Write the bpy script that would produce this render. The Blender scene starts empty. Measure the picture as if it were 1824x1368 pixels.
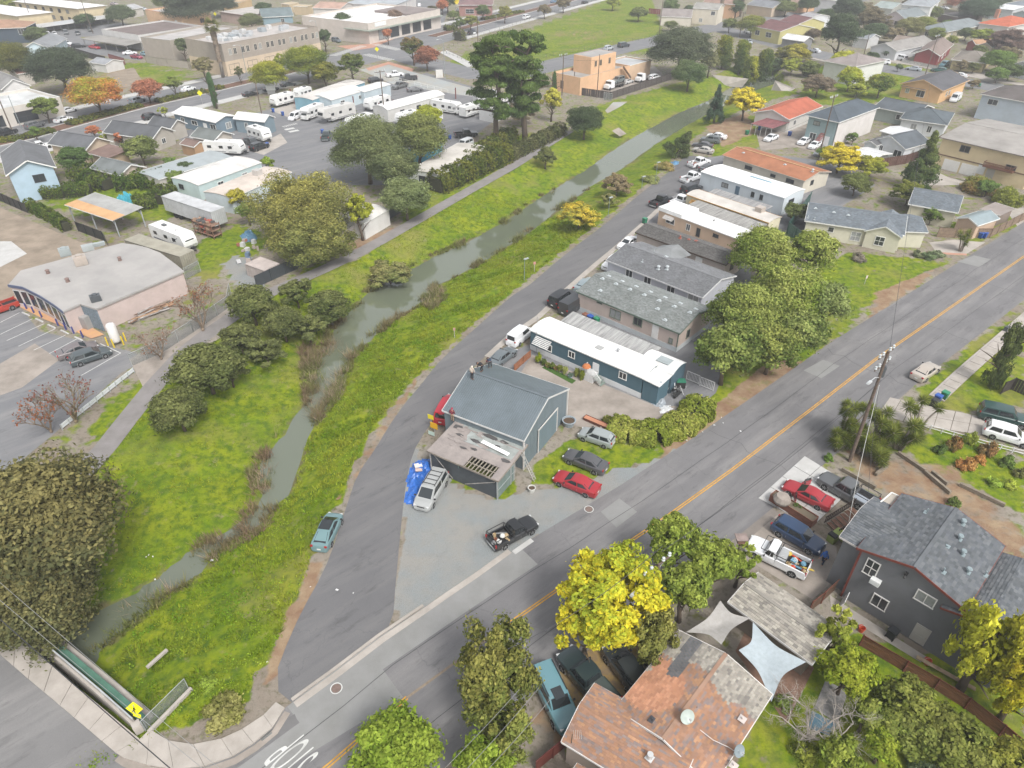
import bpy,bmesh,math,random
import numpy as np
from mathutils import Vector as Vc,Matrix as Mx
RO='round';LO='loose';GA='gable';SE='sedan';HO='house';ME='metal';WO='wood';PU='pickup';TR='tree';PO='post';BO='board';MH='mobile_home';MO='mobile home';PL='plastic';FR='flatroof';LS='large_suv';DV='default_value';SCL='Scale';STR='Strength';FAC='Factor';CLR='Color';OBJ='Object';FE='fence';WI='window';SU='stucco';FA='fascia'
En=enumerate;OO=(0,0,0)
random.seed(7);RNG=np.random.default_rng(7)
SC=bpy.context.scene
COL=SC.collection
R=math.radians
# camera, light, exposure
CAM_H,PITCH,FPX=49.,R(36.),1216.
cam_d=bpy.data.cameras.new('camera');cam=bpy.data.objects.new('camera',cam_d);COL.objects.link(cam)
cam.location=(0,0,CAM_H);cam.rotation_euler=(math.pi/2-PITCH,0,0)
cam_d.sensor_width=36.;cam_d.lens=36.*FPX/1824.;cam_d.clip_start=.5;cam_d.clip_end=6000
SC.camera=cam
HAZE=.0006
SUN_EL,SUN_AZ=R(52),R(150)
world=bpy.data.worlds.new('World');SC.world=world;world.use_nodes=True
wn=world.node_tree.nodes;wl=world.node_tree.links;wn.clear()
sky=wn.new('ShaderNodeTexSky');sky.sky_type='NISHITA';sky.sun_disc=False
sky.sun_elevation=SUN_EL;sky.sun_rotation=SUN_AZ;sky.dust_density=4.;sky.air_density=1.
hs=wn.new('ShaderNodeHueSaturation');hs.inputs['Saturation'].default_value=.22
bg=wn.new('ShaderNodeBackground');bg.inputs[STR].default_value=.15
wo=wn.new('ShaderNodeOutputWorld')
wl.new(sky.outputs[0],hs.inputs[CLR]);wl.new(hs.outputs[0],bg.inputs[CLR]);wl.new(bg.outputs[0],wo.inputs['Surface'])
sun_d=bpy.data.lights.new('sun','SUN');sun_d.energy=1.5;sun_d.angle=R(14);sun_d.color=(1.,.97,.92)
sun=bpy.data.objects.new('sun',sun_d);COL.objects.link(sun)
sun.rotation_euler=(math.pi/2-SUN_EL,0,math.pi-SUN_AZ)
vs=SC.view_settings;vs.view_transform='Standard';vs.look='None';vs.gamma=1.;vs.use_curve_mapping=False;vs.exposure=.74
SC.cycles.max_bounces=5;SC.cycles.diffuse_bounces=2;SC.cycles.glossy_bounces=2;SC.cycles.transmission_bounces=2
SC.cycles.transparent_max_bounces=6;SC.cycles.volume_bounces=0;SC.cycles.use_denoising=True
# helpers
def P(x,y,z=.0):
 "the point at height z of the place that the photograph shows at pixel x, y (a survey of the site from one picture)"
 u=(x-912.)/FPX;v=(y-684.)/FPX
 d=Vc((u,math.cos(PITCH)-v*math.sin(PITCH),-math.sin(PITCH)-v*math.cos(PITCH)))
 t=(z-CAM_H)/d.z
 return Vc((0,0,CAM_H))+d*t
def PP(pts,z=.0):return[P(a,b,z)for a,b in pts]
def HT(base,top):
 "height of a vertical thing from the pixels of its foot and its top"
 b=P(*base);u=(top[0]-912.)/FPX;v=(top[1]-684.)/FPX
 d=Vc((u,math.cos(PITCH)-v*math.sin(PITCH),-math.sin(PITCH)-v*math.cos(PITCH)))
 return CAM_H+d.z*(b.y/d.y)
MATS={}
def mat(name,col,rough=.8,var=.0,scale=1.,col2=None,bump=.0,bscale=None,metal=.0,objcol=False,attr=False,spec=.3,streak=None,detail=5.,coat=.0):
 "procedural surface: a base colour, a noise-driven second colour, fine relief"
 if name in MATS:return MATS[name]
 m=bpy.data.materials.new(name);m.use_nodes=True;N=m.node_tree.nodes;L=m.node_tree.links
 b=N['Principled BSDF'];b.inputs['Roughness'].default_value=rough;b.inputs['Metallic'].default_value=metal
 b.inputs['Specular IOR Level'].default_value=spec
 if coat:b.inputs['Coat Weight'].default_value=coat;b.inputs['Coat Roughness'].default_value=.08
 tc=N.new('ShaderNodeTexCoord');src=tc.outputs[OBJ]
 if streak:
  mp=N.new('ShaderNodeMapping');mp.inputs[SCL].default_value=streak;L.new(src,mp.inputs['Vector']);src=mp.outputs[0]
 c4=(*col,1.)
 if objcol:
  oi=N.new('ShaderNodeObjectInfo');base=oi.outputs[CLR]
 elif attr:
  at=N.new('ShaderNodeAttribute');at.attribute_name='Col';base=at.outputs[CLR]
 else:
  rgb=N.new('ShaderNodeRGB');rgb.outputs[0].default_value=c4;base=rgb.outputs[0]
 if var>0 or col2:
  nz=N.new('ShaderNodeTexNoise');nz.inputs[SCL].default_value=scale;nz.inputs['Detail'].default_value=detail;nz.inputs['Roughness'].default_value=.65
  L.new(src,nz.inputs['Vector'])
  mr=N.new('ShaderNodeMapRange');mr.inputs['From Min'].default_value=.36;mr.inputs['From Max'].default_value=.66
  L.new(nz.outputs['Fac'],mr.inputs['Value'])
  mx=N.new('ShaderNodeMix');mx.data_type='RGBA'
  if col2:
   L.new(base,mx.inputs['A']);mx.inputs['B'].default_value=(*col2,1.)
  else:
   mul=N.new('ShaderNodeMix');mul.data_type='RGBA';mul.blend_type='MULTIPLY';mul.inputs[FAC].default_value=1.
   k=1.-var;L.new(base,mul.inputs['A']);mul.inputs['B'].default_value=(k,k,k*.98,1)
   L.new(base,mx.inputs['A']);L.new(mul.outputs['Result'],mx.inputs['B'])
  L.new(mr.outputs[0],mx.inputs[FAC]);base=mx.outputs['Result']
 L.new(base,b.inputs['Base Color'])
 if bump:
  n2=N.new('ShaderNodeTexNoise');n2.inputs[SCL].default_value=bscale or scale*6;n2.inputs['Detail'].default_value=4
  L.new(src,n2.inputs['Vector']);bp=N.new('ShaderNodeBump');bp.inputs[STR].default_value=bump;bp.inputs['Distance'].default_value=.05
  L.new(n2.outputs['Fac'],bp.inputs['Height']);L.new(bp.outputs[0],b.inputs['Normal'])
 MATS[name]=m;return m
def Cm(col,kind='paint'):
 "plain coloured surface with slight wear; kind picks the finish"
 key=kind+'_%02x%02x%02x'%tuple(int(max(0,min(1,c))*255)for c in col)
 if kind=='paint':return mat(key,col,.6,.14,.7,bump=.05,bscale=8)
 if kind==SU:return mat(key,col,.85,.13,.5,bump=.25,bscale=14)
 if kind=='siding':return mat(key,col,.6,.12,.6,streak=(1,1,.3))
 if kind==WO:return mat(key,col,.8,.45,1.2,bump=.3,bscale=9,streak=(1,1,4))
 if kind==ME:return mat(key,col,.4,.18,.5,metal=.25,spec=.5)
 if kind==FR:return mat(key,col,.75,.3,.22,bump=.15,bscale=3)
 if kind=='shingle':return mat(key,col,.9,.3,.35,bump=.4,bscale=16)
 if kind=='concrete':return mat(key,col,.9,.25,.5,bump=.2,bscale=8)
 if kind==PL:return mat(key,col,.4,.08,2.)
 if kind=='cloth':return mat(key,col,.9,.15,3.,bump=.2,bscale=20)
 raise KeyError(kind)
class MB:
 "collects faces (with a material slot each) and links them as ONE mesh object"
 def __init__(s):s.v=[];s.f=[];s.m=[];s.c=None
 def add(s,vs,fs,mi=0,M=None):
  o=len(s.v)
  s.v+=[tuple(M@Vc(p))if M is not None else tuple(p)for p in vs]
  s.f+=[tuple(i+o for i in f)for f in fs];s.m+=[mi]*len(fs);return s
 def box(s,c,d,mi=0,rz=.0,M=None,taper=1.):
  x,y,z=d[0]/2,d[1]/2,d[2]/2;t=taper
  vs=[(-x,-y,-z),(x,-y,-z),(x,y,-z),(-x,y,-z),(-x*t,-y*t,z),(x*t,-y*t,z),(x*t,y*t,z),(-x*t,y*t,z)]
  T=Mx.Translation(c)@Mx.Rotation(rz,4,'Z')
  if M is not None:T=M@T
  return s.add(vs,[(0,3,2,1),(4,5,6,7),(0,1,5,4),(1,2,6,5),(2,3,7,6),(3,0,4,7)],mi,T)
 def beam(s,a,b,w,h,mi=0):
  "a square bar from a to b, w wide and h deep"
  a=Vc(a);b=Vc(b);d=b-a;L=d.length
  if L<1e-6:return s
  x=d/L;up=Vc((0,0,1))if abs(x.z)<.95 else Vc((1,0,0))
  y=up.cross(x).normalized();z=x.cross(y)
  M=Mx(((x.x,y.x,z.x,(a.x+b.x)/2),(x.y,y.y,z.y,(a.y+b.y)/2),(x.z,y.z,z.z,(a.z+b.z)/2),(0,0,0,1)))
  return s.box(OO,(L,w,h),mi,M=M)
 def prism(s,poly,z0,z1,mi=0,side=None):
  n=len(poly);poly=[Vc((p[0],p[1],0))for p in poly]
  ar=sum(poly[i].x*poly[(i+1)%n].y-poly[(i+1)%n].x*poly[i].y for i in range(n))
  if ar<0:poly.reverse()
  vs=[(p.x,p.y,z0)for p in poly]+[(p.x,p.y,z1)for p in poly]
  o=len(s.v);s.v+=vs
  s.f.append(tuple(o+n+i for i in range(n)));s.m.append(mi)
  for i in range(n):
   j=(i+1)%n;s.f.append((o+i,o+j,o+n+j,o+n+i));s.m.append(mi if side is None else side)
  return s
 def sheet(s,poly,z,mi=0):
  n=len(poly);pts=[(p[0],p[1],z)for p in poly]
  ar=sum(pts[i][0]*pts[(i+1)%n][1]-pts[(i+1)%n][0]*pts[i][1]for i in range(n))
  if ar<0:pts.reverse()
  return s.add(pts,[tuple(range(n))],mi)
 def cyl(s,a,b,r0,r1=None,n=8,mi=0,cap=True):
  r1=r0 if r1 is None else r1;return s.tube([a,b],[r0,r1],n,mi,cap)
 def tube(s,pts,rs,n=6,mi=0,cap=True):
  pts=[Vc(p)for p in pts]
  if not hasattr(rs,'__len__'):rs=[rs]*len(pts)
  o=len(s.v);prev=None
  for i,p in En(pts):
   d=(pts[min(i+1,len(pts)-1)]-pts[max(i-1,0)]).normalized()
   u=Vc((0,0,1))if abs(d.z)<.9 else Vc((1,0,0))
   x=d.cross(u).normalized()if prev is None else(prev-d*prev.dot(d)).normalized()
   prev=x;y=d.cross(x)
   for k in range(n):
    a=2*math.pi*k/n;s.v.append(tuple(p+(x*math.cos(a)+y*math.sin(a))*rs[i]))
  for i in range(len(pts)-1):
   for k in range(n):
    q=(k+1)%n;s.f.append((o+i*n+k,o+(i+1)*n+k,o+(i+1)*n+q,o+i*n+q));s.m.append(mi)
  if cap:
   s.f.append(tuple(o+k for k in range(n)));s.m.append(mi)
   e=o+(len(pts)-1)*n;s.f.append(tuple(e+k for k in reversed(range(n))));s.m.append(mi)
  return s
 def lathe(s,prof,n=12,mi=0,c=OO):
  o=len(s.v)
  for r,z in prof:
   for k in range(n):
    a=2*math.pi*k/n;s.v.append((c[0]+r*math.cos(a),c[1]+r*math.sin(a),c[2]+z))
  for i in range(len(prof)-1):
   for k in range(n):
    q=(k+1)%n;s.f.append((o+i*n+k,o+i*n+q,o+(i+1)*n+q,o+(i+1)*n+k));s.m.append(mi)
  return s
 def mesh(s,name,mats,smooth=False):
  me=bpy.data.meshes.new(name);me.from_pydata(s.v,[],s.f)
  for m in(mats if isinstance(mats,(list,tuple))else[mats]):me.materials.append(m)
  if any(s.m):me.polygons.foreach_set('material_index',s.m)
  if smooth:me.polygons.foreach_set('use_smooth',[True]*len(s.f))
  me.update();return me
 def obj(s,name,mats,parent=None,smooth=False):return link(name,s.mesh(name,mats,smooth),parent)
def BX(n_,m_,p_,*a,**k):b=MB();b.box(*a,**k);return b.obj(n_,m_,p_)
def BM(n_,m_,p_,*a,**k):b=MB();b.beam(*a,**k);return b.obj(n_,m_,p_)
def CY(n_,m_,p_,*a,**k):b=MB();b.cyl(*a,**k);return b.obj(n_,m_,p_)
def LA(n_,m_,p_,*a,**k):b=MB();b.lathe(*a,**k);return b.obj(n_,m_,p_)
def TU(n_,m_,p_,*a,**k):b=MB();b.tube(*a,**k);return b.obj(n_,m_,p_)
def link(name,data,parent=None,loc=None,rz=None):
 o=bpy.data.objects.new(name,data);COL.objects.link(o)
 if parent is not None:o.parent=parent
 if loc is not None:o.location=loc
 if rz is not None:o.rotation_euler=(0,0,rz)
 return o
def tag(o,label=None,cat=None,group=None,kind=None):
 if label:o['label']=label
 if cat:o['category']=cat
 if group:o['group']=group
 if kind:o['kind']=kind
 return o
def Th(name,label,cat,loc=OO,rz=.0,group=None):
 return tag(link(name,None,None,loc,rz),label,cat,group)
def stuff_part(o):o['kind']='stuff';return o
def St(name,mb,mats):return tag(mb.obj(name,mats),kind='structure')
def kids(o):return[c for c in o.children]
def copy_tree(o,parent=None):
 c=o.copy();COL.objects.link(c);c.parent=parent
 for ch in list(o.children):copy_tree(ch,c)
 return c
def ang(a,b):return math.atan2(b.y-a.y,b.x-a.x)
# water's edge and bank lines (surveyed points)
WZ=-2.2
EAST_W=[(60,1290),(110,1240),(152,1201),(167,1163),(202,1131),(250,1096),(277,1068),(355,1019),(400,966),(456,939),(486,904),(513,881),(528,834),(543,781),(573,734),(603,684),(622,640),(646,616),(696,572),(751,537),(770,512),(791,502),(846,474),(881,452),(912,433),(944,412),(994,372),(1052,332),(1107,300),(1162,260),(1224,222),(1262,202),(1300,182),(1345,160),(1385,147)]
WEST_W=[(-60,1190),(20,1160),(75,1131),(100,1126),(155,1101),(190,1086),(238,1061),(297,1025),(324,999),(368,966),(418,940),(458,908),(474,880),(464,838),(474,812),(508,776),(546,716),(560,684),(570,640),(598,582),(646,534),(663,514),(693,494),(746,474),(781,454),(831,434),(881,407),(912,388),(957,357),(984,340),(1042,305),(1087,272),(1127,246),(1162,227),(1209,202),(1262,180),(1300,158),(1340,138),(1378,128)]
EAST_T=[(120,1400),(300,1300),(430,1255),(505,1120),(560,985),(600,900),(655,775),(720,690),(800,612),(880,545),(990,455),(1080,385),(1140,335),(1180,300),(1215,258),(1270,222),(1330,190),(1420,165)]
WEST_T=[(-200,1090),(-60,1010),(60,900),(130,840),(200,812),(245,750),(310,690),(375,612),(470,530),(560,490),(640,462),(735,402),(835,345),(915,297),(1010,240),(1090,196),(1180,168),(1262,140),(1310,118),(1370,105)]
water_poly=[(p.x,p.y)for p in PP(EAST_W,WZ)]+[(p.x,p.y)for p in reversed(PP(WEST_W,WZ))]
bank_poly=[(p.x,p.y)for p in PP(EAST_T)]+[(p.x,p.y)for p in reversed(PP(WEST_T))]
def inside(poly,X,Y):
 r=np.zeros(X.shape,bool);n=len(poly)
 for i in range(n):
  x0,y0=poly[i];x1,y1=poly[(i+1)%n]
  if y0==y1:continue
  c=((y0>Y)!=(y1>Y))&(X<(x1-x0)*(Y-y0)/(y1-y0)+x0);r^=c
 return r
def dist_line(pts,X,Y,closed=False):
 d=np.full(X.shape,1e9);n=len(pts)
 for i in range(n if closed else n-1):
  ax,ay=pts[i];bx,by=pts[(i+1)%n];ux,uy=bx-ax,by-ay
  t=np.clip(((X-ax)*ux+(Y-ay)*uy)/(ux*ux+uy*uy+1e-12),0,1)
  d=np.minimum(d,np.hypot(X-ax-t*ux,Y-ay-t*uy))
 return d
_ph=RNG.uniform(0,6.28,(24,));_fr=RNG.normal(0,1,(24,2))
def noise2(X,Y,s):
 "smooth random field, about -1..1, features near 1/s metres"
 r=0
 for i in range(24):r=r+np.sin((X*_fr[i,0]+Y*_fr[i,1])*s*2.2+_ph[i])
 return r/4.
def bank_fields(X,Y):
 inw=inside(water_poly,X,Y);inb=inside(bank_poly,X,Y)|inw
 dw=dist_line(water_poly,X,Y,True);dt=np.minimum(dist_line([(p.x,p.y)for p in PP(EAST_T)],X,Y),dist_line([(p.x,p.y)for p in PP(WEST_T)],X,Y))
 t=dt/(dt+dw+1e-6);t=t*t*(3-2*t)*.55+t*.45
 Z=np.where(inb,WZ*t,.0)
 Z=np.where(inw,WZ-np.minimum(.9,dw*.5),Z)
 Z=np.where(inb&~inw,Z+noise2(X,Y,.35)*.10*np.minimum(1,np.minimum(dt,dw)*.5),Z)
 return Z,inw,inb,dw,dt
def spaced(segs):
 out=[segs[0][0]]
 for a,b,s in segs:
  n=max(1,int(round((b-a)/s)));out+=list(np.linspace(a,b,n+1)[1:])
 return np.array(out)
gx=spaced([(-6000,-900,900),(-900,-300,60),(-300,-75,9),(-75,-30,1.2),(-30,40,.75),(40,110,1.2),(110,330,8),(330,900,60),(900,6000,900)])
gy=spaced([(-300,10,20),(10,110,.75),(110,190,1.1),(190,270,1.8),(270,500,10),(500,1000,50),(1000,7000,1000)])
GX,GY=np.meshgrid(gx,gy)
GZ,INW,INB,DW,DT=bank_fields(GX,GY)
grassy=np.where(INB,1.,.0)+np.where(np.hypot(GX,GY)>60,.28,.10)
def poly_px(pts):return[(p.x,p.y)for p in PP(pts)]
GREEN=[[(800,110),(880,75),(990,35),(1080,0),(1160,0),(1170,25),(1185,70),(1180,85),(1120,95),(1060,105),(1010,122),(940,140),(880,150),(840,135)],[(1060,190),(1180,155),(1260,135),(1300,165),(1200,200),(1130,235),(1050,290),(1000,310),(980,290)],[(190,130),(250,112),(300,122),(345,140),(300,150),(240,155)],[(355,430),(430,400),(470,420),(460,450),(400,470),(385,500),(350,490)],[(100,350),(260,300),(330,345),(300,395),(130,380)],[(1510,450),(1620,460),(1680,470),(1640,490),(1560,530),(1500,590),(1440,640),(1340,680),(1330,640),(1420,500)],[(1000,790),(1070,760),(1110,775),(1200,770),(1230,800),(1130,830),(1090,850),(1010,870),(940,860),(950,830)],[(760,830),(830,870),(900,890),(930,860),(860,830),(790,800)],[(1640,690),(1760,590),(1824,560),(1824,720),(1740,730),(1670,730)],[(1610,775),(1700,770),(1760,790),(1824,830),(1824,930),(1780,890),(1660,830),(1600,800)],[(1690,400),(1824,370),(1824,400),(1720,440)],[(1500,1130),(1700,1170),(1824,1250),(1824,1400),(1300,1400),(1350,1250)],[(1260,250),(1330,200),(1400,240),(1330,270),(1270,290)],[(1440,120),(1640,110),(1700,150),(1600,180),(1420,190)],[(700,300),(860,250),(1000,230),(830,340),(720,400)],[(440,560),(560,470),(620,470),(380,690),(200,800),(150,770),(300,620)],[(560,160),(600,150),(580,170)],[(1240,600),(1420,650),(1240,800),(1180,760)],]
for g in GREEN:
 m=inside(poly_px(g),GX,GY);grassy=np.where(m,np.maximum(grassy,.85),grassy)
dry=np.zeros_like(grassy)
DRY=[([(1330,690),(1440,650),(1330,740),(1230,810),(1170,830),(1180,790),(1250,730)],1.),([(1560,520),(1680,470),(1620,520),(1545,575)],1.),([(500,1130),(540,1010),(570,985),(575,1010),(505,1200),(470,1220)],1.),([(700,720),(760,650),(700,760),(640,850),(600,890)],.7),([(1255,225),(1330,200),(1350,235),(1290,262)],1.),([(190,130),(240,120),(250,150),(200,160)],1.),([(1500,800),(1700,830),(1824,950),(1824,1000),(1540,860)],.8),([(230,660),(390,560),(400,590),(280,680)],.4),([(960,1190),(1120,1130),(1150,1200),(1000,1330),(950,1290)],.9),([(985,50),(1100,55),(1060,75),(990,65)],.5),([(588,446),(600,440),(735,392),(835,336),(912,288),(1002,228),(1008,234),(915,297),(835,345),(735,402),(604,456)],.95),([(1380,640),(1440,640),(1350,715),(1250,775),(1240,745),(1300,700)],1.)]
for g,w in DRY:
 m=inside(poly_px(g),GX,GY);dry=np.where(m,np.maximum(dry,w),dry)
brown=np.where(INB&~INW,np.clip(1-DW/1.6,0,1),0)
me=bpy.data.meshes.new('ground');ny,nx=GX.shape
V=np.stack([GX,GY,GZ],-1).reshape(-1,3)
idx=np.arange(nx*ny).reshape(ny,nx)
Fq=np.stack([idx[:-1,:-1],idx[:-1,1:],idx[1:,1:],idx[1:,:-1]],-1).reshape(-1,4)
me.vertices.add(len(V));me.vertices.foreach_set('co',V.ravel())
me.loops.add(Fq.size);me.loops.foreach_set('vertex_index',Fq.ravel())
me.polygons.add(len(Fq));me.polygons.foreach_set('loop_start',np.arange(0,Fq.size,4));me.polygons.foreach_set('use_smooth',[True]*len(Fq))
me.update(calc_edges=True)
gravel=np.zeros_like(grassy)
for gpx in([(738,800),(730,838),(722,900),(714,960),(708,1030),(704,1072),(714,1096),(765,1080),(850,1028),(945,963),(1090,883),(1240,793),(1290,763),(1235,790),(1130,832),(1085,838),(1050,850),(1000,868),(945,868),(900,890),(840,880),(790,850),(765,830)],[(430,520),(395,470),(420,455),(450,460),(470,480),(480,500),(440,545)]):
 gravel=np.where(inside(poly_px(gpx),GX,GY),1.,gravel)
cb=me.attributes.new('Gravel','FLOAT','POINT');cb.data.foreach_set('value',gravel.ravel().astype(np.float32))
ca=me.attributes.new('Mask','FLOAT_COLOR','POINT')
ca.data.foreach_set('color',np.stack([grassy,dry,brown,np.where(INB,1.,.0)],-1).reshape(-1).astype(np.float32))
def ground_material():
 m=bpy.data.materials.new('ground_cover');m.use_nodes=True;N=m.node_tree.nodes;L=m.node_tree.links
 b=N['Principled BSDF'];b.inputs['Roughness'].default_value=.95;b.inputs['Specular IOR Level'].default_value=.1
 tc=N.new('ShaderNodeTexCoord');at=N.new('ShaderNodeAttribute');at.attribute_name='Mask'
 sp=N.new('ShaderNodeSeparateColor');L.new(at.outputs[CLR],sp.inputs[0])
 def nz(s,d=5.,r=.6):
  n=N.new('ShaderNodeTexNoise');n.inputs[SCL].default_value=s;n.inputs['Detail'].default_value=d;n.inputs['Roughness'].default_value=r
  L.new(tc.outputs[OBJ],n.inputs['Vector']);return n.outputs['Fac']
 def rng(v,a,b2,lo=.0,hi=1.):
  n=N.new('ShaderNodeMapRange');n.inputs['From Min'].default_value=a;n.inputs['From Max'].default_value=b2
  n.inputs['To Min'].default_value=lo;n.inputs['To Max'].default_value=hi;L.new(v,n.inputs['Value']);return n.outputs[0]
 def mix(f,A,B):
  n=N.new('ShaderNodeMix');n.data_type='RGBA'
  for k,v in((FAC,f),('A',A),('B',B)):
   if isinstance(v,tuple):n.inputs[k].default_value=(*v,1)
   elif isinstance(v,float):n.inputs[k].default_value=v
   else:L.new(v,n.inputs[k])
  return n.outputs['Result']
 def op(o,a,b2):
  n=N.new('ShaderNodeMath');n.operation=o
  for i,v in En((a,b2)):
   if isinstance(v,float):n.inputs[i].default_value=v
   else:L.new(v,n.inputs[i])
  return n.outputs[0]
 g=mix(rng(nz(.22),.38,.62),(.128,.192,.009),(.215,.248,.014))
 g=mix(rng(nz(1.1),.42,.66),g,(.062,.112,.012))
 g=mix(rng(nz(.09),.50,.66,0,.7),g,(.215,.195,.06));g=mix(rng(nz(.75,6.,.75),.57,.70,0,.75),g,(.235,.20,.115));g=mix(rng(nz(2.6,5.,.7),.56,.72,0,.6),g,(.045,.082,.012))
 soil=mix(rng(nz(.15),.35,.65),(.20,.165,.13),(.27,.245,.21))
 soil=mix(rng(nz(1.6),.5,.7),soil,(.12,.11,.07))
 dryc=mix(rng(nz(.5),.35,.65),(.30,.225,.145),(.205,.125,.08))
 edge=op('MULTIPLY',op('SUBTRACT',nz(.6,6.),.5),2.4)
 gf=rng(op('ADD',sp.outputs[0],edge),.3,.6)
 c=mix(gf,soil,g)
 df=rng(op('ADD',sp.outputs[1],edge),.45,.85);c=mix(df,c,dryc)
 bf=rng(op('ADD',sp.outputs[2],edge),.4,.95,0,.85);c=mix(bf,c,(.125,.105,.062))
 ag=N.new('ShaderNodeAttribute');ag.attribute_name='Gravel'
 gv=mix(rng(nz(.28,6.),.38,.62),(.160,.178,.180),(.225,.20,.165));gv=mix(rng(nz(.7,7.,.7),.52,.70,0,.8),gv,(.14,.13,.12));gv=mix(rng(nz(14.,3.,.8),.35,.68),gv,(.285,.30,.30));gv=mix(rng(nz(9.,4.,.8),.58,.72,0,.8),gv,(.11,.11,.105))
 c=mix(rng(op('ADD',ag.outputs['Fac'],op('MULTIPLY',edge,.55)),.42,.62),c,gv)
 L.new(c,b.inputs['Base Color'])
 bp=N.new('ShaderNodeBump');bp.inputs[STR].default_value=.7;bp.inputs['Distance'].default_value=.12
 L.new(nz(4.,6.,.7),bp.inputs['Height']);L.new(bp.outputs[0],b.inputs['Normal'])
 return m
me.materials.append(ground_material())
tag(link('ground',me),kind='structure')
wm=bpy.data.materials.new('creek_water');wm.use_nodes=True
b=wm.node_tree.nodes['Principled BSDF'];b.inputs['Base Color'].default_value=(.125,.142,.100,1);b.inputs['Roughness'].default_value=.035;b.inputs['IOR'].default_value=1.7
b.inputs['Specular IOR Level'].default_value=.9
n=wm.node_tree.nodes.new('ShaderNodeTexNoise');n.inputs[SCL].default_value=1.2;tcw=wm.node_tree.nodes.new('ShaderNodeTexCoord')
bp=wm.node_tree.nodes.new('ShaderNodeBump');bp.inputs[STR].default_value=.06;bp.inputs['Distance'].default_value=.05
wm.node_tree.links.new(tcw.outputs[OBJ],n.inputs['Vector']);wm.node_tree.links.new(n.outputs['Fac'],bp.inputs['Height']);wm.node_tree.links.new(bp.outputs[0],b.inputs['Normal'])
mb=MB();E_,W_=PP(EAST_W,WZ),PP(WEST_W,WZ)
def resample(pts,n):
 d=[.0]
 for a,b_ in zip(pts,pts[1:]):d.append(d[-1]+(b_-a).length)
 out=[]
 for t in np.linspace(0,d[-1],n):
  i=min(max(int(np.searchsorted(d,t))-1,0),len(pts)-2);k=(t-d[i])/max(1e-9,d[i+1]-d[i]);out.append(pts[i].lerp(pts[i+1],k))
 return out
ea,we=resample(E_,90),resample(W_,90)
for i in range(90):
 d=(ea[i]-we[i]).normalized()*.5;d.z=0
 mb.v+=[tuple(we[i]-d),tuple(ea[i]+d)]
for i in range(89):mb.f.append((2*i,2*i+1,2*i+3,2*i+2));mb.m.append(0)
St('creek_water',mb,wm)
# paving
def asphalt(name,c,c2,wear=(.30,.29,.28)):
 m=bpy.data.materials.new(name);m.use_nodes=True;N=m.node_tree.nodes;L=m.node_tree.links
 b=N['Principled BSDF'];b.inputs['Roughness'].default_value=.9;b.inputs['Specular IOR Level'].default_value=.2
 tc=N.new('ShaderNodeTexCoord')
 def nz(s,d=6.,st=None,rough=.65):
  n=N.new('ShaderNodeTexNoise');n.inputs[SCL].default_value=s;n.inputs['Detail'].default_value=d;n.inputs['Roughness'].default_value=rough
  if st:
   mp=N.new('ShaderNodeMapping');mp.vector_type='TEXTURE';mp.inputs['Rotation'].default_value=(0,0,st[0]);mp.inputs[SCL].default_value=st[1]
   L.new(tc.outputs[OBJ],mp.inputs['Vector']);L.new(mp.outputs[0],n.inputs['Vector'])
  else:L.new(tc.outputs[OBJ],n.inputs['Vector'])
  return n.outputs['Fac']
 def rng(v,a,b2,lo=.0,hi=1.):
  n=N.new('ShaderNodeMapRange');n.inputs['From Min'].default_value=a;n.inputs['From Max'].default_value=b2
  n.inputs['To Min'].default_value=lo;n.inputs['To Max'].default_value=hi;L.new(v,n.inputs['Value']);return n.outputs[0]
 def mix(f,A,B):
  n=N.new('ShaderNodeMix');n.data_type='RGBA';L.new(f,n.inputs[FAC])
  for k,v in(('A',A),('B',B)):
   if isinstance(v,tuple):n.inputs[k].default_value=(*v,1)
   else:L.new(v,n.inputs[k])
  return n.outputs['Result']
 base=mix(rng(nz(.13),.35,.65),c,c2)
 base=mix(rng(nz(.5,7.,(R(40),(8,1,1))),.46,.74,0,.65),base,wear)
 base=mix(rng(nz(.9,8.,(R(40),(4,1,1)),.75),.55,.72,0,.75),base,tuple(x*.5 for x in c))
 base=mix(rng(nz(25.,3.),.3,.7,.0,.35),base,tuple(x*.6 for x in c))
 vo=N.new('ShaderNodeTexVoronoi');vo.feature='DISTANCE_TO_EDGE';vo.inputs[SCL].default_value=.11
 wob=N.new('ShaderNodeTexNoise');wob.inputs[SCL].default_value=.8;wob.inputs['Detail'].default_value=4;L.new(tc.outputs[OBJ],wob.inputs['Vector'])
 ad=N.new('ShaderNodeVectorMath');ad.operation='MULTIPLY_ADD';ad.inputs[1].default_value=(2.2,2.2,0);L.new(wob.outputs[CLR],ad.inputs[0]);L.new(tc.outputs[OBJ],ad.inputs[2])
 L.new(ad.outputs[0],vo.inputs['Vector'])
 base=mix(rng(vo.outputs['Distance'],.0012,.0045,.28,.0),base,tuple(x*.5 for x in c))
 L.new(base,b.inputs['Base Color'])
 bp=N.new('ShaderNodeBump');bp.inputs[STR].default_value=.25;bp.inputs['Distance'].default_value=.02
 L.new(nz(18.,3.),bp.inputs['Height']);L.new(bp.outputs[0],b.inputs['Normal'])
 MATS[name]=m;return m
M_ROAD=asphalt('old_asphalt',(.148,.145,.148),(.188,.184,.187))
M_LANE=asphalt('fresh_asphalt',(.132,.131,.135),(.154,.152,.155),(.21,.205,.20))
M_LOT=asphalt('lot_asphalt',(.165,.168,.178),(.20,.20,.205))
M_PATCH=mat('patched_asphalt',(.24,.24,.235),.9,.15,.4,bump=.2,bscale=12)
M_PATCHD=mat('dark_patched_asphalt',(.155,.152,.152),.9,.15,.6,bump=.2,bscale=12)
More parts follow.
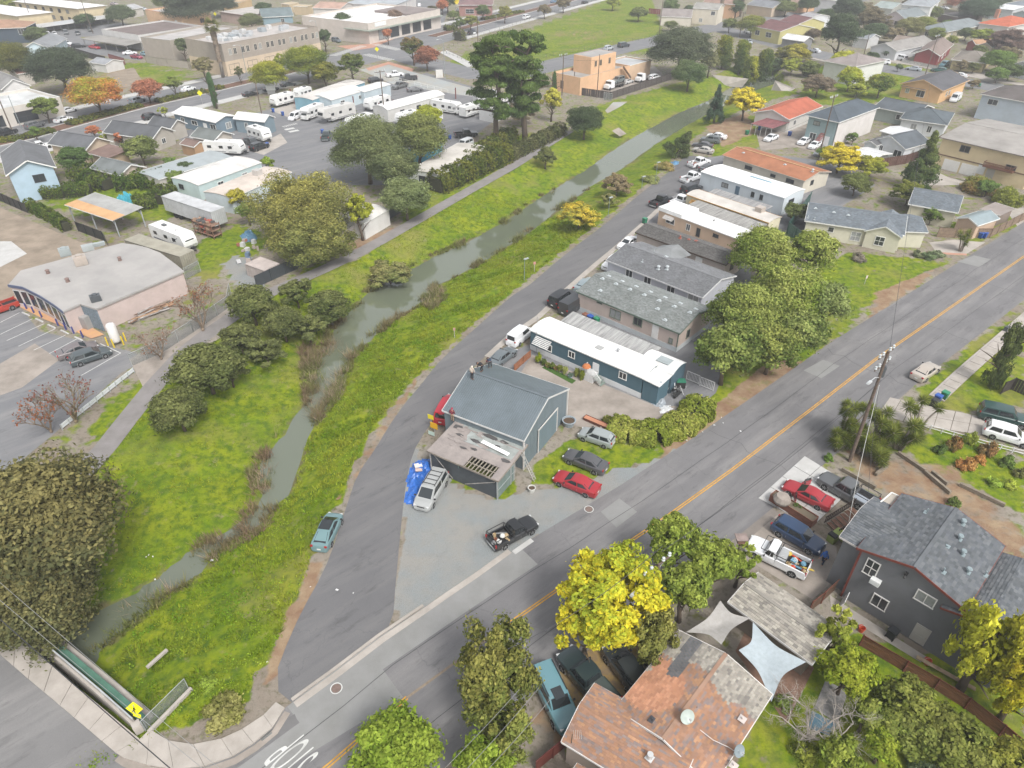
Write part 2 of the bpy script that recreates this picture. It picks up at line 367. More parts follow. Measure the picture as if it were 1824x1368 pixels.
M_CONC=mat('concrete',(.40,.365,.33),.9,.25,.5,bump=.2,bscale=9)
M_CONC2=mat('pale_concrete',(.47,.465,.455),.85,.15,.6,bump=.12,bscale=9)
M_CONCD=mat('stained_concrete',(.33,.29,.255),.9,.35,.35,bump=.2,bscale=6)
M_GRAV=mat('gravel',(.34,.345,.335),.95,.0,.18,col2=(.30,.27,.225),bump=.9,bscale=11)
M_GRAVB=mat('blue_gravel',(.305,.33,.335),.95,.0,.16,col2=(.34,.315,.265),bump=1.,bscale=10)
M_DIRT=mat('bare_dirt',(.30,.245,.19),.95,.35,.3,bump=.5,bscale=6)
M_MULCH=mat('bark_mulch',(.17,.095,.065),.95,.4,1.5,bump=.8,bscale=8)
M_BRICKP=mat('brick_paving',(.46,.255,.185),.9,.2,.8)
M_WHITE=mat('white_road_paint',(.62,.62,.60),.7,.35,2.5)
M_YEL=mat('yellow_road_paint',(.62,.33,.045),.7,.35,2.)
M_SEAL=mat('crack_sealant',(.06,.06,.062),.6,.3,2.)
M_PATH=mat('path_asphalt',(.235,.22,.215),.9,.22,.5,bump=.2,bscale=12)
def Ar(name,pts,z,m):
 mb=MB();mb.sheet(PP(pts),z);return St(name,mb,m)
def Sp(name,pts,w,z,m,h=None,world=False):
 "a band w wide along a surveyed line"
 q=pts if world else PP(pts);mb=MB();n=len(q);Ls=[]
 for i in range(n):
  d=(q[min(i+1,n-1)]-q[max(i-1,0)]);d.z=0;d.normalize();nn=Vc((-d.y,d.x,0))*w/2;Ls.append((q[i]+nn,q[i]-nn))
 for i in range(n-1):
  a,b_=Ls[i];c,d=Ls[i+1]
  if h:mb.prism([a,b_,d,c],z,z+h)
  else:mb.add([(p.x,p.y,z)for p in(b_,d,c,a)],[(0,1,2,3)])
 return St(name,mb,m)
SHIFT=lambda pts,s:[p+Vc((-d.y,d.x,0))*s for p,d in zip(pts,[((pts[min(i+1,len(pts)-1)]-pts[max(i-1,0)]).normalized())for i in range(len(pts))])]
CL=PP([(430,1488),(590,1360),(725,1243),(880,1130),(1000,1046),(1180,926),(1300,840),(1440,733),(1560,640),(1700,543),(1824,457),(1990,345),(2200,200)])
Ar('trailer_park_asphalt',[(300,240),(500,190),(760,130),(860,160),(900,200),(820,260),(760,330),(600,330),(520,330),(430,300)],.012,M_LOT)
Ar('lot_asphalt',[(-250,610),(-150,480),(0,500),(70,590),(230,625),(262,640),(215,665),(100,770),(-60,900),(-300,950)],.012,M_LOT)
Ar('shop_yard',[(230,640),(400,545),(430,520),(395,600),(255,690)],.014,M_CONCD)
Ar('dirt_lot',[(-200,300),(0,370),(140,430),(180,440),(60,510),(-20,560),(-260,640)],.013,M_DIRT)
Ar('home_park_asphalt',[(975,600),(1150,398),(1228,280),(1265,280),(1330,270),(1500,290),(1560,330),(1400,430),(1345,420),(1330,560),(1275,700),(1250,720),(1160,735),(1000,725),(920,690),(880,640)],.010,M_LOT)
Ar('patio_concrete',[(905,700),(948,632),(1170,724),(1240,722),(1225,760),(1100,780),(1030,760)],.016,M_CONCD)
LANE_L=[(496,1232),(491,1200),(520,1125),(553,1060),(573,1026),(591,984),(616,906),(636,846),(668,801),(696,754),(721,719),(751,684),(778,649),(816,612),(856,577),(881,554),(912,527),(944,507),(994,464),(1032,434),(1087,392),(1124,359),(1147,340),(1187,310),(1222,277)]
LANE_R=[(526,1256),(681,1136),(700,1115),(702,1071),(706,1026),(716,921),(723,859),(733,816),(743,791),(763,761),(790,722),(828,668),(868,632),(905,600),(960,562),(1012,514),(1060,472),(1094,444),(1142,402),(1172,374),(1215,335),(1245,300),(1262,280)]
mb=MB();a=resample(PP(LANE_L),70);b_=resample(PP(LANE_R),70)
for i in range(70):mb.v+=[(a[i].x,a[i].y,.020),(b_[i].x,b_[i].y,.020)]
for i in range(69):mb.f.append((2*i,2*i+1,2*i+3,2*i+2));mb.m.append(0)
St('lane',mb,M_LANE)
Sp('road',CL,11.6,.022,M_ROAD,world=True)
left_edge=SHIFT(CL,5.6)
Sp('road_shoulder',SHIFT(CL[1:5],4.45),2.6,.030,M_PATCH,world=True)
Ar('road_patch',[(680,1190),(718,1242),(470,1392),(380,1400),(530,1290)],.026,M_PATCH)
Ar('road_patch',[(1070,912),(1103,888),(1135,912),(1098,940)],.034,M_PATCH)
Ar('road_patch',[(1431,660),(1466,641),(1496,652),(1463,674)],.026,M_PATCH)
Ar('road_patch',[(1705,466),(1735,455),(1764,462),(1745,476)],.026,M_PATCH)
Ar('road_patch',[(525,1272),(532,1289),(480,1325),(440,1345),(470,1305)],.034,M_PATCHD)
for off in(.11,-.11):
 Sp('yellow_centre_line',SHIFT(CL[1:3],off)if False else[q.lerp(r,.02)for q,r in zip(SHIFT(CL[0:3],off),SHIFT(CL[0:3],off))],.11,.040,M_YEL,world=True)
 seg=SHIFT(CL[3:],off);Sp('yellow_centre_line',seg,.11,.040,M_YEL,world=True)
faint=mat('worn_yellow_paint',(.27,.215,.16),.8,.3,2.)
Sp('worn_centre_line',CL[2:4],.2,.034,faint,world=True)
for i,(t,w)in En([(.155,.05),(.21,.04),(.30,.06),(.36,.045),(.43,.05),(.5,.06),(.56,.04),(.63,.05),(.7,.05),(.78,.05)]):
 q=resample(CL,200);k=int(t*199);a,d=q[k],(q[k+1]-q[k]).normalized();nn=Vc((-d.y,d.x,0));Sp('crack_seal',[a+nn*(5.4-10.8*j/9)+d*random.uniform(-.5,.5)for j in range(10)][(0 if i%3 else 4):],w,.036,M_SEAL,world=True)
for off in(2.9,-2.7):q=resample(SHIFT(CL,off),60);Sp('crack_seal',[v+Vc((random.uniform(-.12,.12),random.uniform(-.12,.12),0))for v in q],.05,.036,M_SEAL,world=True)
gut=PP([(526,1256),(600,1202),(681,1140),(760,1086),(800,1058),(850,1024),(908,982)])
Sp('gutter',gut,.55,.044,M_CONC,world=True)
Sp('kerb',SHIFT(gut[:4],.52),.24,.0,M_CONC,h=.13,world=True)
Sp('gutter',PP([(915,985),(948,962)]),.5,.044,M_CONC2,world=True)
Sp('lane_gutter',PP([(868,636),(905,602),(960,564),(1012,514),(1060,472),(1094,444),(1142,402),(1172,374),(1192,354)]),.9,.030,M_CONC,world=True)
Sp('footpath',[(90,905),(140,850),(188,797),(226,748),(277,684),(330,626),(362,600),(420,560),(480,522),(530,500),(576,480),(630,455),(680,428),(731,399),(831,342),(912,297),(1012,234)],2.6,.018,M_PATH)
Ar('gravel_turnout',[(1078,197),(1092,182),(1118,181),(1105,190),(1082,202)],.018,M_GRAV)
# buildings
WHITE=(.72,.72,.70);DKG=(.055,.06,.065)
M_GLASS=mat('window_glass',(.035,.04,.045),.08,.0,spec=.8)
M_CURT=mat('curtained_glass',(.30,.31,.31),.15,.25,3.,spec=.8)
_wm={}
def win_mesh(w,h,col,bars=1):
 k=(round(w,2),round(h,2),col,bars)
 if k not in _wm:
  f=MB();t=.085
  f.box((0,-.03,h/2-t/2),(w,.09,t));f.box((0,-.035,-h/2+t/2),(w+.06,.10,t))
  for sx in(-1,1):f.box((sx*(w/2-t/2),-.03,0),(t,.09,h-2*t))
  if bars>=1 and w>.5:f.box((0,-.03,0),(t*.7,.07,h-2*t))
  if bars>=2:f.box((0,-.031,0),(w-2*t,.06,t*.6))
  p=MB();p.box((0,.0,0),(w-2*t,.05,h-2*t))
  _wm[k]=(f.mesh('window_frame',Cm(col)),p.mesh('window_pane',M_GLASS),p.mesh('window_pane',M_CURT))
 return _wm[k]
_dm={}
def door_mesh(w,h,col):
 k=(w,h,col)
 if k not in _dm:
  d=MB();d.box((0,-.02,0),(w,.08,h));
  for sz in(.25,-.22):d.box((0,-.065,sz*h),(w*.62,.02,h*.3))
  hd=MB();hd.cyl((w*.38,-.06,0),(w*.38,-.12,0),.035,n=6);_dm[k]=(d.mesh('door',Cm(col)),hd.mesh('door_handle',Cm((.35,.3,.2),ME)))
 return _dm[k]
def place_on(root,side,s,z,L,W,out=.0):
 "point and heading on a wall: side f(ront) r(ight) b(ack) l(eft), s metres from that wall's left end seen from outside"
 if side=='f':return Vc((-L/2+s,-W/2-out,z)),.0
 if side=='b':return Vc((L/2-s,W/2+out,z)),math.pi
 if side=='r':return Vc((L/2+out,-W/2+s,z)),math.pi/2
 return Vc((-L/2-out,W/2-s,z)),-math.pi/2
def put_windows(root,L,W,wins,tcol=WHITE):
 for i,wdef in En(wins):
  side,s,z,w,h=wdef[:5];kind=wdef[5]if len(wdef)>5 else ''
  if side in 'FRL':
   q0,rz0=place_on(root,side.lower(),0,0,L,W);n_=Vc((math.sin(rz0),-math.cos(rz0),0));T_=root.matrix_basis
   inv_=T_.inverted();o_=inv_@Vc((0,0,CAM_H));d_=(inv_@P(s,z))-o_;o_=o_+d_*((q0-o_).dot(n_)/d_.dot(n_))
   side=side.lower();s=abs((o_-q0).dot(Vc((math.cos(rz0),math.sin(rz0),0))));z=max(o_.z,h/2+.05)
   if kind[:1]=='d':z=max(h/2+.04,min(z,h/2+.9))
  if s+w/2>(L if side in 'fb' else W)-.05 or s<w/2:continue
  p,rz=place_on(root,side,s,z,L,W)
  if kind.startswith('d'):
   dm,hm=door_mesh(w,h,{'d':(.70,.71,.72),'dw':(.75,.74,.72),'db':(.16,.10,.07),'dg':(.42,.40,.37),'dt':(.10,.16,.22)}[kind])
   d=link('door',dm,root,p,rz)
   if h<2.4 and w<1.4:link('door_handle',hm,d)
  else:
   col={'g':(.16,.19,.15),'k':(.06,.06,.06),'r':(.30,.075,.06),'t':(.62,.58,.50)}.get(kind[:1],tcol)
   fm,pm,pc=win_mesh(w,h,col,2 if 'x' in kind else(0 if 'n' in kind else 1))
   f=link(WI,fm,root,p,rz);link('window_pane',pc if(i*7+int(L*10))%5==0 or 'c' in kind else pm,f)
TAB_PAL={'grey':[(.115,.125,.135),(.135,.145,.155),(.155,.165,.175),(.10,.11,.12),(.125,.135,.15)],'slate':[(.15,.175,.20),(.17,.195,.22),(.19,.215,.24),(.165,.185,.205)],'green':[(.21,.23,.225),(.24,.255,.25),(.265,.28,.275),(.19,.205,.20)],'plain':[(.17,.175,.185),(.195,.20,.21),(.215,.22,.23),(.185,.19,.20)],'brown':[(.12,.115,.11),(.14,.135,.13),(.165,.16,.155),(.11,.105,.10)],'rust':[(.36,.20,.125),(.42,.24,.14),(.33,.19,.13),(.30,.20,.16),(.26,.20,.18),(.235,.19,.18),(.35,.20,.13),(.30,.18,.13),(.32,.19,.13)],'tan':[(.36,.335,.29),(.31,.285,.25),(.22,.205,.185),(.39,.365,.315),(.28,.26,.23),(.34,.315,.275)],'salmon':[(.47,.235,.14),(.44,.22,.135),(.50,.26,.16),(.40,.20,.125)],'char':[(.12,.12,.125),(.14,.14,.145)]}
M_TAB=mat('roof_shingle',(.2,.2,.2),.92,.22,.5,attr=True,bump=.3,bscale=30)
def tab_roof(root,planes,pal,th=.17,tw=.27,pick=None,name='shingles'):
 "overlapping shingle tabs on roof planes given as (origin, u, v, outline in u,v): every tab its own faces, a lower edge that stands proud"
 if pal in('grey','tan','slate'):th,tw=.24,.36
 mb=MB();cols=[];rd=random.Random(len(pal)*31+int(th*100));table=TAB_PAL[pal]
 for o,u,v,poly in planes:
  n=u.cross(v).normalized();us=[p[0]for p in poly];v1=max(p[1]for p in poly);nr=int(v1/th)+1
  for r in range(nr):
   va=r*th;vb=min(va+th*1.02,v1);vm=va+th/2
   xs=[]
   for i in range(len(poly)):
    (a0,b0),(a1,b1)=poly[i],poly[(i+1)%len(poly)]
    if(b0<=vm)!=(b1<=vm):xs.append(a0+(a1-a0)*(vm-b0)/(b1-b0))
   if len(xs)<2:continue
   lo,hi=min(xs),max(xs);x=lo-(.5*tw if r%2 else .0)-rd.random()*.1;run=None;rl=0
   while x<hi-.02:
    x0=max(x,lo);x1=min(x+tw-.012,hi);x+=tw
    if x1-x0<.03:continue
    j=rd.uniform(.004,.02);lift=.034+j
    p0=o+u*x0+v*va;p1=o+u*x1+v*va;p2=o+u*x1+v*vb;p3=o+u*x0+v*vb
    mb.add([p0+n*lift,p1+n*lift,p2+n*.010,p3+n*.010,p0,p1],[(0,1,2,3),(4,5,1,0)])
    t=table
    if pick:t=TAB_PAL[pick(root.matrix_basis@((p0+p2)*.5))]
    if rl<=0:run=rd.choice(t);rl=rd.choice((1,1,2))if pal in('rust',)else 1
    rl-=1;c=run if run in t else rd.choice(t);k=rd.uniform(.9,1.1);cols+=[(c[0]*k,c[1]*k,c[2]*k,1)]*2
 ob=mb.obj(name,M_TAB,root);a=ob.data.attributes.new('Col','FLOAT_COLOR','FACE');a.data.foreach_set('color',np.array(cols,np.float32).ravel())
 return stuff_part(ob)
def rect(A,B,C,ze,adj='A',depth=None):
 a,b=P(*A,ze),P(*B,ze);d=(b-a);L=d.length;ux=d/L;uy=Vc((-ux.y,ux.x,0))
 if depth is None:W=(P(*C,ze)-(a if adj=='A' else b)).dot(uy)
 else:W=depth
 if W<0:a,b,ux,uy,W=b,a,-ux,-uy,-W
 c=(a+b)/2+uy*W/2;return Vc((c.x,c.y,0)),math.atan2(ux.y,ux.x),L,W
def Hs(name,label,cat,A,B,C,ze,roof=GA,rise=1.2,wall=(.5,.5,.5),rc=(.17,.18,.19),ridge='x',adj='B',depth=None,over=.4,wk=SU,rk='shingle',trim=WHITE,skirt=None,wins=(),auto=None,group=None,tabs=None,floor2=None,pick=None,tcol=None,storeys=1):
 c,rz,L,W=rect(A,B,C,ze,adj,depth)
 root=Th(name,label,cat,c,rz,group);root['L']=L;root['W']=W
 wl_,ww=L-2*over,W-2*over;mw=Cm(wall,wk);mr=Cm(rc,rk);mt=Cm(trim);t=.14
 flip=ridge=='y';X,Y=(W,L)if flip else(L,W);ox,oy=X-2*over,Y-2*over
 T=(lambda x,y,z:Vc((-y,x,z)))if flip else(lambda x,y,z:Vc((x,y,z)))
 body=MB();rf=MB();tr=MB();planes=[]
 sl=rise/(Y/2)
 if roof==GA:
  h0=ze+sl*over-t;h1=ze+rise-t-.02
  vs=[T(x,y,z)for x in(-ox/2,ox/2)for y,z in((-oy/2,0),(oy/2,0),(oy/2,h0),(0,h1),(-oy/2,h0))]
  body.add(vs,[(4,3,2,1,0),(5,6,7,8,9),(0,5,9,4),(2,7,6,1),(0,1,6,5)])
  for s in(-1,1):
   e,r=T(-X/2,s*Y/2,ze),T(-X/2,0,ze+rise);e2,r2=T(X/2,s*Y/2,ze),T(X/2,0,ze+rise);dn=Vc((0,0,-t))
   q=[e,e2,r2,r]if s<0 else[e2,e,r,r2]
   rf.add([*q,*[p+dn for p in q]],[(0,1,2,3),(7,6,5,4),(0,4,5,1),(1,5,6,2),(3,7,4,0),(2,6,7,3)])
   v=(q[3]-q[0]);u=(q[1]-q[0]);planes.append((q[0],u.normalized(),v.normalized(),[(0,0),(u.length,0),(u.length,v.length),(0,v.length)]))
   tr.beam(T(-X/2-.02,s*(Y/2+.025),ze-.09),T(X/2+.02,s*(Y/2+.025),ze-.09),.05,.19)
   for sx in(-1,1):tr.beam(T(sx*(X/2+.025),s*(Y/2+.05),ze-.09),T(sx*(X/2+.025),s*.03,ze+rise-.09),.05,.2)
  rf.beam(T(-X/2,0,ze+rise+.015),T(X/2,0,ze+rise+.015),.28,.05)
 elif roof=='hip':
  k=min(Y/2,X/2-.2);h0=ze-.03
  body.box((0,0,h0/2),(wl_,ww,h0))
  ev=[T(-X/2,-Y/2,ze),T(X/2,-Y/2,ze),T(X/2,Y/2,ze),T(-X/2,Y/2,ze)];r0,r1=T(-X/2+k,0,ze+rise),T(X/2-k,0,ze+rise);dn=Vc((0,0,-.12))
  rf.add([*ev,r0,r1,*[p+dn for p in ev]],[(0,1,5,4),(2,3,4,5),(1,2,5),(3,0,4),(9,8,7,6),(0,6,7,1),(1,7,8,2),(2,8,9,3),(3,9,6,0)])
  for q0,q1,ap in((ev[0],ev[1],(r0,r1)),(ev[2],ev[3],(r1,r0)),(ev[1],ev[2],(r1,r1)),(ev[3],ev[0],(r0,r0))):
   u=(q1-q0);un=u.normalized();w=ap[0]-q0;v=(w-un*w.dot(un));vn=v.normalized()
   planes.append((q0,un,vn,[(0,0),(u.length,0),((ap[1]-q0).dot(un),v.length),((ap[0]-q0).dot(un),v.length)]))
  for i in range(4):
   a_,b_=ev[i],ev[(i+1)%4];m_=(a_+b_)/2;m_.z=0;o_=m_.normalized()*.03
   tr.beam(a_+o_+Vc((0,0,-.08)),b_+o_+Vc((0,0,-.08)),.05,.17)
   rf.tube([a_,(r0,r1,r1,r0)[i]],.07,4)
  if(r1-r0).length>.3:rf.tube([r0,r1],.08,4)
 elif roof in('flat','arch'):
  n=1 if roof=='flat' else 8;top=[(-Y/2+Y*i/n,ze+(rise*(1-(2*i/n-1)**2)if n>1 else .0))for i in range(n+1)]
  if roof=='flat' and rise:top=[(-Y/2,ze),(Y/2,ze+rise)]
  m=len(top);body_t=[(max(-oy/2,min(oy/2,y)),z-.10)for y,z in top]
  pr=[(-oy/2,0)]+body_t+[(oy/2,0)];k=len(pr)
  body.add([T(x,y,z)for x in(-ox/2,ox/2)for y,z in pr],[tuple(range(k)),tuple(reversed(range(k,2*k)))]+[(i,i+k,(i+1)%k+k,(i+1)%k)for i in range(k)])
  pr=top+[(y,z-.09)for y,z in reversed(top)];k=len(pr)
  rf.add([T(x,y,z)for x in(-X/2,X/2)for y,z in pr],[tuple(range(k)),tuple(reversed(range(k,2*k)))]+[(i,i+k,(i+1)%k+k,(i+1)%k)for i in range(k)])
  for s,z in((-1,top[0][1]),(1,top[-1][1])):tr.beam(T(-X/2,s*(Y/2+.02),z-.06),T(X/2,s*(Y/2+.02),z-.06),.04,.16)
 elif roof=='parapet':
  pt,ph=.25,rise
  body.box((0,0,(ze-ph)/2),(L,W,ze-ph))
  for s in(-1,1):
   body.box((0,s*(W/2-pt/2),ze-ph/2),(L,pt,ph));body.box((s*(L/2-pt/2),0,ze-ph/2),(pt,W-2*pt,ph))
   tr.box((0,s*(W/2-pt/2),ze+.03),(L+.06,pt+.08,.06));tr.box((s*(L/2-pt/2),0,ze+.029),(pt+.08,W-2*pt-.1,.055))
  rf.box((0,0,ze-ph+.02),(L-2*pt-.02,W-2*pt-.02,.06));wl_,ww=L,W
 wo=body.obj('wall',mw,root);ro=rf.obj('roof',mr,root)
 if tr.f:tr.obj(FA,mt,ro)
 if tabs and planes:tab_roof(root,planes,tabs,pick=pick)
 if skirt:
  sk=MB();sk.box((0,0,.36),(wl_+.05,ww+.05,.72));sk.obj('skirting',Cm(skirt,'siding'),root)
 if floor2:
  fl=MB();fl.box((0,0,floor2/2),(wl_+.06,ww+.06,floor2));fl.obj('ground_storey',Cm((.56,.45,.33),SU),root)
 wins=list(wins)
 if auto:
  for side,n,z,w,h in auto:
   ln=wl_ if side in 'fb' else ww
   wins+=[(side,ln*(i+.5)/n,z,w,h)for i in range(n)]
 put_windows(root,wl_,ww,wins,tcol or trim)
 return root
def roof_vents(root,pts,ze,slope,W,kind='vent'):
 "small vents and pipes on a roof, at house-frame x, y"
 for x,y,k in pts:
  z=ze+slope*(W/2-abs(y));mb=MB()
  if k=='p':mb.cyl((0,0,-.1),(0,0,.45),.06,n=8);mb.box((0,0,.02),(.4,.4,.03));nm='vent_pipe'
  elif k=='c':mb.cyl((0,0,-.1),(0,0,.5),.16,n=10);mb.cyl((0,0,.5),(0,0,.62),.27,.2,10);mb.box((0,0,.04),(.6,.6,.03));nm='vent_cap'
  else:mb.box((0,0,.10),(.42,.42,.16),taper=.7);mb.box((0,0,.04),(.62,.62,.02));nm='roof_vent'
  o=mb.obj(nm,Cm((.52,.56,.58),ME),root);o.location=(x,y,z)
  # the metal barn and its open lean-to
Lb=Hs('barn','steel blue metal barn with a ribbed gable roof beside the curving lane','barn',(787.8,730.5),(933.5,785.4),(1022,695),4.1,GA,2.1,(.16,.195,.215),(.155,.182,.20),'x','B',over=.14,wk='siding',rk=ME,trim=(.55,.55,.54))
L,W=Lb['L'],Lb['W']
mb=MB();n=int(L/.24);hh=2.1/(W/2)
for i in range(n+1):
 x=-L/2+.1+(L-.2)*i/n
 for s in(-1,1):mb.beam((x,s*(W/2-.02),4.1+.02),(x,s*.12,6.2-.1*hh+.02),.045,.035)
stuff_part(mb.obj('roof_ribs',Cm((.18,.225,.25),ME),Lb))
mb=MB();n=int((W-.3)/.3)
for i in range(n+1):
 y=-W/2+.15+(W-.3)*i/n;top=4.+hh*(W/2-abs(y))-.15;mb.box((L/2-.13,y,top/2),(.03,.05,top))
mb.box((L/2-.12,-W/2+.17,2.),(.06,.1,4.));
stuff_part(mb.obj('wall_battens',Cm((.17,.215,.24),'siding'),Lb))
dr=MB();dr.box((L/2-.06,.2,1.55),(.09,4.2,3.1));d=dr.obj('sliding_door',Cm((.15,.20,.225),'siding'),Lb)
for c_,d_ in(((L/2,.2,3.2),(.07,4.5,.14)),((L/2,-1.97,1.6),(.07,.12,3.1)),((L/2,2.37,1.6),(.07,.12,3.1)),((L/2-.09,-W/2+.12,2.),(.14,.14,4.)),((L/2-.09,W/2-.12,2.),(.14,.14,4.))):
 tr=MB();tr.box(c_,d_);tr.obj('trim_board',Cm((.62,.60,.58)),Lb)
c,rz,L,W=rect((760,800.6),(887.5,855),(935,793),2.9,'B')
sh=Th('lean_to_shed','rundown lean-to shed with a torn flat roof against the barn','shed',c,rz)
mb=MB();mb.box((0,-W/2+.25,1.22),(L-.5,.08,2.44));mb.box((-L/2+.3,0,1.22),(.08,W-.6,2.44));mb.obj('wall',mat('tarred_wall',(.075,.085,.095),.8,.3,.6,bump=.2),sh)
hole_x0,hole_x1,hole_y1=L*.02,L*.40,-W*.5+1.6
M_OLDR=mat('torn_roofing',(.30,.265,.245),.95,.0,.55,col2=(.215,.19,.18),bump=.5,bscale=5)
roofm=MB();Z0,Z1=2.75,3.15
def zr(y):return Z0+(Z1-Z0)*(y+W/2)/W
def slab(x0,x1,y0,y1,mi=0,up=.0,t=.10):
 vs=[(x0,y0,zr(y0)+up),(x1,y0,zr(y0)+up),(x1,y1,zr(y1)+up),(x0,y1,zr(y1)+up)];vs+=[(a,b_,z-t)for a,b_,z in vs]
 roofm.add(vs,[(0,1,2,3),(7,6,5,4),(0,4,5,1),(1,5,6,2),(2,6,7,3),(3,7,4,0)],mi)
slab(-L/2,L/2,hole_y1,W/2);slab(-L/2,hole_x0,-W/2,hole_y1-.002);slab(hole_x1,L/2,-W/2,hole_y1-.002)
rd=random.Random(3)
for i in range(26):
 x=rd.uniform(-L/2+.4,L/2-.4);y=rd.uniform(-W/2+1.7,W/2-.8);s=rd.uniform(.2,.7);z=zr(y)+.02
 n_=6;ring=[(x+s*rd.uniform(.5,1)*math.cos(k*6.28/n_)*1.5,y+s*rd.uniform(.5,1)*math.sin(k*6.28/n_)*.6,zr(y+s*.5*math.sin(k*6.28/n_))+rd.uniform(.015,.09))for k in range(n_)]
 roofm.add(ring,[tuple(range(n_))],rd.choice((0,0,2)))
slab(-L*.22,L*.46,W*.02,W*.30,1,.03,.02);slab(-L*.36,L*.49,W*.33,W*.47,1,.02,.01)
ro=roofm.obj('roof',[M_OLDR,mat('bare_zinc',(.36,.385,.37),.6,.35,.8,metal=.2),mat('burnt_felt',(.09,.085,.085),.95,.3,2)],sh)
for i in range(8):
 mb=MB();x=hole_x0+(hole_x1-hole_x0)*(i+.3)/8;mb.beam((x,-W/2+.02,zr(-W/2)-.1),(x+.05,hole_y1+.1,zr(hole_y1)-.1),.07,.12);mb.obj('rafter',Cm((.36,.32,.26),WO),ro)
BM('rafter',Cm((.36,.32,.26),WO),ro,(hole_x0,-W/2+.8,zr(-W/2+.8)-.08),(hole_x1,-W/2+.8,zr(-W/2+.8)-.08),.07,.1)
mb=MB();mb.beam((-L/2,-W/2-.03,Z0-.07),(L/2,-W/2-.03,Z0-.07),.05,.2);mb.beam((L/2+.03,-W/2,Z0-.07),(L/2+.03,W/2,Z1-.07),.05,.18);mb.obj('edge_board',Cm((.30,.26,.22),WO),sh)
mb=MB();mb.beam((-L/2+.6,-W/2+.17,2.5),(-L*.16,-W/2+.17,.15),.03,.09);mb.beam((L*.02,-W/2+.17,.15),(L/2-.5,-W/2+.17,2.2),.03,.09);mb.obj('wind_brace',Cm((.42,.40,.38),WO),sh)
mb=MB()
for y0,y1 in((-W/2+.15,-W/2+2.6),(-W/2+2.75,.4)):
 mb.box((L/2-.25,(y0+y1)/2,1.15),(.05,y1-y0,2.2),0)
 for yy in(y0,y1):mb.box((L/2-.24,yy,1.2),(.10,.08,2.4),1)
 mb.box((L/2-.23,(y0+y1)/2,2.28),(.09,y1-y0,.08),1);mb.box((L/2-.23,(y0+y1)/2,1.2),(.09,y1-y0,.06),1)
mb.obj('gate_panel',[mat('dull_green_panel',(.17,.22,.21),.7,.25,1.),Cm((.42,.45,.46),ME)],sh)
for x_,y_ in((L/2-.25,-W/2+.2),(L/2-.25,.6),(-L/2+.25,-W/2+.2)):
 BM(PO,Cm((.45,.44,.42),WO),sh,(x_,y_,0),(x_,y_,2.65),.12,.12)
p=P(834,777,3.1);mb=MB();mb.box((0,0,.02),(3.4,.42,.05));mb.box((0,.19,.06),(3.4,.03,.05));o=tag(mb.obj('metal_trim_strip',Cm((.85,.85,.84))),'long white strip of flashing lying on the torn shed roof','flashing');o.location=P(882,798,3.19);o.rotation_euler=(.02,.0,rz-.1)
# the row of mobile homes along the lane
WT=(.80,.80,.79)
G='mobile homes in a row along the lane'
h=Hs(MH,'teal mobile home with a white roof and white skirting behind the barn',MO,(943,587),(1146,674),(977,563.5),3.,'arch',.35,(.075,.135,.17),WT,'x','A',over=.12,wk='siding',rk=FR,skirt=(.62,.63,.64),group=G,wins=[('F',972,617,2.,1.),('F',1018.3,631.6,1.,.95),('F',1061,659,.9,2.,'d'),('F',1109.5,669,1.1,1.)])
L,W=h['L'],h['W']
mb=MB();n=6
for i in range(n):
 z0=2.55-.8*i/n;mb.box((-L/2+2.4,-W/2-.12-1.*i/n,z0),(2.5,.2,.05))
mb.obj('awning',Cm((.70,.70,.69),ME),h)
BX('roof_hatch',Cm((.45,.45,.44),ME),h,(1.2,-.4,3.40),(.95,.7,.12));
mb=MB();mb.cyl(OO,(0,0,.4),.14,n=8);mb.cyl((0,0,.4),(0,0,.5),.22,.15,8);o=mb.obj('vent_cap',Cm((.35,.36,.37),ME),h);o.location=(3.4,.3,3.28)
mb=MB();mb.cyl((-L/2+1.3,-W/2-.1,.2),(-L/2+1.3,-W/2-.1,5.4),.03,n=5)
for k in range(4):mb.beam((-L/2+1.1+.12*k,-W/2-.5,5.3-.1*k),(-L/2+1.1+.12*k,-W/2+.3,5.3-.1*k),.02,.02)
mb.obj('antenna',Cm((.3,.3,.3),ME),h)
st=MB();st.box((1.55,-W/2-.55,.55),(1.5,1.1,1.1));st.obj('porch',Cm((.60,.60,.60),'siding'),h)
for k in range(4):
 BX('step',Cm((.20,.25,.22)),h,(2.5+.3*k,-W/2-.55,.9-.22*k-.05),(.31,1.,.06))
mb=MB();mb.beam((.8,-W/2-1.08,2.),(2.3,-W/2-1.08,2.),.06,.06);mb.beam((2.3,-W/2-1.08,2.),(3.5,-W/2-1.08,1.),.06,.06);mb.beam((.82,-W/2-1.08,2.),(.82,-W/2-.1,2.),.06,.06)
for k in range(9):mb.box((.9+.16*k,-W/2-1.08,1.55),(.04,.04,.9))
for k in range(8):mb.box((2.4+.14*k,-W/2-1.08,1.40-.115*k),(.04,.04,.95))
for k in range(6):mb.box((.82,-W/2-.9+.15*k,1.55),(.04,.04,.9))
mb.obj('railing',Cm((.72,.72,.71)),h)
mb=MB();w2=W*.62
mb.add([(L/2+a,-W/2+.1+b_,z)for a in(.0,2.)for b_,z in((0,0),(w2,0),(w2,2.62),(w2*.25,2.9),(0,2.72))],[(4,3,2,1,0),(5,6,7,8,9),(0,5,9,4),(2,7,6,1),(3,8,7,2),(4,9,8,3)]);mb.obj('end_room',Cm((.075,.135,.17),'siding'),h)
mb=MB();q=[(L/2-.15,-W/2-.1,2.98),(L/2+2.2,-W/2-.1,2.86),(L/2+2.2,-W/2+w2+.25,2.86),(L/2-.15,-W/2+w2+.25,3.)]
